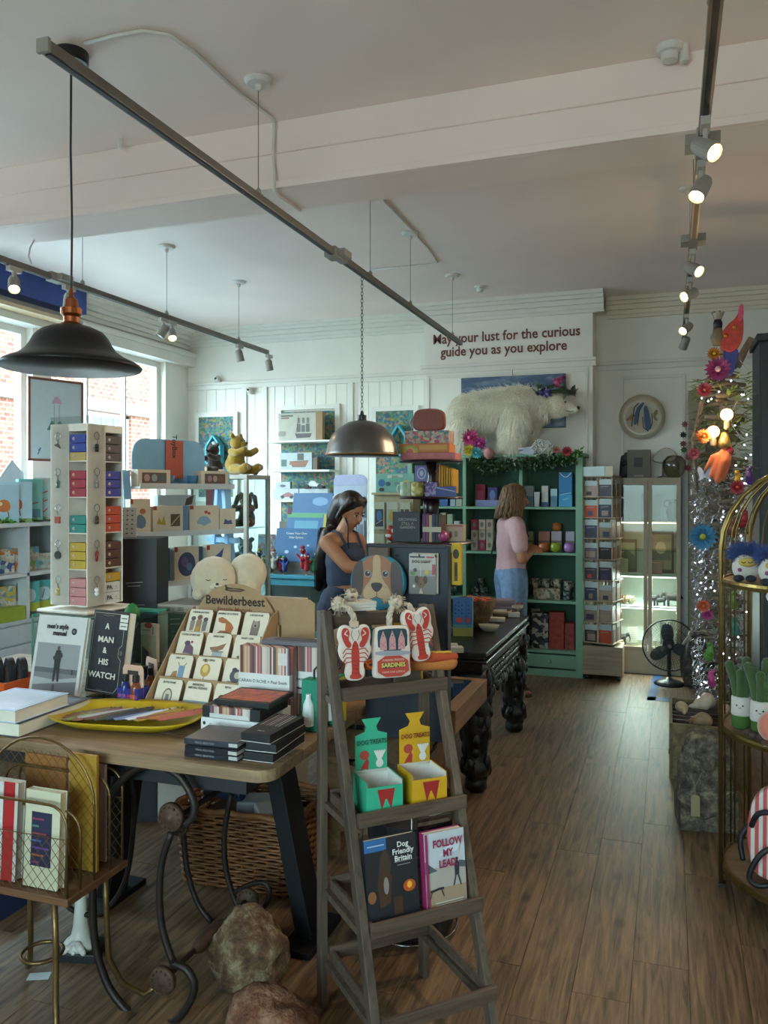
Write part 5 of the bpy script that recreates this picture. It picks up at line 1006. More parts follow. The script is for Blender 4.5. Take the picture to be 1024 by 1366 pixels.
cb('gift_box','orange lattice-patterned box behind the lilac one','box',dw(.0,.06,1)+V((0,0,.091)),.07,.1,.06,patt(['8a4a2c','5a3c34','a06a3c','6c4038'],70),0)
cb('gift_box','violet patterned box in the centre of the middle tier','box',dw(.025,-.06,1),.075,.085,.06,patt(['5a4c80','7c6a9c','4a3f6c','8c80a4'],80),0)
for i in range(6): cb('card_packet',['first','second','third','fourth','fifth','sixth'][i]+' yellow card in the blue counter tray on the middle tier','card',dw(.075+.015*i,-.01,1)+V((0,0,.02)),.012,.17-.006*i,.09,'b8861c' if i%2 else 'a8741a',R(-8),group='yellow cards on the middle tier')
cb('card_tray','blue counter tray in front of the yellow cards','tray',dw(.115,-.08,1),.12,.06,.03,'33427a',0,sh=[('l',[(0,.9),(1,.5)],.05,'8a8fa8')])
# lower tier
cb('book','small dark slate book with grey lettering on the lowest tier','book',dw(-.10,-.17,0),.165,.175,.03,'2c3036',R(4),tx=[('GROWING\nSTILL A\nGARDEN',.55,.7,.13,'8a8a86',.01)])
for i in range(6): cb('book','%s thin paperback spine in the row on the lowest tier'%['purple','maroon','cream','navy','black','brown'][i],'book',dw(.01+.0195*i,-.14,0),.018,.165-.004*(i%3),.1,['54306a','6a2434','a89c80','1f2848','1c1c20','4a3428'][i],R(2),group='paperbacks on the lowest tier')
cb('paper_bag','red gift bag with white handles at the left of the lowest tier','bag',dw(-.19,.0,0),.08,.17,.05,'94242c',0)
B().tube([(-.02,0,0),(-.018,0,.05),(0,0,.07),(.018,0,.05),(.02,0,0)],.003,5).ob('bag_handle','b0a8a0',None,label='white cord handle standing up from the red gift bag',cat='handle',loc=dw(-.19,-.0,0)+V((0,0,.171)))
o=T('bubble_bauble','pink glass bauble at the right of the lowest tier','bauble',dw(.12,-.165,0)+V((0,0,.035))); B().ball((0,0,0),.034).ob('ball_body',mat('94406c',.2),o,smooth=True)
cb('tag_box','cream box with red zigzag trim behind the pink bauble','box',dw(.165,-.05,0),.11,.1,.06,'a8907c',0,sh=[('l',[(.05,.92),(.95,.92)],.06,'94302c'),('e',.3,.4,.08,.2,'8c3a3a'),('e',.6,.45,.1,.2,'7a6a5c')])
B().box(0,0,0,.11,.002,.03).ob('paper_strip','b0a894',None,label='cream paper strip in front of the paperback spines',cat='paper',loc=dw(.01,-.21,0)+V((0,0,.06)))
o=T('toy_figure','red and white rounded toy beside the slate book','toy',gd(527,728,4.35)+V((0,0,0))); o.location.z=1.31; o.location.x=d0.x-.22; o.location.y=d0.y-.10; B().ball((0,0,.03),(.035,.03,.03)).ball((0,0,.068),.025).ob('toy_body',mat('a82c24',.4),o,smooth=True); B().ball((.02,-.02,.06),(.012,.01,.014)).ball((-.01,-.03,.03),(.02,.008,.012)).ob('white_patches','c9c4bc',o,smooth=True)
# ================= GREEN BOOKCASE =================
GR1=mat('71967d',.5,var=.05,sc=5); GR2=mat('28523f',.6)
BX0,BX1,BY0,BY1=-2.27,-.71,7.14,7.485
BC=T('bookcase','tall green painted bookcase with three bays and drawers against the chimney wall','bookcase',(BX0,BY0,0)); bw_=BX1-BX0; bd=BY1-BY0
B().box(0,bd-.012,0,bw_,bd,1.93).ob('back_panel',GR2,BC)
for x in (0,.51,1.02,bw_-.03): B().box(x,0,.06 if 0<x<1.5 else 0,x+.03,bd-.012,1.91).ob('upright',GR1,BC,bev=.002)
[B().box(a_,-.012,0,c_,0,1.91).ob('face_stile',GR1,BC,bev=.002) for a_,c_ in ((-.01,.035),(bw_-.05,bw_+.01))]
B().box(-.03,-.03,1.91,bw_+.03,bd,1.94).ob('cornice',GR1,BC,bev=.004)
B().box(0,-.008,0,bw_,bd-.012,.06).ob('plinth',GR1,BC,bev=.003)
SZ=[.22,.655,1.074,1.474]
for z in SZ:
    for x in (.03,.54,1.05): B().box(x,0,z-.022,x+(.48 if x<1 else bw_-.03-1.05),bd-.012,z).ob('shelf',GR1,BC,bev=.002)
for x in (.03,.54,1.05):
    dr=B().box(x+.005,-.012,.075,x+.475-.005,.02,.185).ob('drawer',GR1,BC,bev=.003)
    B().lathe([(0,0),(.008,.0),(.008,.012),(.017,.018),(.015,.028),(0,.03)],14).ob('knob',GR1,dr,smooth=True,loc=(x+.24,-.012,.13)).rotation_euler=(R(90),0,0)
def sb(name,label,cat,px0,px1,top,k,m,d=.09,y=7.22,sh=None,tx=(),group=None,z=None,bev=.002):
    x0=gy(px0,600,y).x; x1=gy(px1,600,y).x; zb=SZ[k]+.001 if z is None else z; zt=gy((px0+px1)/2,top,y).z
    return pack(name,label,cat,((x0+x1)/2,y+d/2,zb),x1-x0-.002,max(.01,zt-zb),d,m,0,0,sh,tx,group,bev)
BB=[('label',)]
sb('gift_box','pale blue and white box at left of the third bay’s top shelf','box',698,711,648,3,'8fa0a8',sh=[('r',0,0,1,.5,'5f7f94')])
o=T('cream_tube','white squeeze tube beside the pale blue box on the top shelf','tube',gy(716,676,7.2)); o.location.z=SZ[3]+.001; B().box(-.02,-.012,0,.02,.012,.02).prism([(-.02,.02),(.02,.02),(.026,.13),(-.026,.13)],-.006,.006).ob('tube_body','b8bab8',o,bev=.002)
sb('gift_box','white box with dark blue foot on the top shelf','box',722,731,648,3,'b5b4b2',sh=[('r',0,0,1,.22,'34487a')])
sb('gift_box','slim blue patterned box beside the tall blue bag','box',734,743,652,3,'4a7890',sh=[('r',0,.6,1,1,'8fb0bc')])
o=sb('gift_bag','tall bright blue paper bag with white cord handle','bag',745,763,630,3,'23699a',sh=[('r',0,0,1,.35,'2f86b4'),('l',[(.1,.35),(.9,.4)],.05,'8fc0d0'),('l',[(.3,.2),(.7,.24)],.05,'9cc8d4')]); B().tube([(-.05+.1*t,-.046,.30-.04*sin(pi*t)) for t in [i/8 for i in range(9)]],.003,5).ob('handle','c9ccd0',o)
sb('gift_box','crimson box in the middle bay’s top shelf','box',634,647,646,3,'94203a',d=.06,y=7.26,sh=[('r',.2,.2,.8,.7,'a84060')])
sb('gift_box','purple box with yellow figure in the middle bay’s top shelf','box',650,663,650,3,'3f3a6c',d=.06,y=7.26,sh=[('e',.5,.3,.25,.2,'b5742c'),('e',.5,.6,.3,.25,'5f7aa8')])
sb('counter_tray','lilac counter tray in front of the crimson box','tray',634,667,667,3,'7a80b0',d=.05,y=7.19)
for i,(a,b_,t,c) in enumerate([(600,607,660,'8a9aa8'),(586,597,662,'3a5a94'),(608,616,664,'a09888')]): sb('gift_box',['grey box at the right end of the left bay’s top shelf','blue box in the left bay’s top shelf','beige box against the first upright'][i],'box',a,b_,t,3,c)
# second shelf
for i,(a,b_) in enumerate(((696,703),(704,711),(718,733),(735,749),(754,766))):
    nm=['cream candle box left of the orange candle','green-topped candle box left of the orange candle','peach candle box above the orange candle','lilac candle box above the green candle','pale candle box above the pink candle'][i]
    sb('candle_box',nm,'box',a,b_,709,2,['a89c84','8f9a78','b07a6c','a89aa8','a8a0b0'][i],d=.07,y=7.26,sh=[('r',.0,.45,1,.55,'6c6058')],group='candle boxes on the second shelf')
for i,(px,c,nm) in enumerate(((725,'b5643c','orange'),(741,'8a9a24','lime green'),(759,'9c6aa8','pink-violet'))):
    q=gy(px,736,7.2); o=T('glass_candle',nm+' round glass candle on the second shelf','candle',(q.x,7.2,SZ[2]+.001)); B().lathe([(.02,0),(.045,.02),(.05,.045),(.042,.075),(.032,.085),(.03,.08),(.0,.07)],20).ob('candle_glass',mat(c,.2),o,smooth=True); B().tube([(0,0,.07),(0,0,.085)],.002,5).ob('wick','22201c',o)
q=gy(742,708,7.28); B().lathe([(.015,0),(.04,.015),(.045,.04),(.035,.07),(.0,.078)],20).ob('glass_candle',mat('a8642c',.3),None,smooth=True,label='amber round candle standing on top of the candle boxes',cat='candle',loc=(q.x,7.30,gy(742,709,7.26).z+.001))
for j in range(3):
    for i in range(3):
        a=628+i*10; c=['a8a090','b09c88','98302c' if 0 else '9c2448','a89c8c','b5aa98'][(i*2+j)%5]
        sb('soap_box','boxed soap, %s layer, %s stack in the middle bay'%(['bottom','middle','top'][j],['left','centre','right'][i]),'box',a,a+9.3,[720,707,693][j],2,c,d=.08,z=SZ[2]+.001+j*.094,group='soap boxes in the middle bay',sh=[('e',.5,.5,.25,.25,'7a6a60')])
for i in range(4): sb('gift_box',['tan','cream','light green','white'][i]+' box in the left bay’s second shelf','box',578+i*9,585.5+i*9,[690,684,686,695][i],2,['a08c6c','b5ab94','94a088','b8b4ac'][i])
# mugs shelves
MUG=lambda o,m,s=1:(B().lathe([(0,0),(.034*s,0),(.036*s,.08*s),(.033*s,.08*s),(.032*s,.008),(0,.006)],18).ob('cup',m,o,smooth=True),B().tube([(.034*s,0,.065*s),(.054*s,0,.06*s),(.054*s,0,.03*s),(.034*s,0,.02*s)],.004,5).ob('handle',m,o,smooth=True))
pm1=patt(['8a8474','3a3c34','a09a88','5a5a4c','b0a894'],55); pm2=patt(['2c3436','4a5658','8a9490','1f2628'],55)
zb=gy(729,785,7.22).z
sb('china_box','floral patterned long box under the mugs in the right bay','box',711,747,785,1,patt(['9c8c78','7a5a4a','a89a84','5c6a4c','b0a490'],45),d=.12)
for i,px in enumerate((714,728,743)): q=gy(px,785,7.27); o=T('mug',['left','middle','right'][i]+' floral mug on the patterned box in the right bay','mug',(q.x,7.27,zb+.002),R(160+20*i)); MUG(o,pm1)
for i,(px,z,nm) in enumerate(((756,0,'dark floral mug at the right end of the mug shelf'),(757,.085,'pale mug stacked on the dark floral mug'),(634,0,'dark patterned mug, left in the middle bay'),(645,0,'dark patterned mug, right in the middle bay'),(640,.085,'blue-grey mug stacked on the two dark mugs'),(604,0,'dark mug in the left bay'))):
    q=gy(px,800,7.25); o=T('mug',nm,'mug',(q.x,7.25,SZ[1]+.001+z),R(40*i)); MUG(o,pm2 if i!=1 else pm1)
sb('pattern_bag','black and white scallop-patterned bag low in the right bay','bag',709,731,818,0,patt(['1e222c','a09c90','1e222c','3a3e4a','b0aca0'],30),d=.12)
sb('pattern_bag','animal-patterned bag behind the scallop bag','bag',705,720,812,0,patt(['2c2c34','a8a08c','6c4c34'],24),d=.04,y=7.36)
sb('gift_box','tall red marbled box low in the right bay','box',732,752,817,0,mat('963a30',.6,var=.3,sc=40),d=.12); sb('gift_box','shorter red marbled box beside the tall red one','box',753,766,832,0,mat('8c3830',.6,var=.3,sc=40),d=.12)
# garland on the cornice
rn=random.Random(11)
GZ=1.942
def leafy(name,label,cat,pts,n,cols,ls=.035,sag=.05,wd=.05):
    o=T(name,label,cat,pts[0]); P=[V(p)-V(pts[0]) for p in pts]
    B().tube(P,.004,5).ob('stem','3c3a24',o)
    for c in cols:
        b=B()
        for i in range(n//len(cols)):
            t=rn.random()*(len(P)-1); j=min(int(t),len(P)-2); p=P[j].lerp(P[j+1],t-j)+V((rn.uniform(-wd,wd),rn.uniform(-wd,.0),rn.uniform(-sag,wd*.8)))
            d=V((rn.uniform(-1,1),rn.uniform(-1,.2),rn.uniform(-1,.6))).normalized(); s=d.cross(V((rn.random(),.3,rn.random()))).normalized(); l=ls*rn.uniform(.6,1.2)
            b.add([p,p+d*l*.5+s*l*.28,p+d*l,p+d*l*.5-s*l*.28,p+d*l*.5+d.cross(s)*l*.06],[(0,1,4),(1,2,4),(2,3,4),(3,0,4)])
        b.ob('foliage',mat(c,.6),o,kind='stuff')
    return o
def gp(px,py,y=7.12): return gy(px,py,y)
leafy('leaf_garland','green leafy garland draped along the bookcase top beneath the polar bear','garland',[gp(632,608),gp(650,622),gp(680,618),gp(710,612),gp(735,610),gp(765,608)],620,['33502c','4a6a3c','2a4226'],.05,.07,.045)
def flower(name,label,px,py,y,r,c,c2=None,n=14,cat='flower'):
    q=gy(px,py,y); o=T(name,label,cat,q); b=B()
    for k in range(3):
        for i in range(n-3*k):
            a=2*pi*i/(n-3*k)+k*.4; rr=r*(1-.28*k); d=V((cos(a),-.25-.35*k,sin(a))).normalized(); s=V((-sin(a),0,cos(a)))
            b.add([(0,0,0),d*rr*.55+s*rr*.22,d*rr+V((0,-.01*k,0)),d*rr*.55-s*rr*.22],[(0,1,2,3)])
    b.ob('petals',mat(c,.6),o); cat=='ornament' and B().tube([(0,.01,0),(.05,.1,.01),(.14,.2,.0)],.004,5).ob('stem','5a4a38',o); B().ball((0,-r*.3,0),r*.22).ob('flower_centre',mat(c2 or c,.6),o,smooth=True); return o
flower('artificial_flower','bright pink blossom cluster at the bear’s hind foot',627,584,7.1,.09,'a82a64','c9588c'); flower('artificial_flower','magenta lily beside the pink cluster',640,592,7.08,.07,'94246c','b84c8c')
flower('artificial_flower','yellow flower at the left end of the garland',626,601,7.06,.06,'b59a1c','7a8a2c'); flower('artificial_flower','turquoise flower beside the yellow one',636,604,7.05,.06,'3f8f94','5aa0a0')
o=T('protea','dusty pink protea bud hanging at the bookcase cornice','flower',gy(652,605,7.06)); B().lathe([(.02,-.05),(.045,-.02),(.05,.01),(.035,.04),(.0,.055)],16).ob('bud',mat('a8706c',.7,var=.3,sc=50),o,smooth=True)
flower('artificial_flower','dark red flower near the right end of the garland',756,602,7.06,.05,'8c1c30','6a1424'); flower('artificial_flower','dusty rose bud left of the dark red flower',742,600,7.07,.035,'9c5a50')
o=T('crochet_ornament','white openwork lace bow lying on the bookcase top','ornament',gy(722,599,7.1))
b=B()
for i in range(34): a=rn.uniform(0,6.28); r=.09*sqrt(rn.random()); b.tube([(r*cos(a)+.022*cos(t),rn.uniform(-.015,.015),r*sin(a)*.8+.022*sin(t)) for t in [2*pi*k/8 for k in range(8)]],.005,4,closed=True)
b.ob('lace',mat('b8b8b0',.7),o,kind='stuff'); B().bar((-.2,0,-.02),(-.06,0,-.03),.003,.035).bar((-.2,0,.0),(-.06,0,.01),.003,.03).ob('ribbon','a8a8b4',o)
leafy('leaf_spray','green leaf spray hanging off the bookcase’s right corner','garland',[gp(745,606),gp(762,608),gp(772,604)],60,['3f6a2c'],.06,.04,.03)
# polar bear
PBM=mat('e0d8c4',.9,var=.12,sc=20,sheen=.3)
PB=T('polar_bear','large shaggy white polar bear figure walking right on top of the green bookcase','stuffed animal',(-1.33,7.255,GZ)); PB.scale=(1,.8,1)
b=B(); b.limb([(-.40,0,.36),(-.22,0,.40),(-.02,0,.42),(.10,0,.42)],[.185,.175,.175,.165]); b.limb([(.10,0,.44),(.27,-.02,.43),(.40,-.03,.43)],[.15,.115,.10])
b.limb([(.40,-.03,.43),(.49,-.035,.405),(.545,-.04,.385)],[.108,.064,.044])
for y in (-.10,.10):
    b.limb([(-.43,y,.3),(-.45,y,.16),(-.46,y,.06),(-.42,y,.04)],[.12,.085,.07,.045]); x=0 if y<0 else .05
    b.limb([(.06+x,y,.34),(.02+x,y,.18),(.0+x,y,.06),(.05+x,y,.04)],[.13,.10,.085,.05])
b.ball((.36,-.10,.52),(.025,.02,.03)).ball((.36,.05,.53),(.025,.02,.03))
body=b.ob('body',PBM,PB,rem=.012)
bpy.context.view_layer.update()
furry(body,17000,.072,mat('efe8d8',.85,sheen=.3,var=.1,sc=9),grav=.75,r=.0022,mask=lambda c:c.x<.33,back=V((-.35,0,0))).parent=PB
furry(body,3500,.02,mat('efe8d8',.85,sheen=.3),grav=.4,r=.0016,seed=4,mask=lambda c:.33<=c.x<.5,back=V((-.5,0,0))).parent=PB
B().ball((.578,-.045,.395),(.02,.022,.017)).ob('nose','14110f',PB,smooth=True); B().ball((.475,-.105,.445),.0105).ball((.475,.03,.445),.0105).ob('eye','14110f',PB,smooth=True)
B().tube([(.57,-.06,.372),(.52,-.085,.362),(.48,-.095,.37)],.003,5).ob('mouth_line','2c2420',PB)
FC=T('flower_wreath','crown of purple and pink flowers with leaves on the polar bear’s head','crown',(-.95,7.235,GZ+.535)); FC.scale=(1.5,1.25,1.6); b=B(); rn=random.Random(4)
B().tube([(.11*cos(t)-.0,.09*sin(t),.0) for t in [2*pi*i/20 for i in range(20)]],.012,6,closed=True).ob('wreath','3a4a2c',FC)
for i,(x,y,z,r,c) in enumerate([(.02,-.08,.05,.045,'b0487c'),(-.07,-.08,.0,.04,'4a3a7c'),(-.03,-.1,-.01,.035,'5c4890'),(.07,-.06,.0,.035,'6c6a74'),(.1,0,.0,.035,'7c7880'),(.04,-.02,.07,.035,'a85080')]):
    b=B()
    for k in range(16): a=rn.uniform(0,6.28); e_=rn.uniform(-1,1); d=V((cos(a),sin(a),e_)).normalized(); s=d.cross(V((0,0,1))).normalized(); b.add([(x,y,z),V((x,y,z))+d*r*.6+s*r*.3,V((x,y,z))+d*r,V((x,y,z))+d*r*.6-s*r*.3],[(0,1,2,3)])
    b.ball((x,y,z),r*.4,None,8,6); b.ob('blossom',mat(c,.6),FC)
b=B()
for k in range(40): p=V((rn.uniform(-.12,.12),rn.uniform(-.11,.03),rn.uniform(-.02,.03))); d=V((rn.uniform(-1,1),rn.uniform(-1,0),rn.uniform(-.2,1))).normalized(); s=d.cross(V((.2,.1,1))).normalized(); b.add([p,p+d*.02+s*.01,p+d*.045,p+d*.02-s*.01],[(0,1,2,3)])
b.ob('leaves','3f5a34',FC,kind='stuff')
# painting
q0=gy(615,505,7.47); q1=gy(754,498,7.47); zb=gy(753,570,7.47).z
PT=T('sky_painting','wide canvas painting of a slate blue cloudy sky behind the polar bear','painting',((q0.x+q1.x)/2,7.495,zb)); wp=q1.x-q0.x; hp=q1.z-zb
def skymat():
    m=bpy.data.materials.new('painted_sky'); m.use_nodes=True; t=m.node_tree; p=t.nodes['Principled BSDF']; L=t.links.new; tc=t.nodes.new('ShaderNodeTexCoord'); mp_=t.nodes.new('ShaderNodeMapping'); mp_.inputs['Scale'].default_value=(1.5,1,5); mp_.inputs['Rotation'].default_value=(0,R(18),0)
    n=t.nodes.new('ShaderNodeTexNoise'); n.inputs['Scale'].default_value=2.2; n.inputs['Detail'].default_value=6; n.inputs['Distortion'].default_value=1.2; r=t.nodes.new('ShaderNodeValToRGB'); r.color_ramp.elements[0].position=.42; r.color_ramp.elements[0].color=C('465c78'); r.color_ramp.elements[1].position=.75; r.color_ramp.elements[1].color=C('94a4b4')
    L(tc.outputs['Object'],mp_.inputs[0]); L(mp_.outputs[0],n.inputs[0]); L(n.outputs[0],r.inputs[0]); L(r.outputs[0],p.inputs['Base Color']); p.inputs['Roughness'].default_value=.6; return m
B().box(-wp/2,-.028,0,wp/2,0,hp).ob('canvas','3a4656',PT); B().box(-wp/2+.004,-.0288,.004,wp/2-.004,-.028,hp-.004).ob('painted_face',skymat(),PT); B().box(-.003,-.006,hp,.003,-.002,hp+.1).ob('hanging_cord','77736c',PT)
# fish plate
q=gy(856,556,YB-.03); r=29.5*mp(q); FP=T('fish_plate','round white wall plate with a striped blue and white fish','plate',(q.x,YB-.012,q.z))
b=B(); b.x=Mx.Rotation(R(90),4,'X'); b.lathe([(0,.008),(r*.6,.008),(r*.72,.014),(r,.03),(r,.034),(r*.7,.018),(0,.012)][::-1],44); b.ob('plate_body',mat('b8ad98',.25),FP,smooth=True)
art(FP,r*1.4,r*1.4,-.0185,[('p',smooth_out([(.1,.5),(.25,.85),(.55,.95),(.8,.8),(.85,.45),(.75,.15),(.5,.05),(.25,.2)],2),'b5ad98'),('p',smooth_out([(.1,.52),(.0,.42),(.04,.36),(.14,.46)],1),'8a5a34'),('p',smooth_out([(.22,.25),(.3,.75),(.5,.97),(.6,.97),(.42,.7),(.35,.25)],1),'35507a'),('p',smooth_out([(.55,.85),(.68,.85),(.8,.2),(.72,.04),(.6,.08),(.55,.5)],1),'35507a'),
 ('l',[(.18,.2),(.26,.8),(.4,.95)],.035,'16181c'),('l',[(.36,.22),(.42,.7),(.55,.93)],.03,'16181c'),('l',[(.52,.5),(.55,.15),(.7,.02)],.03,'16181c'),('l',[(.8,.6),(.82,.3),(.75,.1)],.03,'16181c'),('p',smooth_out([(.84,.62),(.97,.75),(1,.6),(.9,.5),(1,.35),(.86,.38)],1),'7a6c4c'),('p',[(.5,.97),(.9,1.0),(.95,.9),(.7,.9)],'b5ad98'),('e',.24,.55,.035,.035,'16181c'),('p',[(.04,.46),(.2,.36),(.2,.62)],'8c6a44')],z0=-r*.7)
# flower string on the right wall
for i,(px,py,c,nm) in enumerate([(913,566,'9c5a64','dusty pink'),(911,580,'2c2e34','black'),(911,592,'6a3a3c','maroon'),(912,600,'4a5a34','green'),(918,610,'94505c','rose'),(925,608,'9c5a5c','light rose'),(917,624,'8c3a44','deep rose')]):
    flower('paper_flower','%s paper flower on the string beside the right wall panel'%nm,px,py,7.6,.035,c,n=8)
# ================= SPINNER CARD RACK =================
WDL=wood('8a745c','ab957a',2.5,0,.5)
SB=T('plywood_cabinet','low pale wooden box on castors under the card spinner','cabinet',(-.535,7.24,0)); B().box(-.165,-.13,.045,.165,.15,.29).ob('box_body',WDL,SB,bev=.003)
for x in (-.13,.13):
    for y in (-.1,.12): B().tube([(x-.012,y,.022),(x+.012,y,.022)],.021,12).ob('castor','141414',SB)
SR=T('card_spinner','tall square wooden card spinner with eight tiers beside the bookcase','card rack',(-.545,7.24,.292),R(-14)); 
B().lathe([(.1,0),(.1,.008),(.02,.012)],24).ob('turntable','2a2622',SR); B().box(-.012,-.012,.01,.012,.012,1.47).ob('pole',WDL,SR)
a=.125
for k in range(8):
    z=.02+k*.178; B().box(-a-.012,-a-.012,z,a+.012,a+.012,z+.008).ob('tier_board',WDL,SR,bev=.001)
    for fc in range(4):
        b=B(); b.x=Mx.Rotation(fc*pi/2,4,'Z'); b.box(-a,-a-.002,z+.008,-a+.008,-a+.006,z+.17).box(-.004,-a-.002,z+.008,.004,-a+.006,z+.17); b.ob('slot_rail',WDL,SR)
B().box(-a,-a,1.44,a,a,1.45).ob('tier_board',WDL,SR); B().box(-a-.01,-a-.012,1.45,a*.5,-a-.008,1.53).ob('header_card',mat('a8b4b4',.4),SR); B().box(a*.5+.004,-a-.012,1.45,a+.01,-a-.008,1.53).ob('header_card',mat('a89c88'),SR)
cc=['8a7468','241f1c','3c3440','a83c20','33283c','28344c','3a3854','94806a','7c6a58','5a4c60']
pos=['top','second','third','fourth','fifth','sixth','seventh','lowest']
MSR=Mx.Translation(SR.location)@Mx.Rotation(R(-14),4,'Z')
for k in range(8):
    z=.029+(7-k)*.178
    for s in range(2):
        q=MSR@V((-.062+.124*s,-a+.012,z)); h=.105+.012*((k+s)%3); c=cc[(k*3+s*2)%10]
        pack('greeting_card','%s card in the %s tier, %s slot of the spinner front'%([['brown','black','grey-violet','orange','plum','navy','violet','tan','umber','mauve'][(k*3+s*2)%10]][0],pos[k],['left','right'][s]),'card',q,.108,h+.03,.012,'9fa8a6',R(-14),0,sh=[('r',0,0,1,.68,c),('r',.12+.1*(k%3),.08,.55+.1*((k+s)%4),.3+.06*(k%4),cc[(k*5+1+s*3)%9]),('l',[(.15,.55),(.8,.58)],.05,'8a8078')],group='cards in the spinner front slots')
        # side face
        q=MSR@V((a-.012,-.062+.124*s,z))
        pack('greeting_card','card edge stack in the %s tier, %s slot of the spinner side'%(pos[k],['near','far'][s]),'card',q,.108,h+.03,.014,'9fa8a6',R(76),0,sh=[('r',0,0,.5,.75,cc[(k*3+s+4)%10]),('r',.55,0,1,.75,'8c745c')],group='cards in the spinner side slots')
# ================= GLASS CABINET =================
CBM=mat('a89884',.5); GC=T('glass_cabinet','cream framed glass display cabinet with lit shelves in the alcove','display cabinet',(-.45,7.5,0)); cw,cdp=.545,.33
B().box(0,0,0,cw,cdp,.2).ob('plinth',mat('b5a890'),GC,bev=.003); B().box(0,0,1.70,cw,cdp,1.73).ob('top_board',CBM,GC,bev=.002)
B().box(0,cdp-.01,.2,cw,cdp,1.7).ob('back_panel',mat('a8a894',.5),GC)
for x in (0,cw-.03): B().box(x,.02,.2,x+.03,cdp-.01,1.7).ob('side_frame',CBM,GC)
for x0 in (0,cw/2+.001):
    x1=x0+cw/2-.002; d=B().box(x0,0,.2,x0+.034,.02,1.7).box(x1-.034,0,.2,x1,.02,1.7).box(x0+.034,0,.2,x1-.034,.02,.235).box(x0+.034,0,1.665,x1-.034,.02,1.7).ob('door',CBM,GC,bev=.002)
    B().box(x0+.034,.008,.235,x1-.034,.012,1.665).ob('pane',glass('f0f6f2',.1),d)
for z,m in ((1.34,'b5a890'),(1.08,None),(.86,'8c9a90'),(.58,'b8c4bc')): B().box(.03,.025,z,cw-.03,cdp-.012,z+.01).ob('shelf',asmat(m) if m else glass('dce8e4',.2),GC)
B().box(.04,.03,.846,cw-.04,.05,.856).box(.04,.03,.566,cw-.04,.05,.576).ob('led_strip',mat('e8f4ec',.4,emit=1.6,bump=0),GC)
B().box(.04,.03,1.326,cw-.04,.045,1.336).ob('led_strip',mat('ffe8c0',.4,emit=2,bump=0),GC)
B().box(.03,cdp-.014,.24,cw-.03,cdp-.011,.855).ob('painted_glow_board','dce6e0',GC)  # paler board over the lower back, its colour whitened to look lit
for z_,e_,c_ in ((.84,7,(.85,1,.95)),(.56,7,(.85,1,.95)),(1.32,1.5,(1,.9,.75))):
    l=light('led_light','AREA',(cw/2,.06,z_),e_,c_,(R(-35),0,0),shape='RECTANGLE',size=cw-.1,size_y=.03); l.parent=GC
def gc(px,py,z,y=7.62): q=gy(px,py,y); return V((q.x,y,z))
def elephant(label,loc,rz,s,m='140d0a'):
    o=T('animal_figurine',label,'figurine',loc,rz,sc=s); b=B().limb([(-.045,0,.085),(.03,0,.09)],[.036,.038]).limb([(.05,0,.1),(.075,0,.12)],[.022,.024]).limb([(.09,0,.11),(.105,0,.07),(.1,0,.03)],[.012,.008,.006])
    for x in (-.06,.04):
        for y in (-.018,.018): b.limb([(x,y,.07),(x,y,.0)],[.014,.012])
    b.limb([(-.075,0,.1),(-.095,0,.07)],[.006,.004]); b.ob('figure',mat(m,.8),o,rem=.005); return o
elephant('dark carved elephant left in the lit cabinet shelf',gc(868,800,.591),0,.75); elephant('dark carved camel with raised head, middle of the lit shelf',gc(882,800,.591),R(10),.6); elephant('larger dark carved elephant right on the lit shelf',gc(897,800,.591),R(180),.95)
elephant('small dark dog figurine at the bottom left of the cabinet',gc(829,860,.236),0,.7,'1c1c1e'); 
o=T('animal_figurine','black standing cat figurine at the cabinet’s bottom right door','figurine',gc(866,860,.236)); B().limb([(0,0,.02),(0,0,.1),(.0,0,.16)],[.022,.02,.016]).ob('figure','151517',o,rem=.005)
pack('framed_text','small printed card standing at the cabinet bottom','card',gc(843,860,.236,7.7),.09,.14,.004,'a8a49c',R(5),0,sh=[('l',[(.15,.9-.13*i),(.85,.92-.13*i)],.03,'7a6c6c') for i in range(6)])
pack('dark_stone','dark grey stone tablet at the bottom right of the cabinet','ornament',gc(889,860,.236,7.7),.11,.2,.03,'3f3f3e',0)
for i,(px,c,nm) in enumerate(((832,'6a4a24','brown sea urchin shell'),(841,'94886c','pale coral ornament'))):
    o=T('shell_ornament',nm+' on the cabinet’s lit shelf','ornament',gc(px,800,.591)); b=B()
    for k in range(50): a_=rnd.uniform(0,6.28); e_=rnd.uniform(-.2,1.2); d=V((cos(a_)*cos(e_),sin(a_)*cos(e_),sin(e_)));
    b=B(); b.ball((0,0,.04),.035,None,10,7)
    for k in range(40): a_=rnd.uniform(0,6.28); e_=rnd.uniform(-.2,1.3); d=V((cos(a_)*cos(e_),sin(a_)*cos(e_),sin(e_))); b.tube([V((0,0,.04))+d*.03,V((0,0,.04))+d*.055],[.004,.001],4)
    b.ob('spiny_body',mat(c,.6),o)
pack('framed_print','framed brown print leaning in the middle of the cabinet','frame',gc(836,760,.871,7.76),.17,.3,.015,'5c4a38',0,0,sh=[('r',.1,.1,.9,.9,'8a8468'),('p',[(.1,.5),(.5,.7),(.9,.5),(.9,.1),(.1,.1)],'5c5444')]); pack('framed_print','larger framed picture at the right of the cabinet’s middle shelf','frame',gc(881,760,.871,7.78),.22,.38,.015,'4c3a2c',0,0,sh=[('r',.08,.08,.92,.92,'84785c'),('r',.1,.3,.9,.55,'5f5a4a'),('e',.5,.6,.2,.15,'a89a80')])
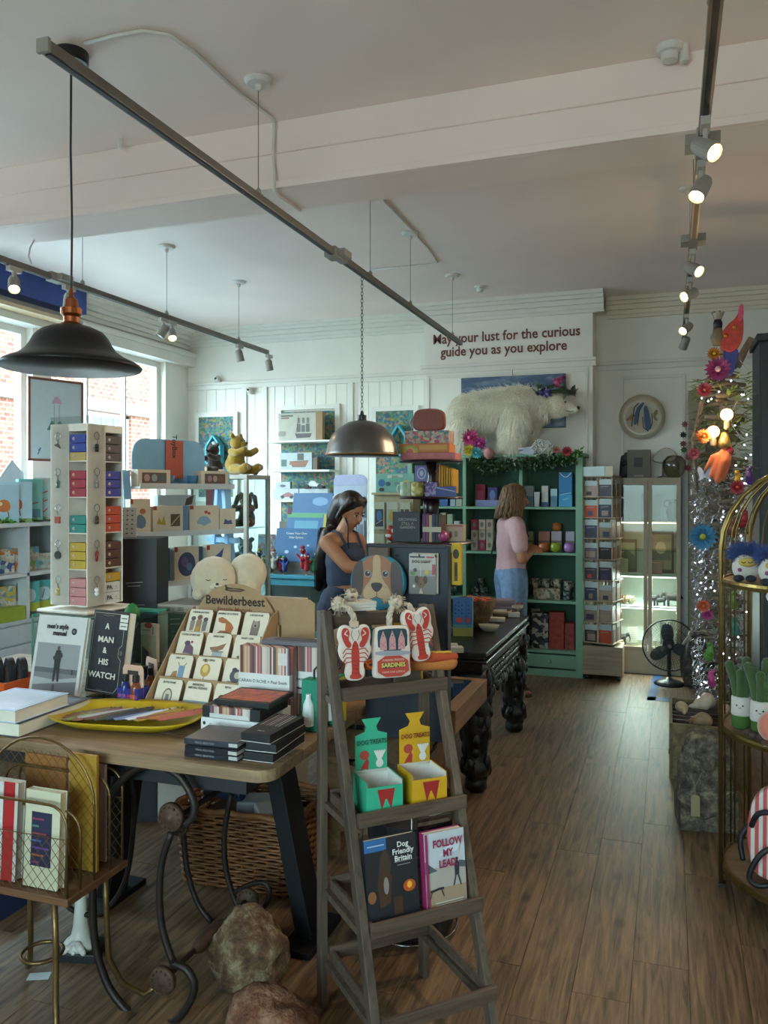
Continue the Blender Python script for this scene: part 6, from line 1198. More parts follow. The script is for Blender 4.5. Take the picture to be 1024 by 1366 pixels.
pack('pink_box','pink and grey box low on the middle shelf','box',gc(872,760,.871,7.66),.14,.1,.06,'947068'); pack('price_card','small cream price card on the middle shelf','card',gc(832,760,.871,7.64),.07,.13,.004,'a89c84',0,0,sh=[('l',[(.15,.85-.15*i),(.8,.86-.15*i)],.03,'6c6054') for i in range(4)])
o=T('figurine','white robed figurine on the cabinet’s top shelf','figurine',gc(834,690,1.351)); B().lathe([(.03,0),(.026,.06),(.018,.11),(.013,.125),(.016,.145),(.008,.165),(0,.168)],16).ob('robe',mat('b8b8b4',.4),o,smooth=True)
o=T('vase','brown two-handled vase at the right of the cabinet’s top shelf','vase',gc(896,690,1.351)); B().lathe([(.03,0),(.045,.03),(.05,.08),(.035,.13),(.025,.16),(.04,.19),(.0,.19)],18).ob('vase_body',mat('5a3826',.5),o,smooth=True)
for s in (-1,1): B().tube([(s*.04,0,.12),(s*.065,0,.13),(s*.06,0,.17),(s*.035,0,.18)],.005,6).ob('handle',mat('5a3826',.5),o)
pack('framed_text','cream text panel on the cabinet’s top shelf','card',gc(868,690,1.351,7.74),.17,.24,.006,'8c8470',0,0,sh=[('l',[(.12,.9-.09*i),(.85,.9-.09*i)],.02,'5c5648') for i in range(9)]); pack('green_stone','dark green ornament at the left of the cabinet’s top shelf','ornament',gc(824,690,1.351),.05,.18,.03,'2c3a2a',0)
# on top of the cabinet
o=T('figurine','black carved standing couple figurine on the glass cabinet','figurine',V((gy(832,637,7.62).x,7.62,1.731))); B().lathe([(.045,0),(.045,.02),(.03,.03)],14).limb([(-.012,0,.03),(-.012,0,.13),(-.01,0,.19)],[.03,.024,.018]).limb([(.02,0,.03),(.022,0,.15),(.02,0,.215)],[.026,.022,.019]).limb([(-.01,-.02,.12),(.02,-.02,.14)],[.014,.012]).ob('figure','140f0e',o,rem=.005)
pack('storage_tin','olive grey square tin with black square plate on the glass cabinet','tin',(gy(852,637,7.6).x,7.62,1.731),.2,.25,.14,mat('5c5244',.5),0,0,sh=[('r',.3,.38,.66,.72,'14110f'),('r',.3,.04,.7,.1,'8c8474')])
o=T('shell_lamp','pale ribbed shell ornament on the glass cabinet','ornament',(gy(884,637,7.66).x,7.68,1.731)); B().prism(smooth_out([(-.1,.16),(-.05,.24),(.03,.28),(.1,.24),(.13,.18),(.05,.14),(-.04,.13)],2),-.02,.02).ob('shell',mat('948874',.3),o,bev=.008); B().lathe([(.05,0),(.05,.01),(.01,.02),(.008,.14)],14).ob('stand',mat('7a6c5a',.4),o)
o=T('glass_globe','clear glass globe bowl at the right edge of the cabinet top','bowl',(gy(899,637,7.58).x,7.60,1.731)); b=B(); b.lathe([(.04,0),(.075,.03),(.1,.09),(.095,.15),(.06,.19),(.045,.195)],26); b.ob('bowl_body',glass('d0cec4',.35),o,smooth=True)
# fan
FN=T('floor_fan','black oscillating desk fan standing on the floor in front of the glass cabinet','fan',(.0,7.16,0),R(4)); FZ=.325; FB=mat('131315',.4)
B().lathe([(0,0),(.12,0),(.125,.012),(.09,.03),(.03,.045),(.02,.06)],28).ob('base',FB,FN,smooth=True); B().tube([(0,.02,.04),(0,.03,FZ-.04)],.016,10).ob('pole',FB,FN); B().tube([(0,.02,FZ),(0,.13,FZ)],.05,18).ball((0,.13,FZ),(.05,.03,.05)).ob('motor',FB,FN,smooth=True)
for y0,nm in ((-.05,'front_grille'),(.045,'rear_grille')):
    b=B()
    for i in range(56): a_=2*pi*i/56; b.tube([(.03*cos(a_),y0,FZ+.03*sin(a_)),(.14*cos(a_),y0,FZ+.14*sin(a_)),(.21*cos(a_),0,FZ+.21*sin(a_))],.0011,3)
    for r_ in (.07,.11,.15): b.tube([(r_*cos(t),y0,FZ+r_*sin(t)) for t in [2*pi*i/30 for i in range(30)]],.0013,3,closed=True)
    b.ob(nm,FB,FN,kind='stuff')
B().tube([(.212*cos(t),0,FZ+.212*sin(t)) for t in [2*pi*i/48 for i in range(48)]],.0065,7,closed=True).ob('rim',FB,FN,smooth=True)
b=B(); b.x=Mx.Translation((0,-.052,FZ))@Mx.Rotation(R(90),4,'X'); b.lathe([(0,.008),(.022,.006),(.03,0),(.03,-.004),(0,-.004)],20); b.ob('front_badge',FB,FN); 
b=B(); b.x=Mx.Translation((0,-.058,FZ))@Mx.Rotation(R(90),4,'X'); b.lathe([(0,.004),(.014,.004),(.014,0)],18); b.ob('badge_disc',mat('77706a',.3,.7),FN)
for k in range(3):
    b=B(); b.x=Mx.Translation((0,0,FZ))@Mx.Rotation(2*pi*k/3+.3,4,'Y'); b.prism(smooth_out([(.02,-.02),(.08,-.06),(.18,-.05),(.185,.02),(.1,.05),(.03,.03)],2),-.004,.0); b.ob('blade',mat('1c1c20',.35),FN)
# blue tape on the floor
tp=[gz(x,y,.0012) for x,y in ((872,897),(884,897),(874,934),(862,934))]; tp2=[gz(x,y,.0012) for x,y in ((864,929),(896,931),(896,936),(862,934))]
TP=B().slab([(p.x,p.y) for p in tp[::-1]],.0003,.0011).slab([(p.x,p.y) for p in tp2[::-1]],.0003,.0011).ob('floor_tape',mat('1f4a80',.5),None,label='blue tape corner mark stuck on the floor left of the fan’s crate',cat='tape')
# stump
q=gz(922,922,0); rock('driftwood_stump','rough dark brown stump standing behind the shell crate',(q.x+.05,q.y+.2,0),(.135,.12,.30),rockmat('17120e','33291f','55483a',11),21)
bpy.data.objects['driftwood_stump']['category']='stump'
# crate with shells
CR=T('divided_crate','long weathered wooden crate with slatted compartments holding shells on the floor','crate',(.0,4.80,0)); OW=wood('4a3f2c','7a6c4c',2,1,.8); cl,cwx=.62,.42
[B().box(a_,0,0,a_+.018,cl,.31).ob('long_side',OW,CR,bev=.002) for a_ in (0,cwx-.018)]; [B().box(.018,a_,0,cwx-.018,a_+.018,.31).ob('end_board',OW,CR,bev=.002) for a_ in (0,cl-.018)]; B().box(.018,.018,.1,cwx-.018,cl-.018,.11).ob('bottom','2c1c18',CR)
B().box(-.004,-.004,.14,.0,cl,.165).ob('iron_band','2c2624',CR)
for i in range(1,7): B().box(.018,cl*i/7-.005,.11,cwx-.018,cl*i/7+.005,.29).ob('divider',wood('2c1a16','4a2e26',3,0),CR)
def shell(label,x,y,z,s,c,rz):
    o=T('sea_shell',label,'shell',(x,y,z),rz,sc=s); b=B(); pr=[]
    for k in range(26):
        t=k/25; a_=t*5*pi; r_=.05*(1-t)**.8+.001; b.ball((.07-.15*t,.018*(1-t)*cos(a_),r_*.8+.018*(1-t)*sin(a_)),r_,None,10,7)
    b.ob('shell_body',mat(c,.35,var=.15,sc=30),o,rem=.006); return o
shell('large white conch shell lying across the rear of the crate',.17,5.28,.29,.9,'b0a090',R(20)); shell('pale brown shell in the crate behind the stone bust',.30,5.12,.28,.75,'947c64',R(70)); shell('slim tan shell fragment in the front compartment of the crate',.14,4.93,.28,.8,'8c7254',R(-40)); shell('small cream shell left in the crate’s third compartment',.08,5.17,.28,.6,'a89474',R(100))
# stone bust
ST=T('stone_bust','grey carved stone figure head on a block with a price tag beside the gold shelf','statue',(.16,4.20,0),R(8)); SM=rockmat('2c251d','5a5044','94866f',22)
b=B(); b.box(-.125,-.1,0,.135,.1,.2); b.limb([(0,0,.2),(0,.0,.27)],[.12,.115]); b.ball((0,-.03,.34),(.085,.085,.085)); b.limb([(-.05,-.03,.405),(.05,-.03,.405)],[.048,.048]); b.ball((0,.0,.42),(.09,.08,.04)); b.ball((0,-.11,.325),(.026,.03,.035)); b.limb([(-.045,-.105,.36),(.045,-.105,.36)],[.02,.02]); b.limb([(-.03,-.1,.285),(.03,-.1,.285)],[.02,.02])
b.limb([(-.11,-.08,.16),(-.02,-.11,.1),(.08,-.1,.14)],[.03,.035,.03]); b.limb([(.05,-.095,.2),(.0,-.11,.14)],[.028,.03])
for i in range(60):
    a_=rnd.uniform(R(100),R(440)); z=rnd.uniform(.22,.4); b.limb([(.105*cos(a_),.09*sin(a_),z),(.115*cos(a_),.1*sin(a_),z-.04)],[.016,.012])
for i in range(26):
    a_=R(-30+240*i/25); rr_=.082+.016*(i%2); b.limb([(rr_*cos(a_),-.085,.335-.0+rr_*.85*sin(a_)),((rr_+.02)*cos(a_+.25),-.075,.33+(rr_+.02)*.85*sin(a_+.25))],[.017,.012],None,8)
for i in range(9): b.limb([(-.06+.015*i,-.112,.27),(-.05+.013*i,-.118,.21)],[.012,.009],None,8)
b.ball((-.028,-.108,.345),(.012,.012,.009)).ball((.03,-.108,.345),(.012,.012,.009))
b.ob('carved_stone',SM,ST,rem=.0045)
o=T('kraft_tag','kraft paper price tag hanging on the stone bust','tag',(.115,4.045,.19),R(8)); B().prism([(-.02,-.1),(.02,-.1),(.02,-.01),(.01,.0),(-.01,.0),(-.02,-.01)],-.003,-.001).ob('tag_paper','8f7a5c',o); B().tube([(0,-.002,-.01),(.0,.0,.04),(.03,.01,.1)],.0012,4).ob('string','8a7a60',o)
# ================= NAVY WARDROBE, DRIFTWOOD TREE =================
NW=mat('20262c',.5); WD=T('wardrobe','tall dark navy panelled wardrobe at the right edge behind the driftwood tree','wardrobe',(.575,6.0,0))
B().box(0,0,.06,.8,.5,2.62).ob('carcass',NW,WD,bev=.004); B().box(-.02,-.03,2.62,.82,.5,2.67).ob('cornice',NW,WD,bev=.006); B().box(-.01,-.02,0,.81,.5,.06).ob('plinth',NW,WD,bev=.004)
for x in (.01,.405):
    d=B().box(x,-.022,.1,x+.385,0,2.6).ob('door',NW,WD,bev=.003); b=B(); frame(b,x+.05,x+.335,.2,2.5,-.022,.02,.012); b.ob('moulding',NW,d)
DT=T('driftwood_tree','tall tree built of stacked driftwood branches beside the navy wardrobe','artificial tree',(.33,5.72,0)); DWM=mat('6f6050',.85,var=.3,sc=25,bump=.15); rn=random.Random(8)
B().tube([(0,0,0),(.02,0,.8),(-.01,0,1.6),(0,0,2.55)],[.03,.026,.022,.015],8).ob('trunk_pole',DWM,DT)
B().lathe([(0,0),(.13,0),(.14,.02),(.1,.04),(0,.05)],20).ob('base',DWM,DT)
for i in range(84):
    z=.3+2.1*i/83; r=.155-.03*abs(z-1.4)+rn.uniform(-.03,.03); a=rn.uniform(0,2*pi); w2=rn.uniform(-.05,.05); t=rn.uniform(.012,.026)
    if z>2.0: r*=.9
    p=[(-r*cos(a)-w2*sin(a),-r*.8*sin(a),z),(rn.uniform(-.02,.02)-w2*sin(a),w2*cos(a),z+rn.uniform(-.01,.02)),(r*cos(a),r*.8*sin(a),z+rn.uniform(-.03,.03))]
    B().tube(p,[t*.6,t,t*.5],6).ob('branch',DWM,DT,smooth=True)
B().tube([(-.16,0,1.6),(-.18,0,1.95),(-.10,0,2.32),(-.08,0,2.36)],.016,6).ob('branch',DWM,DT); B().tube([(.08,0,2.42),(.17,0,2.6)],[.03,.018],7).ob('branch',DWM,DT)
b=B()
for i in range(3200):
    z=rn.uniform(.15,1.75); a=rn.uniform(0,6.28); r=.145*rn.uniform(.75,1.15); p=V((r*cos(a)-.03,r*.8*sin(a),z)); d=V((rn.uniform(-1,1),rn.uniform(-1,1),rn.uniform(-1,1))).normalized(); s=d.cross(V((.3,.5,1))).normalized()*.004; b.add([p-s,p+s,p+s+d*.035,p-s+d*.035],[(0,1,2,3)])
b.ob('tinsel',mat('e4e8f0',.25,.9,bump=0,var=.2,sc=90),DT,kind='stuff')
b=B()
for i in range(600):
    z=rn.uniform(1.7,2.35); a=rn.uniform(0,6.28); r=.14*rn.uniform(.7,1.2); p=V((r*cos(a),r*.8*sin(a),z)); d=V((cos(a),sin(a)*.8,rn.uniform(-.7,.6))).normalized(); s=d.cross(V((.3,.2,1))).normalized()*.008; b.add([p,p+d*.03+s,p+d*.075,p+d*.03-s],[(0,1,2,3)])
b.ob('needles',mat('5c6f34',.6,var=.2),DT,kind='stuff')
b=B()
for i in range(70): z=rn.uniform(.2,2.4); a=rn.uniform(pi*.9,pi*2.1); r=.16*rn.uniform(.8,1.1); b.ball((r*cos(a),r*.8*sin(a),z),.0055,None,6,4)
b.ob('fairy_lights',mat('dfe8ff',.4,emit=5,bump=0),DT,kind='stuff')
B().tube([(.1+.06*sin(i*.9),-.05,2.45-.07*i) for i in range(9)],.003,5).ob('light_wire','b0b0b0',DT)
def tp_(px,py,y=5.50): return gy(px,py,y)
for px,py,nm,e_ in ((969,553,'upper glowing globe bulb with warm filament on the driftwood tree',14),(951,576,'lower glowing globe bulb with warm filament on the driftwood tree',14)):
    q=tp_(px,py,5.48); o=T('globe_bulb',nm,'light bulb',q); B().ball((0,0,0),.038,None,20,14).ob('glass_envelope',mat('ffd08a',.2,emit=2.2,bump=0),o,smooth=True); B().ball((0,0,0),.017).ob('filament',mat('ffdf9a',.3,emit=40,bump=0),o,smooth=True); B().lathe([(.014,-.03),(.018,-.045),(.018,-.085),(.008,-.095)],14).ob('socket',mat('9a8468',.35,.7),o)
    l=light('bulb_light','POINT',(0,-.05,0),2.2,(1,.72,.38),shadow_soft_size=.03); l.parent=o
# ornaments on the tree
q=tp_(974,468); o=T('fabric_parrot','red and orange parrot ornament with blue tail and yellow leaf at the tree top','ornament',q)
B().prism(smooth_out([(-.06,.02),(.0,-.02),(.06,.03),(.075,.12),(.07,.22),(.05,.25),(.03,.2),(-.02,.16),(-.06,.1)],2),-.03,.03).ob('head_body',mat('b0301e',.4,var=.35,sc=30),o,bev=.012)
B().prism(smooth_out([(.04,.16),(.075,.2),(.07,.29),(.045,.27)],2),-.035,.0).ob('beak',mat('c9486c',.3),o,bev=.004); B().prism(smooth_out([(-.05,.03),(.05,.02),(.04,-.08),(.0,-.17),(-.02,-.12)],2),-.015,.02).ob('tail',mat('1c2c7c',.4),o,bev=.005); B().prism(smooth_out([(-.09,.0),(-.06,-.06),(-.04,-.14),(-.08,-.11),(-.10,-.05)],2),-.02,-.01).ob('leaf','9a9a2c',o)
B().ball((.02,-.035,.14),.014).ball((-.03,-.035,.09),.014).ob('sequins',mat('c9782c',.2,.5),o,smooth=True)
q=tp_(957,450); o=T('crowned_figure','dark bottle-shaped ornament with silver crown at the tree top','ornament',q); B().lathe([(.03,-.05),(.045,0),(.03,.03),(.026,.06)],14).ob('cloak',mat('7a6850',.6),o,smooth=True); B().lathe([(.026,.04),(.028,.09),(.02,.11),(0,.12)],14).ob('body',mat('12121a',.4),o,smooth=True); b=B(); b.lathe([(.022,.11),(.036,.15),(.03,.15),(.018,.12)],10)
for i in range(6): b.ball((.033*cos(i),.033*sin(i),.155),.007)
b.ob('crown',mat('9a8c7c',.3,.7),o)
for i,(px,py,r,c,c2,nm) in enumerate([(957,493,.085,'8c2c64','c9a0a0','large magenta glittered flower ornament'),(952,472,.045,'b5701c','c9a83c','orange beaded flower ornament'),(939,520,.05,'94303c','a84850','crimson hanging flower on the tree’s left side'),(938,582,.05,'b5581c','a8742c','orange leaf flower left of the lower bulb'),(937,716,.095,'2f6f94','8a9434','bunch of bright blue flowers on the tree’s left'),(925,605,.04,'8c3a48','a05a5c','pink flower on a twig left of the tree'),(983,650,.05,'8c2030','c94830','red flower seen through the gold bars'),(938,808,.045,'b5502c','a8703c','orange flower low on the tree’s left'),(943,820,.04,'94306c','7a2c5c','magenta flower below the low orange one')]):
    flower('flower_ornament',nm,px,py,5.46,r,c,c2,n=16,cat='ornament')
q=tp_(960,616); o=T('orange_scarf','orange velvet bow hanging in the middle of the driftwood tree','bow',q); B().limb([(.05,0,.11),(.0,-.015,.03),(-.05,-.02,-.09)],[.016,.026,.018]).limb([(.055,0,.10),(.02,-.03,.0),(-.015,-.03,-.12)],[.014,.026,.02]).limb([(.06,0,.09),(.045,-.02,-.0),(.02,-.02,-.10)],[.012,.02,.016]).limb([(.02,0,.06),(-.04,-.01,.03),(-.085,-.01,-.05)],[.012,.02,.012]).ob('folds',mat('b5562c',.8,sheen=.4),o,rem=.008)
q=tp_(971,602); B().ball((0,0,0),.032).ob('red_bauble',mat('8a2438',.2),None,smooth=True,label='deep red bauble hanging below the upper glowing bulb',cat='bauble',loc=q)
q=tp_(966,588); B().lathe([(.0,.06),(.02,.05),(.035,0),(.04,-.04),(.0,-.045)],14).ob('gold_bell',mat('a88a4c',.3,.6),None,smooth=True,label='pale gold bell ornament under the upper glowing bulb',cat='ornament',loc=q)
q=tp_(947,640); o=T('tinsel_butterfly','white paper butterfly low left of the orange bow','ornament',tp_(940,632)); B().prism(smooth_out([(0,0),(-.03,.05),(-.05,.03),(-.03,-.02),(-.04,-.05),(0,-.02)],1),-.002,.002).prism(smooth_out([(0,0),(.03,.05),(.05,.03),(.03,-.02),(.04,-.05),(0,-.02)],1),-.002,.002).ob('wings','a8aac0',o)
for i,(px,py,c,nm) in enumerate([(982,640,'b58a1c','yellow bird'),(1000,634,'4a2c6c','purple cylinder'),(991,690,'8c1c2c','red ribbon'),(978,705,'6c3a2c','brown figure'),(988,760,'5a6a34','olive parcel'),(980,835,'2c7a74','turquoise scarf'),(990,740,'8a4aa0','violet bead'),(978,800,'5c7c34','green fern tuft'),(945,868,'4a7c30','green tuft low on the left'),(950,905,'b03a78','pink toy low on the left')]):
    q=tp_(px,py,5.48); b=B(); b.limb([(0,0,-.035),(.01*((-1)**i),-.01,.03)],[.022+.004*(i%3),.016]); b.ball((.0,-.02,.045),.014)
    hg=b.ob('hanging_ornament',mat(c,.5),None,smooth=True,label=nm+' ornament hanging on the driftwood tree',cat='ornament',loc=q); B().tube([(0,0,.04),((.33-q.x)*.6,.14,.05)],.003,5).ob('hook_wire','6a5a48',hg)
# ================= GOLD BIRDCAGE SHELF =================
GD=mat('7c6638',.3,.85,var=.12,sc=20); CXY=V((.575,3.60,0)); GR_=.375
CG=T('birdcage_shelf','gold metal birdcage shaped shelf unit with wooden shelves at the right edge','shelf',CXY); DZ=1.36
for z in (.09,.655,1.245):
    B().lathe([(0,-.012),(GR_-.012,-.012),(GR_-.012,0),(0,0)],48,(0,0,z)).ob('round_shelf',wood('5c4430','8a6c4e',2,0),CG); B().lathe([(GR_-.012,-.02),(GR_,-.02),(GR_+.002,-.005),(GR_,.006),(GR_-.012,.006),(GR_-.012,-.02)],56,(0,0,z)).ob('shelf_rim',GD,CG)
angs=[-172+ i*9.5 for i in range(0,0)]+[170,178,186,160,150,145,135,130,120,110,100,90,80,70,60,50,40,30,20,10,0,-8]
for i,a_ in enumerate(angs):
    a=R(a_); big=i in(0,2) or a_ in (90,130); r=.0085 if big else .0036; rr_=GR_+(.0 if not big else .004)
    pts=[(rr_*cos(a),rr_*sin(a),0 if big else .09),(rr_*cos(a),rr_*sin(a),DZ)]+[(rr_*cos(a)*cos(t),rr_*sin(a)*cos(t),DZ+.36*sin(t)) for t in [pi/2*k/7 for k in range(1,8)]]
    B().tube(pts,r,7).ob('bar',GD,CG,smooth=True)
for a_ in (-8,-172):
    pass
for z in (DZ,): B().tube([(GR_*cos(t),GR_*sin(t),z) for t in [R(170)-R(180)*k/24 for k in range(25)]],.005,6).ob('hoop',GD,CG,smooth=True)
B().tube([(.13*cos(t),.13*sin(t),DZ+.345) for t in [2*pi*k/24 for k in range(24)]],.007,6,closed=True).ob('top_hoop',GD,CG,smooth=True)
B().lathe([(.02,DZ+.35),(.03,DZ+.37),(.012,DZ+.39),(.02,DZ+.41),(0,DZ+.43)],16).ob('finial',GD,CG,smooth=True)
for a_ in (186,300,60): a=R(a_); B().box(GR_*cos(a)-.012,GR_*sin(a)-.012,0,GR_*cos(a)+.012,GR_*sin(a)+.012,.015).ob('foot','16140f',CG)
def cgp(px,py,z): return gz(px,py,z+.001)
def plush(name,label,loc,rz=0,sc=1): return T(name,label,'plush toy',loc,rz,sc=sc)
WPL=mat('bcb3ac',.9,sheen=.4)
for i,(x,y,nm) in enumerate(((.285,3.50,'white round plush hedgehog with blue fur hair, left of two on the gold shelf'),(.37,3.385,'white round plush hedgehog with blue fur hair, right one at the frame edge'))):
    o=plush('hedgehog_toy',nm,(x,y,1.252),R(-8)); bd_=B().limb([(0,0,.05),(0,0,.062)],[.052,.048]).ob('body',WPL,o,rem=.006)
    hr=B().limb([(-.03,.0,.105),(.035,.0,.108)],[.022,.022]).ob('hair_base',mat('2f3f6c',.9),o,rem=.006); bpy.context.view_layer.update(); furry(hr,900,.03,mat('35487c',.9),grav=-.3,r=.0012,seed=i).parent=o
    B().ball((.008,-.044,.074),(.032,.016,.018)).ob('face',mat('b59a4c',.9),o,smooth=True); B().tube([(-.012,-.060,.078),(-.004,-.062,.073),(.004,-.062,.078)],.002,5).tube([(.012,-.060,.078),(.02,-.058,.073),(.028,-.056,.078)],.002,5).ob('sleepy_eyes','1c1814',o)
    B().ball((-.018,-.05,.045),(.008,.005,.008)).ob('heart_patch','7a3a6c',o,smooth=True); B().ball((-.022,-.05,.012),(.02,.022,.014)).ball((.022,-.05,.012),(.02,.022,.014)).ob('feet',mat('22222a',.9),o,smooth=True)
o=T('paper_tag','small white octagonal tag hanging from the gold shelf rim','tag',(.355,3.28,1.235),R(-15)); B().prism([(p[0],p[1]) for p in ell(0,-.018,.02,.02,8)],-.002,.0).ob('tag_paper','a8a4a8',o)
GRN=mat('33481f',.9,sheen=.3)
for i,(x,y,nm,s_) in enumerate(((.335,3.44,'plush leek with smiling white face, front one on the gold shelf',1),(.27,3.52,'plush leek with smiling face, rear one against the gold post',.95))):
    o=plush('leek_toy',nm,(x,y,.662),R(-12),s_); B().lathe([(.03,0),(.038,.01),(.036,.07),(.034,.08)],18).ob('green_foot',mat('3a5a20',.9),o,smooth=True); B().lathe([(.036,.055),(.04,.06),(.038,.13),(.035,.132)],18).ob('white_band',WPL,o,smooth=True)
    for k,(dx,dy,h,l) in enumerate([(-.035,0,.26,.9),(.0,-.01,.23,.3),(.035,.0,.25,.8),(.015,.02,.28,.4),(-.02,.015,.24,.6)]): B().limb([(dx*.4,dy,.12),(dx*.8,dy,.2),(dx*1.3,dy,h)],[.018,.017,.02]).ob('leaf',GRN,o,rem=.007)
    B().ball((-.012,-.037,.1),.0035).ball((.012,-.037,.1),.0035).tube([(-.005,-.039,.092),(0,-.04,.089),(.005,-.039,.092)],.0012,4).ob('smile_stitching','1c1814',o,smooth=True)
o=plush('broccoli_toy','green plush broccoli head standing at the right of the leeks','' if 0 else (.40,3.47,.662)); b=B(); b.limb([(0,0,.02),(0,0,.12)],[.035,.03])
for k in range(16): a=k*2.4; rr_=.05*sqrt(k/16); b.ball((rr_*1.2*cos(a),rr_*1.2*sin(a),.19+.03*(1-k/16)),.034,None,8,6)
b.ob('body',mat('355426',.9,sheen=.4),o,rem=.007)
o=plush('peach_toy','coral pink round plush peach with brown base at the frame edge',(.375,3.325,.662),R(20)); B().ball((0,0,.065),(.068,.06,.062)).ob('body',mat('bb6a58',.9,sheen=.5),o,rem=.008); B().ball((-.02,-.02,.012),(.045,.04,.012)).ob('base',mat('5a3a2a',.9),o,smooth=True); B().tube([(0,-.062,.03),(.01,-.066,.06),(.0,-.05,.1)],.003,5).ob('seam','8c4438',o)
for k,(x,y) in enumerate(((.30,3.37),(.325,3.345),(.285,3.40))): B().ball((0,0,.016),(.016,.014,.014)).ob('brown_nut',mat('3c2a20',.7),None,smooth=True,label='small dark brown plush nut on the shelf rim, %s of three'%['middle','nearest','left'][k],cat='nut',loc=(x,y,.662))
o=T('paper_tag','white star-shaped tag lying on the shelf before the peach toy','tag',(.355,3.305,.6625)); B().slab([((.02 if k%2 else .034)*cos(k*.63),(.02 if k%2 else .03)*sin(k*.63)) for k in range(10)],0,.001).ob('tag_paper','b5b2b4',o)
o=T('green_bag','dark green felt bag with black handle hanging in the cage top','bag',(.455,3.40,1.45)); B().ball((.03,0,0),(.075,.04,.07)).ob('bag_body',mat('2c5a40',.8),o,smooth=True); B().tube([(-.06,0,-.15),(-.05,0,-.09),(-.02,0,-.06),(.03,0,-.055)],.009,7).ob('strap','1c1a1a',o)
# striped backpack
def catm(P,sub=6):
    P=[V(p) for p in P]; Q=[]
    for i in range(len(P)-1):
        p0=P[max(i-1,0)];p1=P[i];p2=P[i+1];p3=P[min(i+2,len(P)-1)]
        for k in range(sub): t=k/sub; Q.append(.5*((2*p1)+(-p0+p2)*t+(2*p0-5*p1+4*p2-p3)*t*t+(-p0+3*p1-3*p2+p3)*t**3))
    return Q+[P[-1]]
BPK=T('striped_backpack','pink and white striped backpack with black straps leaning on the gold unit’s bottom shelf','backpack',(.42,3.44,.095),R(-10),R(-6))
stp=[]; 
bo_=smooth_out([(-.1,.0),(.14,.0),(.17,.1),(.17,.26),(.12,.37),(.0,.385),(-.11,.33),(-.14,.2),(-.13,.08)],2)
def stripes(sc_,c1,c2,rot):
    m=bpy.data.materials.new('stripes'); m.use_nodes=True; t=m.node_tree; p=t.nodes['Principled BSDF']; L=t.links.new; tc=t.nodes.new('ShaderNodeTexCoord'); mp_=t.nodes.new('ShaderNodeMapping'); mp_.inputs['Rotation'].default_value=rot
    w_=t.nodes.new('ShaderNodeTexWave'); w_.inputs['Scale'].default_value=sc_; r=t.nodes.new('ShaderNodeValToRGB'); r.color_ramp.interpolation='CONSTANT'; r.color_ramp.elements[0].color=C(c1); r.color_ramp.elements[1].position=.5; r.color_ramp.elements[1].color=C(c2)
    L(tc.outputs['Object'],mp_.inputs[0]); L(mp_.outputs[0],w_.inputs[0]); L(w_.outputs[0],r.inputs[0]); L(r.outputs[0],p.inputs['Base Color']); p.inputs['Roughness'].default_value=.8; return m
B().prism(bo_,-.02,.06).ob('main_body',stripes(11,'c9bfba','b5504c',(0,0,0)),BPK,bev=.015)
B().prism(smooth_out([(-.04,.02),(.16,.0),(.17,.17),(.1,.21),(-.01,.2),(-.06,.12)],2),-.06,-.02).ob('front_pocket',stripes(11,'c9bfba','b5504c',(0,R(65),0)),BPK,bev=.014)
for P in ([(-.12,-.02,.2),(-.09,-.05,.26),(-.02,-.06,.27),(.03,-.06,.22),(.0,-.08,.18),(-.08,-.09,.12),(-.12,-.08,.03),(-.09,-.075,-.0),(-.02,-.07,.02)],[(-.13,0,.2),(-.16,.0,.14),(-.15,.0,.06)],[(.03,-.075,.0),(.1,-.08,.01),(.16,-.07,.0)]): B().tube(catm(P),.0105,8).ob('strap','131318',BPK,smooth=True)
B().box(.055,-.066,.04,.08,-.0605,.065).ob('badge','1c1c20',BPK); B().box(.03,-.066,.15,.07,-.0605,.16).box(-.0,-.066,.17,.02,-.0605,.19).ob('yellow_patch','b5a02c',BPK)
# ================= LEFT SIDE =================
# framed drawing in the window
o=T('framed_drawing','white line drawing of pink flower legs and green shoes in a thin brown frame','picture',(-4.86,5.5,1.86),R(72)); w_,h_=.50,.69
B().box(-w_/2,-.008,0,w_/2,.008,h_).ob('backing','7a5048',o); B().box(-w_/2,-.016,0,-w_/2+.02,-.008,h_).box(w_/2-.02,-.016,0,w_/2,-.008,h_).box(-w_/2,-.016,0,w_/2,-.008,.02).box(-w_/2,-.016,h_-.02,w_/2,-.008,h_).ob('frame','7a4c40',o)
art(o,w_-.04,h_-.04,-.0085,[('r',0,0,1,1,'b8c0be'),('l',[(.46,.42),(.46,.7)],.01,'7a8480'),('l',[(.56,.42),(.56,.7)],.01,'7a8480'),('p',smooth_out([(.4,.7),(.45,.78),(.51,.82),(.57,.78),(.62,.7),(.51,.73)],2),'c090a0'),('p',smooth_out([(.3,.36),(.44,.38),(.48,.46),(.4,.5),(.36,.42)],2),'3c7a5c'),('p',smooth_out([(.5,.38),(.64,.38),(.6,.5),(.52,.48)],2),'2c6a54'),('l',[(.15,.1),(.2,.14),(.14,.05)],.02,'4a6a80')],z0=.02)
B().tube([(0,0,h_),(.0,0,1.14)],.002,4).ob('hanging_cord','9a9894',o)
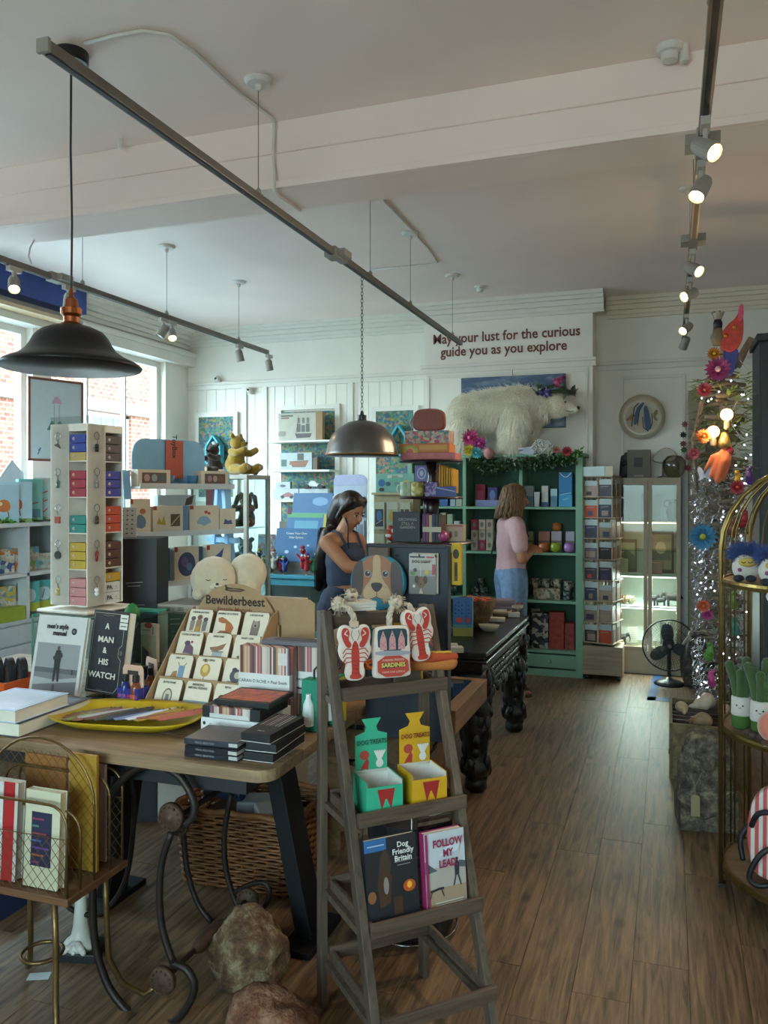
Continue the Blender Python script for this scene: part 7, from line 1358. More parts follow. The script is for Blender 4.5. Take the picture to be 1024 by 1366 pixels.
# white cut-out scenery and cube shelf
CS=T('cube_shelf','white cube shelving unit along the window wall with open compartments','shelf',(-4.42,3.1,0)); WW=mat('c8ccce',.45); L_=2.35; dd=.42
for z in (0.74,1.045,1.375): B().box(0,0,z,dd+(.02 if z>1.3 else 0),L_,z+.025).ob('shelf_board',WW,CS,bev=.002)
for i in range(7): y=.0+L_/6*i; B().box(0,max(0,y-.011),.765,dd,min(L_,y+.011) if i else .022,1.375).ob('divider',WW,CS)
B().box(0,0,.765,.01,L_,1.375).ob('back_panel',WW,CS)
B().box(0,0,0,dd-.02,L_,.74).ob('base_cabinet',WW,CS)
for i in range(3): 
    d=B().box(dd-.02,L_/3*i+.004,.04,dd,L_/3*(i+1)-.004,.60).ob('door',WW,CS,bev=.002); B().tube([(dd+.015,L_/3*(i+1)-.06,.42),(dd+.015,L_/3*(i+1)-.06,.52)],.004,6).ob('handle',mat('8a8c8c',.3,.8),d)
    B().box(dd-.02,L_/3*i+.004,.61,dd,L_/3*(i+1)-.004,.73).ob('drawer',WW,CS,bev=.002)
o=B(); P=[(0,0)]+[(.12*i,(.22+.09*sin(i*2.1)+.06*sin(i*4.7)+(.12 if 2<i<9 else 0))) for i in range(12)]+[(1.32,0)]
b=B(); b.x=Mx.Rotation(R(90),4,'Z'); b.prism(P,-.006,.006); b.ob('scenery_cutout',WW,None,label='white jagged cloud-shaped cut-out board standing in the window display',cat='cut-out',loc=(-4.75,3.7,1.55)); B().box(-4.95,3.3,.9,-4.5,5.4,1.55).ob('window_plinth',WW,None,bev=.003,label='white plinth in the window behind the cube shelving',cat='plinth')
def shx(px,z,X=-4.1): p=gx(px,600,X); return V((X,p.y,z))
ANI=[('p',smooth_out([(.3,.3),(.7,.28),(.75,.5),(.6,.62),(.4,.6),(.28,.45)],2),'c07034'),('e',.42,.5,.06,.05,'e0c8a0'),('l',[(.35,.3),(.33,.18)],.03,'8a4a24'),('l',[(.65,.3),(.68,.17)],.03,'8a4a24')]
kid=[(2,.25,.2,'a4c4d4','pale blue picture box with an orange fox, left on the shelf top',ANI+[('e',.2,.85,.12,.08,'d0a040')]),(16,.27,.24,'aecbd8','sky blue game box with an orange lion',ANI+[('e',.2,.82,.13,.08,'d0a030'),('r',0,0,1,.1,'86a46c')]),(30,.27,.07,'4a8c6c','tall thin green pack beside the lion box',[('l',[(.3,.0),(.5,1)],.2,'7ab08c')]),(39,.29,.16,'6fa8a0','teal box with animal faces',[('p',smooth_out([(.2,.6),(.5,.6),(.5,.85),(.2,.85)],2),'d0d4d0'),('l',[(.2,.4),(.8,.45)],.05,'94342c'),('r',.1,.1,.9,.3,'4a7a84')]),(47,.16,.09,'b0405c','red and white rounded pack in front of the teal box',[('p',smooth_out([(.1,.6),(.9,.6),(.8,.95),(.2,.95)],2),'d0c4c0')]),(58,.30,.17,'b8c4c0','white game box with orange lettering',[('r',.35,.12,.65,.85,'a8ccd0'),('l',[(.4,.2),(.6,.3)],.05,'c9642c'),('l',[(.4,.45),(.6,.5)],.05,'c9642c'),('l',[(.4,.65),(.6,.7)],.05,'c9642c')]),(67,.26,.13,'6c98b8','blue box at the right end of the shelf top',[('r',.2,.2,.8,.4,'c8c8c0')])]
for i,(px,h,w1,c,nm,sh) in enumerate(kid): p=shx(px,1.401); pack('game_box',nm,'box',p,w1,h,.06,c,R(62),0,sh)
leafy('paper_grass','green paper grass strip along the shelf top edge','paper grass',[shx(-5,1.41,-4.04),shx(30,1.41,-4.04),shx(75,1.41,-4.04)],90,['5c9434'],.05,.0,.01)
cub=[(5,1.071,.12,.12,'3c4a7c','navy toy pack in the left upper compartment'),(12,1.071,.16,.13,'b5641c','orange-wheeled toy in the left upper compartment'),(18,1.071,.14,.1,'8a7a5c','tan toy in the left upper compartment'),(36,1.071,.12,.1,'7a9c5c','green card in the right upper compartment'),(42,1.071,.16,.08,'5a9cb0','blue boxes at the back of the right upper compartment'),(54,1.071,.11,.17,'94b0a8','row of mint boxes in the right upper compartment'),(63,1.071,.11,.08,'a86a8c','pink box at the right of the upper compartment'),(5,.766,.22,.14,'b5a03c','yellow toy pack in the left lower compartment'),(12,.766,.18,.1,'9a6a7c','mauve toy pack in the left lower compartment')]
for i,(px,z,h,w1,c,nm) in enumerate(cub): pack('toy_pack',nm,'toy pack',shx(px,z,-4.12),w1,h,.05,patt([c,'b8b4a8',c,'6a8a8c',c,'a89a84'],38),R(66),0)
for i,px in enumerate((37,57)): pack('hanging_toy_bag','%s hanging teal and yellow toy bag in the lower compartment'%['left','right'][i],'toy pack',shx(px,.80,-4.06),.15,.2,.02,'4fa09c',R(66),0,[('r',0,0,1,.3,'a8b040'),('p',smooth_out([(.2,.35),(.8,.3),(.85,.7),(.5,.8),(.2,.7)],2),'b8ccd0'),('l',[(.45,.4),(.55,.7)],.06,'4a8cb0'),('p',smooth_out([(.05,.82),(.3,.82),(.3,.98),(.05,.98)],1),'c98a3c')],group='hanging toy bags')
B().box(0,0,0,.12,.3,.09).ob('yellow_crate','9aa834',None,bev=.003,label='lime yellow tray under the toy packs in the left lower compartment',cat='tray',loc=(-4.12+.0,3.95,.766))
# blue ladder display
BLU=mat('8cbade',.5); LD=T('ladder_display','pale blue ladder display with white shelves and a rounded header board behind the tower','display stand',(-2.67,3.98,0),R(67)); hw=.36
for x in (-hw-.02,hw-.08):
    for s in (-1,1): B().bar((x+.05,.0+s*.02,1.72),(x+.05,s*.22,0),.035,.045,up=(1,0,0)).ob('leg',BLU,LD,bev=.003)
    for z in (.5,.9,1.3): B().box(x+.035,-.15,z,x+.065,.15,z+.03).ob('cross_bar',BLU,LD)
for k,z in enumerate((.80,1.09,1.36,1.62)):
    d_=[.22,.19,.16,.14][k]; w_=hw-.0-.05*(k==3); B().box(-w_,-d_,z,w_,.06,z+.014).ob('shelf',WW,LD,bev=.002); B().box(-w_,-d_-.006,z,w_,-d_,z+.03).ob('shelf_lip',WW,LD)
B().prism([(-.25,0),(.23,0)]+ell(.15,.17,.08,.10,8,0,pi/2)+ell(-.17,.17,.08,.10,8,pi/2,pi),.04,.05).ob('header_board',mat('72a4c4',.5),LD,loc=(0,0,1.634)); B().box(-.04,.032,1.68,.075,.039,1.9).ob('header_label',mat('b0503c',.5),LD)
txt('ToyBox',LD,0,0,.042,0,'2c2420',bold=.02,rot=(R(90),R(90),0)).location=(.002,.030,1.865)
ML=Mx.Translation(LD.location)@Mx.Rotation(R(67),4,'Z')
def ld(x,y,z): return ML@V((x,y,z))
TB='d2c6b2'; W4=[('r',.12,.18,.88,.82,'5f504c'),('e',.27,.5,.09,.22,'b58a94'),('e',.5,.5,.09,.22,'8aa0a8'),('e',.73,.5,.09,.22,'4a5a6a'),('r',.02,.02,.98,.1,'c0b4a8')]
RL=('r',0,.86,.12,1,'9c342c')
spec=[(3,-.20,.2,.09,W4,'boxed play set with window, left on the top blue shelf'),
(3,.20,.19,.09,[W4[0],('e',.3,.5,.08,.2,'a87a84'),('e',.5,.5,.08,.2,'b09a90'),('e',.7,.5,.08,.2,'7a5a3c')],'boxed play set with window, right on the top blue shelf'),
(2,-.29,.12,.19,[('p',smooth_out([(.2,.2),(.7,.15),(.8,.4),(.5,.6),(.2,.45)],1),'5f7894'),('e',.6,.65,.15,.08,'b5703c'),RL],'tall cream toy box with blue figures on the second blue shelf'),
(2,-.12,.19,.15,[('p',[(.12,.35),(.2,.6),(.28,.4),(.36,.65),(.42,.3)],'b59a3c'),('r',.58,.25,.9,.7,'5a4c38'),('l',[(.6,.3),(.88,.65)],.03,'b0a890'),RL],'wide cream toy box with yellow animals on the second blue shelf'),
(2,-.005,.03,.15,[('r',0,0,1,1,'6a84a8')],'slim blue-grey box between cream boxes on the second blue shelf'),
(2,.12,.2,.15,[('p',smooth_out([(.2,.3),(.35,.6),(.6,.6),(.75,.35),(.6,.3),(.5,.2),(.35,.3)],1),'8aa8c0'),('e',.55,.75,.06,.06,'b04a40'),('e',.65,.7,.05,.05,'b04a40'),RL],'cream toy box with blue elephant print on the second blue shelf'),
(2,.285,.11,.13,[('p',[(.2,.3),(.8,.3),(.7,.5),(.5,.45),(.3,.55)],'4f5a7c')],'small cream box with navy boat print at the second shelf’s right end'),
(1,-.31,.08,.13,[('e',.5,.4,.3,.2,'94505c')],'small cream box at the left end of the third blue shelf'),
(1,-.19,.11,.19,[('p',[(.5,.9),(.35,.5),(.65,.5)],'4a8c6c'),('p',[(.35,.5),(.65,.5),(.85,.2),(.6,.1),(.4,.1),(.15,.2)],'b5502c'),RL],'cream box with orange and green rocket toy on the third blue shelf'),
(1,.0,.16,.19,[('e',.5,.48,.36,.36,'3c4a6c'),('e',.42,.55,.14,.16,'6c5a8c'),('e',.6,.4,.12,.12,'5f7aa0'),RL],'cream box with round dark blue puzzle on the third blue shelf'),
(1,.22,.17,.19,[('p',[(.15,.55),(.5,.75),(.7,.9),(.62,.6),(.4,.48)],'3c5084'),('e',.35,.25,.15,.12,'b5783c'),('e',.7,.25,.13,.11,'8c8a3c'),RL],'cream box with blue bird puzzle on the third blue shelf'),
(0,-.15,.26,.14,[('e',.5,.5,.3,.25,'5f7894')],'low pale blue box on the bottom visible blue shelf'),(0,.17,.24,.16,[('e',.5,.5,.3,.25,'a8705c')],'cream box on the bottom visible blue shelf')]
zs=(.80,1.09,1.36,1.62)
for k,x,w1,h,sh,nm in spec: pack('toy_box',nm,'box',ld(x,-.08 if k<3 else -.07,zs[k]+.015),w1,h,.07,TB if k else '8ea8b8',R(67),0,[('r',0,0,1,1,TB)]+sh)
for i in (0,1,2): pack('blue_box','teal-blue box edge between cream boxes, %s on the third shelf'%['left','middle','right'][i],'box',ld([-.255,-.11,.105][i],-.06,1.105),.03,.185,.07,'2f5f78',R(67),0)
for i,(x,y) in enumerate(((-.06,-.03),(.075,-.06))): o=T('blue_toy','small blue cup toy, %s on the top shelf'%['behind the left play set','in front of the red header label'][i],'toy',ld(x,y,1.636)); B().lathe([(.025,0),(.032,.06),(.028,.06),(.0,.02)],14).ob('cup','3f7aa0',o,smooth=True)
pack('toy_box','white box with a tilted brown photo card behind the second shelf boxes','box',ld(-.0,.0,1.376),.25,.21,.04,'b8c0c4',R(67),0,[('p',[(.75,.9),(.95,1.0),(.9,.75),(.7,.7)],'5c4a44')])
# vitrine
VT=T('display_vitrine','off-white framed glass vitrine with plush animals inside beside the blue display','display cabinet',(-3.40,5.23,0)); VM=mat('cfcabd',.5); vw,vd=.5,.37
for x in (0,vw-.03):
    for y in (0,vd-.03): B().box(x,y,0,x+.03,y+.03,1.70).ob('post',VM,VT,bev=.002)
B().box(0,0,1.70,vw,vd,1.73).ob('top_board',VM,VT,bev=.002); B().box(0,0,.0,vw,vd,.5).ob('base_box',VM,VT)
B().box(.03,.012,.5,vw-.03,.016,1.70).ob('pane',glass('e8f2f2',.1),VT); B().box(vw-.016,.03,.5,vw-.012,vd-.03,1.70).ob('pane',glass('e8f2f2',.1),VT)
for z in (1.33,.95): B().box(.03,.03,z,vw-.03,vd-.03,z+.008).ob('glass_shelf',glass('d4e6e4',.2),VT)
v0=VT.location
o=T('red_book','tall red box lettered ROCK leaning at the vitrine’s left','box',v0+V((.19,.12,1.34)),0); B().box(-.09,-.03,0,.09,.03,.33).ob('box_body',mat('8a2436',.5),o,bev=.002); txt('ROCKET',o,.015,.32,.065,-.031,'b58a80',bold=.03,rot=(R(90),R(90),0)).location=(.02,-.031,.31)
# plush in vitrine
def bear(label,loc,rz,m,s=1,arm=True,cat='teddy bear',nm='teddy_bear',pose=0):
    o=T(nm,label,cat,loc,rz,sc=s); b=B(); b.limb([(0,.01,.07),(0,.0,.13)],[.07,.055]); b.ball((0,-.01,.215),(.052,.052,.05)); b.ball((0,-.06,.205),(.024,.026,.02))
    for q in (-1,1): b.ball((q*.042,.0,.262),(.02,.012,.02)); b.limb([(q*.05,0,.155),(q*.07,-.06,.145),(q*.06,-.115,.165)],[.026,.024,.022]); b.limb([(q*.045,-.02,.04),(q*.065,-.1,.035),(q*.065,-.13,.05)],[.036,.03,.03])
    b.ob('body',m,o,rem=.006); B().ball((0,-.086,.212),.008).ob('nose','1c1410',o,smooth=True); B().ball((-.02,-.055,.23),.005).ball((.02,-.055,.23),.005).ob('eye','14100c',o,smooth=True)
    for q in (-1,1): B().ball((q*.065,-.158,.05),(.02,.006,.02)).ob('paw_pad',mat('c9b08a',.9),o,smooth=True)
    return o
YM=mat('b08a1a',.95,sheen=.6,var=.15,sc=50,bump=.2); DM=mat('33221c',.95,sheen=.4,var=.2,sc=50,bump=.2)
bear('mustard yellow teddy bear sitting on the vitrine facing right',v0+V((.335,.14,1.731)),R(80),YM,1.12); bear('dark brown teddy bear sitting behind the yellow one',v0+V((.10,.21,1.731)),R(-15),DM,.9)
o=bear('brown long-eared plush rabbit on the vitrine shelf',v0+V((.40,.17,1.338)),R(10),mat('7a5f44',.95,sheen=.4),.95,cat='plush toy',nm='rabbit_toy'); B().limb([(-.03,.01,.25),(-.07,0,.24),(-.09,-.01,.16)],[.016,.02,.018]).limb([(.03,.01,.25),(.07,0,.24),(.085,-.01,.16)],[.016,.02,.018]).ob('long_ears',mat('7a5f44',.95),o,rem=.007)
bear('grey-white plush cat on the vitrine’s lower shelf',v0+V((.40,.16,.959)),R(15),mat('8f9698',.95,sheen=.4),1.1,cat='plush toy',nm='cat_toy'); bear('pale grey plush lamb on the vitrine’s lower shelf, left',v0+V((.2,.2,.959)),R(0),mat('a8aaa6',.95,sheen=.4),1.15,cat='plush toy',nm='lamb_toy')
o=T('small_green_toy','small green frog toy on the vitrine top right corner','toy',v0+V((.46,.2,1.731))); B().ball((0,0,.018),(.025,.02,.018)).ball((-.01,-.008,.036),.009).ball((.012,-.008,.036),.009).ob('toy_body','5a8a3c',o,smooth=True)
# posters with bird houses
PAT=patt(['2f5f5c','3c7a70','2c4f6c','6c7a3c','94604c','35706a','2a5560','54703c','2c5a74','907a5c'],44)
def poster(nm,x0,x1,z0,z1,lab):
    o=T('patterned_panel',lab,'wall panel',((x0+x1)/2,YB-.02,z0)); w1=x1-x0; h1=z1-z0
    B().box(-w1/2,-.012,0,w1/2,0,h1).ob('pattern_panel',PAT,o); b=B(); frame(b,-w1/2-.05,w1/2+.05,-.05,h1+.05,0,.05,.02); b.ob('frame',TRIM,o); return o
p0=gy(266,557,YB-.02); p1=gy(312,557,YB-.02); poster('a',p0.x,p1.x,1.55,p0.z,'teal foliage-patterned panel in white frame left of the wall shelves')
p0=gy(502,549,YB-.02); p1=gy(552,549,YB-.02); poster('b',p0.x,p1.x,1.50,p0.z,'teal foliage-patterned panel in white frame right of the dome lamp')
def house(px,py,w1,h1,lab,m='3f9aa8'):
    q=gy(px,py,YB-.10); o=T('house_shelf',lab,'wall shelf',q); P=[(-w1/2,0),(w1/2,0),(w1/2,h1*.62),(0,h1),(-w1/2,h1*.62)]
    for i in range(5): a_=P[i]; c_=P[(i+1)%5]; B().bar((a_[0],0,a_[1]),(c_[0],0,c_[1]),.02,.09,m,up=(0,1,0)).ob('side_board',m,o)
    return o
house(286,618,.17,.30,'turquoise house-shaped wall shelf on the left patterned panel'); house(532,607,.15,.30,'turquoise house-shaped wall shelf on the right patterned panel'); 
q=gy(286,600,YB-.12); B().limb([(0,0,-.08),(0,0,.0),(0,-.02,.07)],[.035,.04,.03]).ob('rabbit_figure',mat('b8b8b4',.8),None,rem=.008,label='white animal figure in the left turquoise house shelf',cat='figurine',loc=(q.x,YB-.11,q.z-.005+.0))
# wall shelves with model boxes
x0=gy(366,600,7.7).x; x1=gy(443,600,7.7).x; WSH=T('wall_shelf_unit','white wall shelves over a teal patterned back panel holding model kits','shelf',((x0+x1)/2,YB,1.0)); ww_=x1-x0
B().box(-ww_/2+.02,-.03,-.1,ww_/2-.02,-.022,1.46).ob('pattern_panel',PAT,WSH); b=B(); frame(b,-ww_/2-.03,ww_/2+.03,-.12,1.53,-.0,.05,.035); b.ob('frame',TRIM,WSH)
wz=[gy(405,y,7.68).z for y in (588,627,667)]
for z in wz: B().box(-ww_/2-.02,-.27,z-1.0-.02,ww_/2+.02,-.03,z-1.0).ob('shelf_board',TRIM,WSH,bev=.002)
def ws(name,label,a,b_,top,k,c,sh,d=.06,y=7.62,tx=()): X0=gy(a,600,y).x; X1=gy(b_,600,y).x; zt=gy((a+b_)/2,top,y).z; return pack(name,label,'box',((X0+X1)/2,y+d/2,wz[k]+.001),X1-X0,zt-wz[k],d,c,0,0,sh,tx)
ws('model_kit_box','large cream model kit box with a sailing ship drawing',371,421,551,0,'aca698',[('p',[(.45,.25),(.9,.25),(.85,.1),(.5,.08)],'4a4440')]+[('r',.5+.12*i,.3,.6+.12*i,.6-.05*(i%2),'5c5852') for i in range(3)]+[('r',.52+.12*i,.62,.59+.12*i,.82,'6a665f') for i in range(3)]+[('l',[(.48,.25),(.55,.9)],.01,'2c2a28'),('e',.1,.25,.1,.1,'8a8278'),('l',[(.08,.9),(.4,.9)],.04,'5a5650'),('l',[(.08,.82),(.3,.82)],.03,'7a3c30')])
ws('model_kit_box','plain brown box standing beside the ship kit',421,430,549,0,'8f6c48',[])
ws('model_kit_box','white kit box with pirate ship drawing on the middle wall shelf',373,416,604,1,'a8b0b0',[('p',[(.3,.5),(.9,.55),(.8,.15),(.4,.15)],'7a5a44'),('r',.55,.55,.75,.95,'4a4a44'),('r',.05,.2,.22,.6,'4a5c54'),('l',[(.3,.35),(.85,.4)],.05,'94583c')])
ws('model_kit_box','dark brown model beside the pirate ship kit',417,423,610,1,'5f4a38',[])
ws('model_kit_box','white box with pink toy car drawing, bottom shelf left',364,398,652,2,'a8acb0',[('p',[(.25,.25),(.85,.25),(.8,.5),(.6,.7),(.4,.5)],'8c5a54'),('e',.38,.25,.07,.14,'1c1c20'),('e',.72,.25,.07,.14,'1c1c20')])
ws('model_kit_box','white box with aeroplane drawing, bottom shelf right',399,437,652,2,'a8acb0',[('l',[(.35,.4),(.65,.55)],.05,'3c3c40'),('l',[(.45,.62),(.55,.35)],.04,'3c3c40')])
q=gy(378,652,7.65); pack('model_kit_box','smaller white box with dark drawing on the pink car box','box',(q.x,7.66,q.z+.002),.17,.07,.05,'a8acb0',0,0,[('e',.5,.4,.2,.2,'4a4640')])
q=gy(420,652,7.65); o=T('toy_car','black and white vintage toy racing car on the aeroplane box','toy car',(q.x,7.64,q.z+.022)); B().prism(smooth_out([(-.1,0),(.1,0),(.11,.025),(.04,.03),(.02,.06),(-.04,.06),(-.05,.03),(-.1,.028)],1),-.03,.03).ob('car_body',mat('b8b8b6',.3),o,bev=.004); 
for x in (-.075,.075):
    for y in (-.036,.036): B().tube([(x,y-.006,.0),(x,y+.006,.0)],.026,14).ob('wheel','14141a',o)
# turquoise cabinet
TQ=mat('4a9aae',.5); TC=T('turquoise_cabinet','turquoise painted glass-fronted cabinet topped with finger puppets','cabinet',(-3.11,6.3,0)); tw=.78
for x in (-tw/2,tw/2-.045):
    for y in (0,.35): B().box(x,y,0,x+.045,y+.045,.86).ob('post',TQ,TC,bev=.002)
B().box(-tw/2-.02,-.02,.86,tw/2+.02,.42,.89).ob('top_board',TQ,TC,bev=.003); B().box(-tw/2+.045,.0,.80,tw/2-.045,.02,.86).box(-tw/2+.045,.0,.36,tw/2-.045,.02,.42).ob('rail',TQ,TC); B().box(-tw/2+.045,.02,.36,tw/2-.045,.39,.38).box(-tw/2+.045,.38,.38,tw/2-.045,.39,.86).ob('interior',mat('6a6a64',.7),TC)
B().box(-tw/2+.045,.008,.42,tw/2-.045,.012,.80).ob('pane',glass('dce8e8',.2),TC); dr=B().box(-tw/2+.05,-.008,.5 if 0 else .2,tw/2-.05,.02,.34).ob('drawer',TQ,TC,bev=.003); B().box(-.08,-.02,.26,.08,-.008,.275).ob('handle','3a4448',dr)
o=T('glass_jar','glass cloche with moss inside the turquoise cabinet','jar',(-2.98,6.45,.381)); B().ball((0,0,.06),(.06,.05,.06)).ob('jar_glass',glass('d8e0dc',.5),o,smooth=True); B().ball((0,0,.03),(.045,.04,.03)).ob('moss','5f6a2c',o,smooth=True)
pack('paper_pad','cream lined paper pad leaning in the turquoise cabinet','pad',(-3.28,6.4,.381),.14,.3,.01,'a8a294',0,R(-6))
# activity books display
def slantbook(label,px0,px1,pyt,pyb,y,c,sh,tx=(),rz=-8): 
    q=gy((px0+px1)/2,pyb,y); w1=(px1-px0)*mp(q); h1=(pyb-pyt)*mp(q); return pack('activity_book',label,'book',q,w1,h1,.012,c,R(rz),R(-12),sh,tx)
BST=T('book_stand','grey tiered book stand on the turquoise cabinet','stand',(-3.05,6.48,.891)); B().box(-.25,-.1,0,.3,-.02,.10).box(-.25,-.02,0,.3,.06,.24).box(-.25,.06,0,.3,.13,.45).ob('steps',mat('77736c',.7),BST,bev=.003)
B3=BST.location
for i,(x,y,z,w1,h1,c,sh,nm,tx) in enumerate([(.06,.09,.451,.38,.26,'4a7098',[('r',0,.0,1,.3,'5f9c7a'),('e',.7,.7,.2,.15,'7a9cc0')],'blue picture book at the top of the grey stand',()),(.03,.02,.241,.38,.28,'3f6f9c',[('r',.2,.5,.8,.8,'5f98b0'),('r',.0,.9,.9,1,'5f9c6c'),('r',.93,0,1,1,'b5a03c')],'blue activity book with green border, middle of the grey stand',()),(-.03,-.06,.101,.40,.30,'2f5f8c',[('e',.3,.3,.05,.05,'a8c0d0'),('e',.7,.2,.05,.05,'a8c0d0'),('e',.5,.45,.04,.04,'a8c0d0'),('e',.8,.5,.03,.03,'a8c0d0')],'blue activity book lettered Create Your Own Solar System',(('Create Your Own',.5,.82,.09,'c8d0d4',.02),('Solar System',.5,.7,.09,'c8d0d4',.02)))]):
    pack('activity_book',nm,'book',B3+V((x,y-.03,z)),w1,h1,.014,c,R(0),R(-14),sh,tx)
pack('activity_book','greenish collage cover book at the left of the grey stand','book',B3+V((-.33,-.05,.0)),.16,.34,.015,patt(['8a8c84','5f6a5c','a89a94','7a5c6c','6c8a94'],40),R(10),R(-8)); pack('activity_book','yellow-green cover book at the right of the grey stand','book',B3+V((.36,-.02,.0)),.15,.42,.015,patt(['8fb0a0','b5b04c','7aa0b5','b57a84'],30),R(-10),R(-8))
pack('red_sign','dark red sign fixed at the left of the wall shelves','sign',gy(382,690,7.5)+V((0,0,0)),.25,.09,.02,'5c2230',0,0)
bpy.data.objects['red_sign'].location.y=YB-.06
# finger puppets
pc_=[('a82430','red'),('a82430','red'),('2c7a44','green'),('4a8c34','lime'),('94303c','crimson'),('1c1c24','black'),('2c4a8c','blue'),('8a5a2c','brown'),('b5b0a4','white'),('3c8c5c','emerald'),('b5a02c','yellow'),('5a3c7c','violet')]
pos_=[(362,762),(432,764),(436,740),(380,757),(372,764),(366,748),(390,760),(446,764),(440,766),(376,742),(449,750),(385,768)]
rn=random.Random(21)
PX_=[-3.46,-3.40,-3.34,-3.30,-3.245,-3.195,-3.14,-2.98,-2.93,-2.88,-2.83,-2.78]
lab2=['far left','second','third','fourth','fifth','sixth','seventh','eighth, mid','ninth','tenth','eleventh','far right']
for i in range(12):
    c,nm=pc_[(i*5)%12] if i not in (7,8) else pc_[0]; o=T('finger_puppet','%s puppet on stick, %s of the row on the turquoise cabinet'%(nm,lab2[i]),'puppet',(PX_[i],6.33+.03*(i%2),.891),R(20*(i%3)-20)); k=.9+.35*(i%3==1)+.2*(i in(7,8))
    B().lathe([(.02,0),(.02,.006),(.003,.008),(.003,.05*k)],10).ob('stick','8a8478',o); B().limb([(0,0,.05*k),(0,0,.10*k)],[.026,.02]).limb([(0,0,.14*k),(0,-.01,.145*k)],[.027,.022]).limb([(-.02,0,.09*k),(-.05,-.01,.12*k)],[.01,.012]).limb([(.02,0,.09*k),(.05,-.01,.12*k)],[.01,.012]).ob('puppet_body',mat(c,.8),o,rem=.007)
    B().ball((-.01,-.03,.15*k),.007).ball((.012,-.03,.15*k),.007).ob('eyes','c9c4bc',o,smooth=True); B().ball((0,-.008,.165*k),(.02,.016,.014)).ob('cap',mat(pc_[(i*7+3)%12][0],.8),o,smooth=True)
# card and pen stands
PS=T('pen_stand','tall white wire stand filled with hanging pen packs behind the dark-haired woman','display stand',(-2.52,6.3,0),R(-8)); B().box(-.16,-.02,0,.16,.02,.03).ob('foot',WW,PS); B().box(-.16,0,.03,.16,.008,1.66).ob('back_board',mat('aab4c4',.5),PS,bev=.002); B().prism([(-.16,1.66),(.16,1.66)]+ell(.08,1.7,.08,.05,6,0,pi/2)+ell(-.08,1.7,.08,.05,6,pi/2,pi),0,.008).ob('header',mat('a6a8c8',.5),PS)
rn=random.Random(31)
for r_ in range(5):
    for c_ in range(4):
        x=-.117+c_*.078; z=1.40-r_*.2; col=rn.choice(['8a94a0','5f6f9c','a8744c','9aa8b8','6c8aa0','7a4f4c','4a5a8c','a0a49c'])
        pack('pen_pack','%s hanging pen pack, row %s, column %s of the white stand'%([['grey','blue','tan','silver','steel','maroon','indigo','pale'][['8a94a0','5f6f9c','a8744c','9aa8b8','6c8aa0','7a4f4c','4a5a8c','a0a49c'].index(col)]][0],['one from top','two','three','four','five'][r_],['one','two','three','four'][c_]),'pen pack',Mx.Translation(PS.location)@Mx.Rotation(R(-8),4,'Z')@V((x,-.022,z)),.068,.17,.02,'b0b8c0',R(-8),0,[('r',.12+.2*k,.1,.24+.2*k,.8,col if k%2 else '5c6470') for k in range(4)],group='hanging pen packs')
CSN=T('craft_stand','pale wooden stand with hanging craft kits beside the bookcase','display stand',(-2.12,6.25,0),R(0)); B().box(-.17,0,0,.17,.2,1.60).ob('cabinet',mat('9c9274',.6),CSN,bev=.003); B().box(-.18,-.03,1.58,.18,.21,1.60).ob('top_board',mat('a89c7c',.6),CSN,bev=.002)
cbx=pack('craft_box','mint green boxed craft kit printed with animals on the wooden stand top','box',(-2.12,6.33,1.601),.33,.155,.08,'6fa090',0,0,[('p',[(.3,.75),(.7,.8),(.7,.95),(.3,.9)],'b0bcae'),('e',.15,.5,.09,.2,'2c5f8c'),('e',.32,.45,.07,.12,'2c4f5c'),('e',.55,.45,.07,.12,'5f8a7c'),('e',.8,.5,.08,.15,'b5a03c'),('e',.15,.15,.07,.1,'3c2c2c'),('e',.8,.15,.1,.1,'b5502c')],[('ZOO',.5,.78,.15,'2c3a3a',.02)])
for r_ in range(4):
    for c_ in range(3):
        pack('craft_pack','hanging craft kit, %s row, %s of the wooden stand'%(['top','second','third','bottom'][r_],['left','centre','right'][c_]),'pack',(-2.12-.11+.11*c_,6.225,1.30-r_*.26),.09,.22,.02,['a8a890','b0ac9c'][c_%2],0,0,[('r',.1,.1,.9,.75,['2c3c4c','8a9c7c','4a4440','a0a48c','3c5a3c'][(r_*3+c_)%5]),('e',.5,.5,.25,.2,['4a6a8c','b58a3c','8c4a3c','5c8a5c'][(r_+c_)%4]),('l',[(.2,.2),(.8,.35)],.05,'b8b4a8')],group='hanging craft kits')
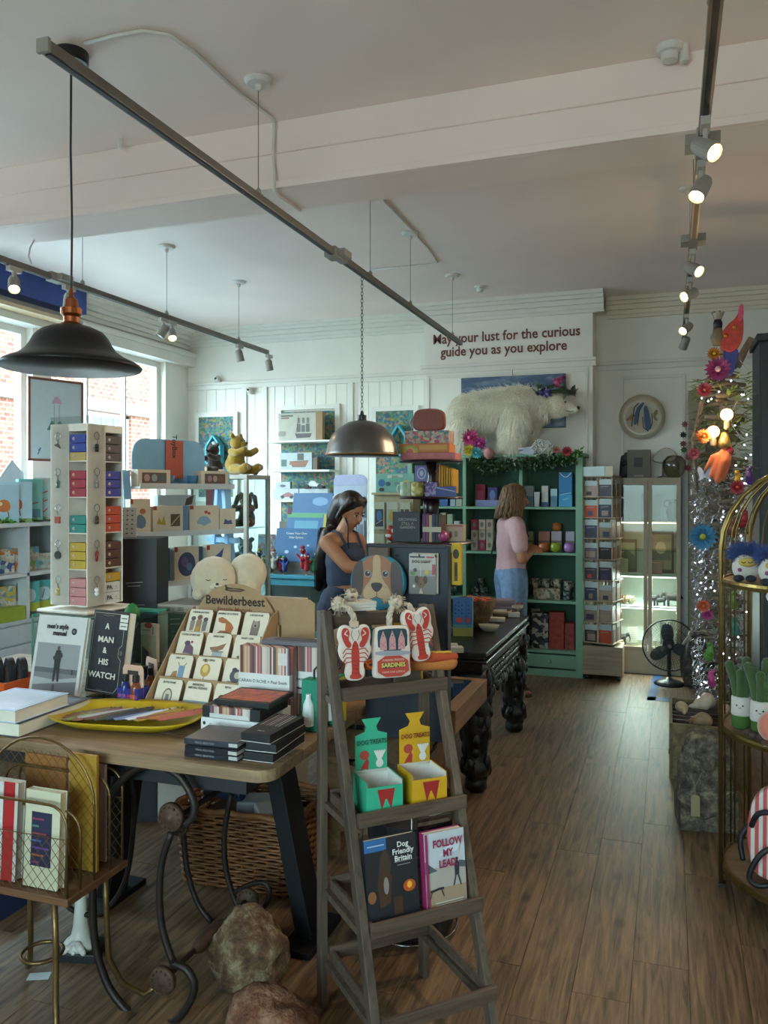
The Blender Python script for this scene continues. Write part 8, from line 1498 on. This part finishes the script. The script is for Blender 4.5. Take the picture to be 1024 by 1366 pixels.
# ================= PEOPLE =================
def person(name,label,loc,rz,sc,J,shirt,pants,skin,hairm,hairf,tank=False,lean=0):
    o=T(name,label,'person',loc,rz,sc=sc); SK=mat(skin,.55,var=.05,sc=20,bump=.01)
    b=B(); hx,hy,hz=J['head']; nk=J['neck']
    # one continuous body: pelvis, torso, neck, head, arms, legs
    b.limb([(-.06,0,.93),(0,0,.95),(.06,0,.93)],[.105,.11,.105]); b.limb([(0,0,1.0),(0,-.005,1.1),(0,-.005,1.2),(0,0,1.3)],[.105,.10,.11,.10])
    b.limb([(-.1,0,1.33),(.1,0,1.33)],[.068,.068]); b.limb([(-.05,-.045,1.24),(.05,-.045,1.24)],[.07,.07]); b.limb([(0,.01,1.36),nk,(hx,hy+.012,hz-.06)],[.06,.05,.048])
    f=V(J['face']).normalized(); up=(V((0,0,1))-f*f.z).normalized(); rt=f.cross(up)
    hc=V((hx,hy,hz)); Hh=B(); M=Mx(((rt.x,-f.x,up.x,hc.x),(rt.y,-f.y,up.y,hc.y),(rt.z,-f.z,up.z,hc.z),(0,0,0,1)))
    def hb(c,r): b.x=M; b.ball(c,r,None,16,10); b.x=None
    hb((0,.012,.02),(.074,.092,.088)); hb((0,-.022,-.035),(.055,.062,.062)); hb((0,-.052,-.075),(.026,.024,.022)); b.x=M; b.limb([(0,-.078,.012),(0,-.102,-.022)],[.009,.0135]); b.limb([(-.018,-.082,-.052),(.018,-.082,-.052)],[.009,.009]); b.ball((-.074,.012,-.008),(.012,.02,.03)); b.ball((.074,.012,-.008),(.012,.02,.03)); b.x=None
    for s in (-1,1):
        A=J['arm%d'%s]; b.limb([(s*.155,0,1.33)]+A,[.052,.046,.034,.024][:len(A)+1] if len(A)==3 else [.052,.042,.026])
        w_=V(A[-1]); d=V(J['hand%d'%s]).normalized(); n2=d.cross(V((0,0,1))).normalized() if abs(d.z)<.9 else V((1,0,0)); side=d.cross(n2).normalized() if J.get('flat') else n2
        pn=d.cross(side).normalized(); b.limb([w_+d*.015,w_+d*.055],[.024,.03])
        for k,(off,ln) in enumerate([(-.026,.062),(-.009,.075),(.009,.07),(.025,.055)]):
            r0=w_+d*.075+side*off; b.limb([r0-d*.02,r0+d*ln*.5,r0+d*ln*.85-V((0,0,.018))],[.0095,.0088,.0075],None,8)
        t0=w_+d*.03-side*.03; b.limb([w_+d*.02-side*.018,t0+d*.02-side*.012,t0+d*.05-side*.014],[.013,.0105,.009],None,8)
        L_=J['leg%d'%s]; b.limb([(s*.085,0,.9)]+L_,[.1,.062,.058,.036][:len(L_)+1] if len(L_)==3 else [.095,.06,.036]); ft=V(L_[-1]); b.limb([ft+V((0,.02,-.045)),ft+V((0,-.06,-.055)),ft+V((0,-.13,-.062))],[.034,.03,.022])
    b.ob('body',SK,o,rem=.0085)
    # face
    e=B(); e.x=M; e.ball((-.03,-.077,.0),(.012,.007,.007)).ball((.03,-.077,.0),(.012,.007,.007)); e.ob('eye_whites',mat('b0a8a0',.3),o,smooth=True)
    e=B(); e.x=M; e.ball((-.03,-.083,.0),(.006,.003,.006)).ball((.03,-.083,.0),(.006,.003,.006)); e.ob('pupils','1a120e',o,smooth=True)
    e=B(); e.x=M; e.tube([(-.045,-.074,.02),(-.03,-.083,.025),(-.016,-.084,.021)],.003,5).tube([(.045,-.074,.02),(.03,-.083,.025),(.016,-.084,.021)],.003,5).tube([(-.04,-.078,.006),(-.03,-.083,.0085),(-.018,-.083,.006)],.0018,5).tube([(.04,-.078,.006),(.03,-.083,.0085),(.018,-.083,.006)],.0018,5); e.ob('eyebrows','22160f',o,smooth=True)
    e=B(); e.x=M; e.tube([(-.02,-.086,-.051),(0,-.0925,-.049),(.02,-.086,-.051)],[.003,.0055,.003],6); e.ob('lips',mat('8a4a42',.45),o,smooth=True)
    # clothes
    c=B(); g=.013
    if tank:
        c.limb([(0,0,1.08),(0,-.005,1.15),(0,-.005,1.2),(0,0,1.27)],[.096+g,.10+g,.11+g,.10+g]).limb([(-.05,-.045,1.24),(.05,-.045,1.24)],[.07+g,.07+g]); c.ob('tank_top',shirt,o,rem=.009)
        for s in (-1,1): B().tube([(s*.07,-.105,1.29),(s*.085,-.05,1.385),(s*.085,.0,1.405),(s*.08,.06,1.36),(s*.06,.10,1.28)],.0085,6).ob('shoulder_strap',shirt,o,smooth=True)
    else:
        c.limb([(0,0,1.0),(0,-.005,1.1),(0,-.005,1.2),(0,0,1.3)],[.108+g,.104+g,.112+g,.10+g]).limb([(-.11,0,1.335),(.11,0,1.335)],[.07+g,.07+g]).limb([(-.05,-.045,1.24),(.05,-.045,1.24)],[.07+g,.07+g]); c.limb([(-.04,0,1.0),(.04,0,1.0)],[.11,.11])
        for s in (-1,1): A=V(J['arm%d'%s][0]); p0_=V((s*.155,0,1.33)); c.limb([p0_,p0_.lerp(A,.62)],[.07,.062])
        c.ob('t_shirt',shirt,o,rem=.009)
    c=B(); c.limb([(-.055,0,.94),(0,0,.955),(.055,0,.94)],[.107+g,.112+g,.107+g]).limb([(0,0,.96),(0,0,.99 if tank else 1.0)],[.11+g,.098+g])
    for s in (-1,1): L_=J['leg%d'%s]; c.limb([(s*.085,0,.9)]+L_,[.11+g,.085,.085,.065][:len(L_)+1] if len(L_)==3 else [.112,.085,.07])
    c.ob(J['pn'],pants,o,rem=.009)
    for s in (-1,1): ft=V(J['leg%d'%s][-1]); B().limb([ft+V((0,.03,-.072)),ft+V((0,-.13,-.076))],[.028,.028]).ob('sandal',mat('4a3020',.6),o,rem=.008)
    hairf(o,M,hairm); return o
def hair1(o,M,m):                       # long straight dark hair down the back
    b=B(); b.x=M; b.ball((0,.025,.035),(.084,.098,.088),None,20,12); b.limb([(-.055,-.02,.075),(-.078,.0,.02),(-.082,.02,-.06)],[.028,.022,.018]); b.limb([(.055,-.02,.075),(.078,.0,.02),(.082,.02,-.06)],[.028,.022,.018]); b.limb([(0,.09,.0),(0,.11,-.1)],[.075,.07]); b.x=None
    b.limb([(0,.10,1.36),(0,.135,1.25),(0,.15,1.12),(.0,.155,1.04)],[.075,.07,.06,.03]); b.limb([(-.05,.08,1.38),(-.07,.12,1.25),(-.05,.145,1.1)],[.05,.045,.03]); b.limb([(.05,.08,1.38),(.07,.12,1.25),(.05,.145,1.1)],[.05,.045,.03])
    b.ob('hair',m,o,rem=.008); b=B(); rn=random.Random(1)
    for i in range(120):
        x=rn.uniform(-.1,.1); y=rn.uniform(.17,.21)-abs(x)*.5; w_=rn.uniform(-.015,.015); b.tube([(x*.7,y-.02,1.42),(x*.9,y-.005,1.3),(x+w_,y,1.18),(x*.9+w_,y+.0,rn.uniform(1.0,1.06))],.004,4)
    b.tube([(-.08,-.09,1.49),(-.088,-.12,1.42),(-.08,-.11,1.36),(-.085,-.12,1.30)],[.007,.0065,.005,.003],6); b.ob('hair_strands',m,o,kind='stuff',smooth=True)
def hair2(o,M,m):                       # wavy shoulder-length
    b=B(); b.x=M; b.ball((0,.02,.035),(.084,.098,.084),None,20,12); b.limb([(0,.05,.0),(0,.055,-.09)],[.083,.075]); b.limb([(-.06,.01,.0),(-.068,.02,-.09)],[.034,.034]); b.limb([(.06,.01,.0),(.068,.02,-.09)],[.034,.034]); b.ob('hair',m,o,rem=.008); b=B(); b.x=M; rn=random.Random(6)
    for i in range(240):
        a=rn.uniform(-.15*pi,1.15*pi); r=.088; x=r*cos(a); y=.02+r*1.08*sin(a); ph=rn.uniform(0,6); l=rn.uniform(-.18,-.14); P=[]
        for k in range(9): t=k/8; z=.09+(l-.09)*t; q=sqrt(max(.05,1-((z-.03)/.11)**2)) if z>.03 else 1+.35*(.03-z)/.2; P.append((x*q+.010*sin(ph+t*11),y*q+.010*cos(ph+t*9),z))
        b.tube(P,[.0065]*8+[.003],4)
    b.ob('wavy_locks',m,o,kind='stuff',smooth=True)
HD=mat('1c1310',.45,var=.2,sc=40); HB=mat('6a4c32',.55,var=.35,sc=30)
w1p=gd(457,800,5.1)
J1=dict(head=(0,-.075,1.535),neck=(0,-.03,1.43),face=(-.12,-1,-.5),hand1=(.1,-1,-.15),armn=0)
J1.update({'arm-1':[(-.175,-.19,1.19),(-.11,-.42,1.18)],'arm1':[(.185,-.07,1.11),(.12,-.30,1.11)],'hand-1':(.15,-1,-.0),'hand1':(-.15,-1,-.1),'leg-1':[(-.09,-.01,.5),(-.1,.01,.09)],'leg1':[(.09,-.03,.5),(.1,-.01,.09)],'pn':'trousers'})
TANK=mat('3a4256',.85,var=.08,sc=60); P1=person('person','woman with long dark hair in a blue-grey strap top reaching toward a display','' and 0 or (w1p.x,w1p.y,0),R(72),.97,J1,TANK,mat('343c50',.85,var=.08,sc=60),'ad7453',HD,hair1,True)
w2p=gd(681,900,6.42)
J2=dict(head=(0,-.045,1.555),neck=(0,-.01,1.44),face=(.05,-1,-.12))
J2.update({'arm-1':[(-.20,-.03,1.09),(-.02,-.165,1.13)],'arm1':[(.215,-.02,1.09),(.06,-.20,1.16)],'hand-1':(1,-.2,.1),'hand1':(-1,-.15,-.15),'leg-1':[(-.09,-.01,.5),(-.09,.01,.085)],'leg1':[(.09,-.03,.5),(.10,-.03,.085)],'pn':'jeans'})
person('person','woman with wavy brown hair in a pink t-shirt and jeans standing with folded arms',(w2p.x,w2p.y,0),R(118),1.0,J2,mat('bf979a',.8,var=.05,sc=40),mat('6a84a4',.8,var=.22,sc=25),'a06a4c',HB,hair2)
B().tube([(-.09,-.115,1.25),(-.085,-.06,1.405),(-.06,.02,1.425),(.02,.115,1.28),(.10,.13,1.1)],.007,6).ob('bag_strap','2c2c34',[o for o in bpy.data.objects if o.get('category')=='person'][-1],smooth=True)
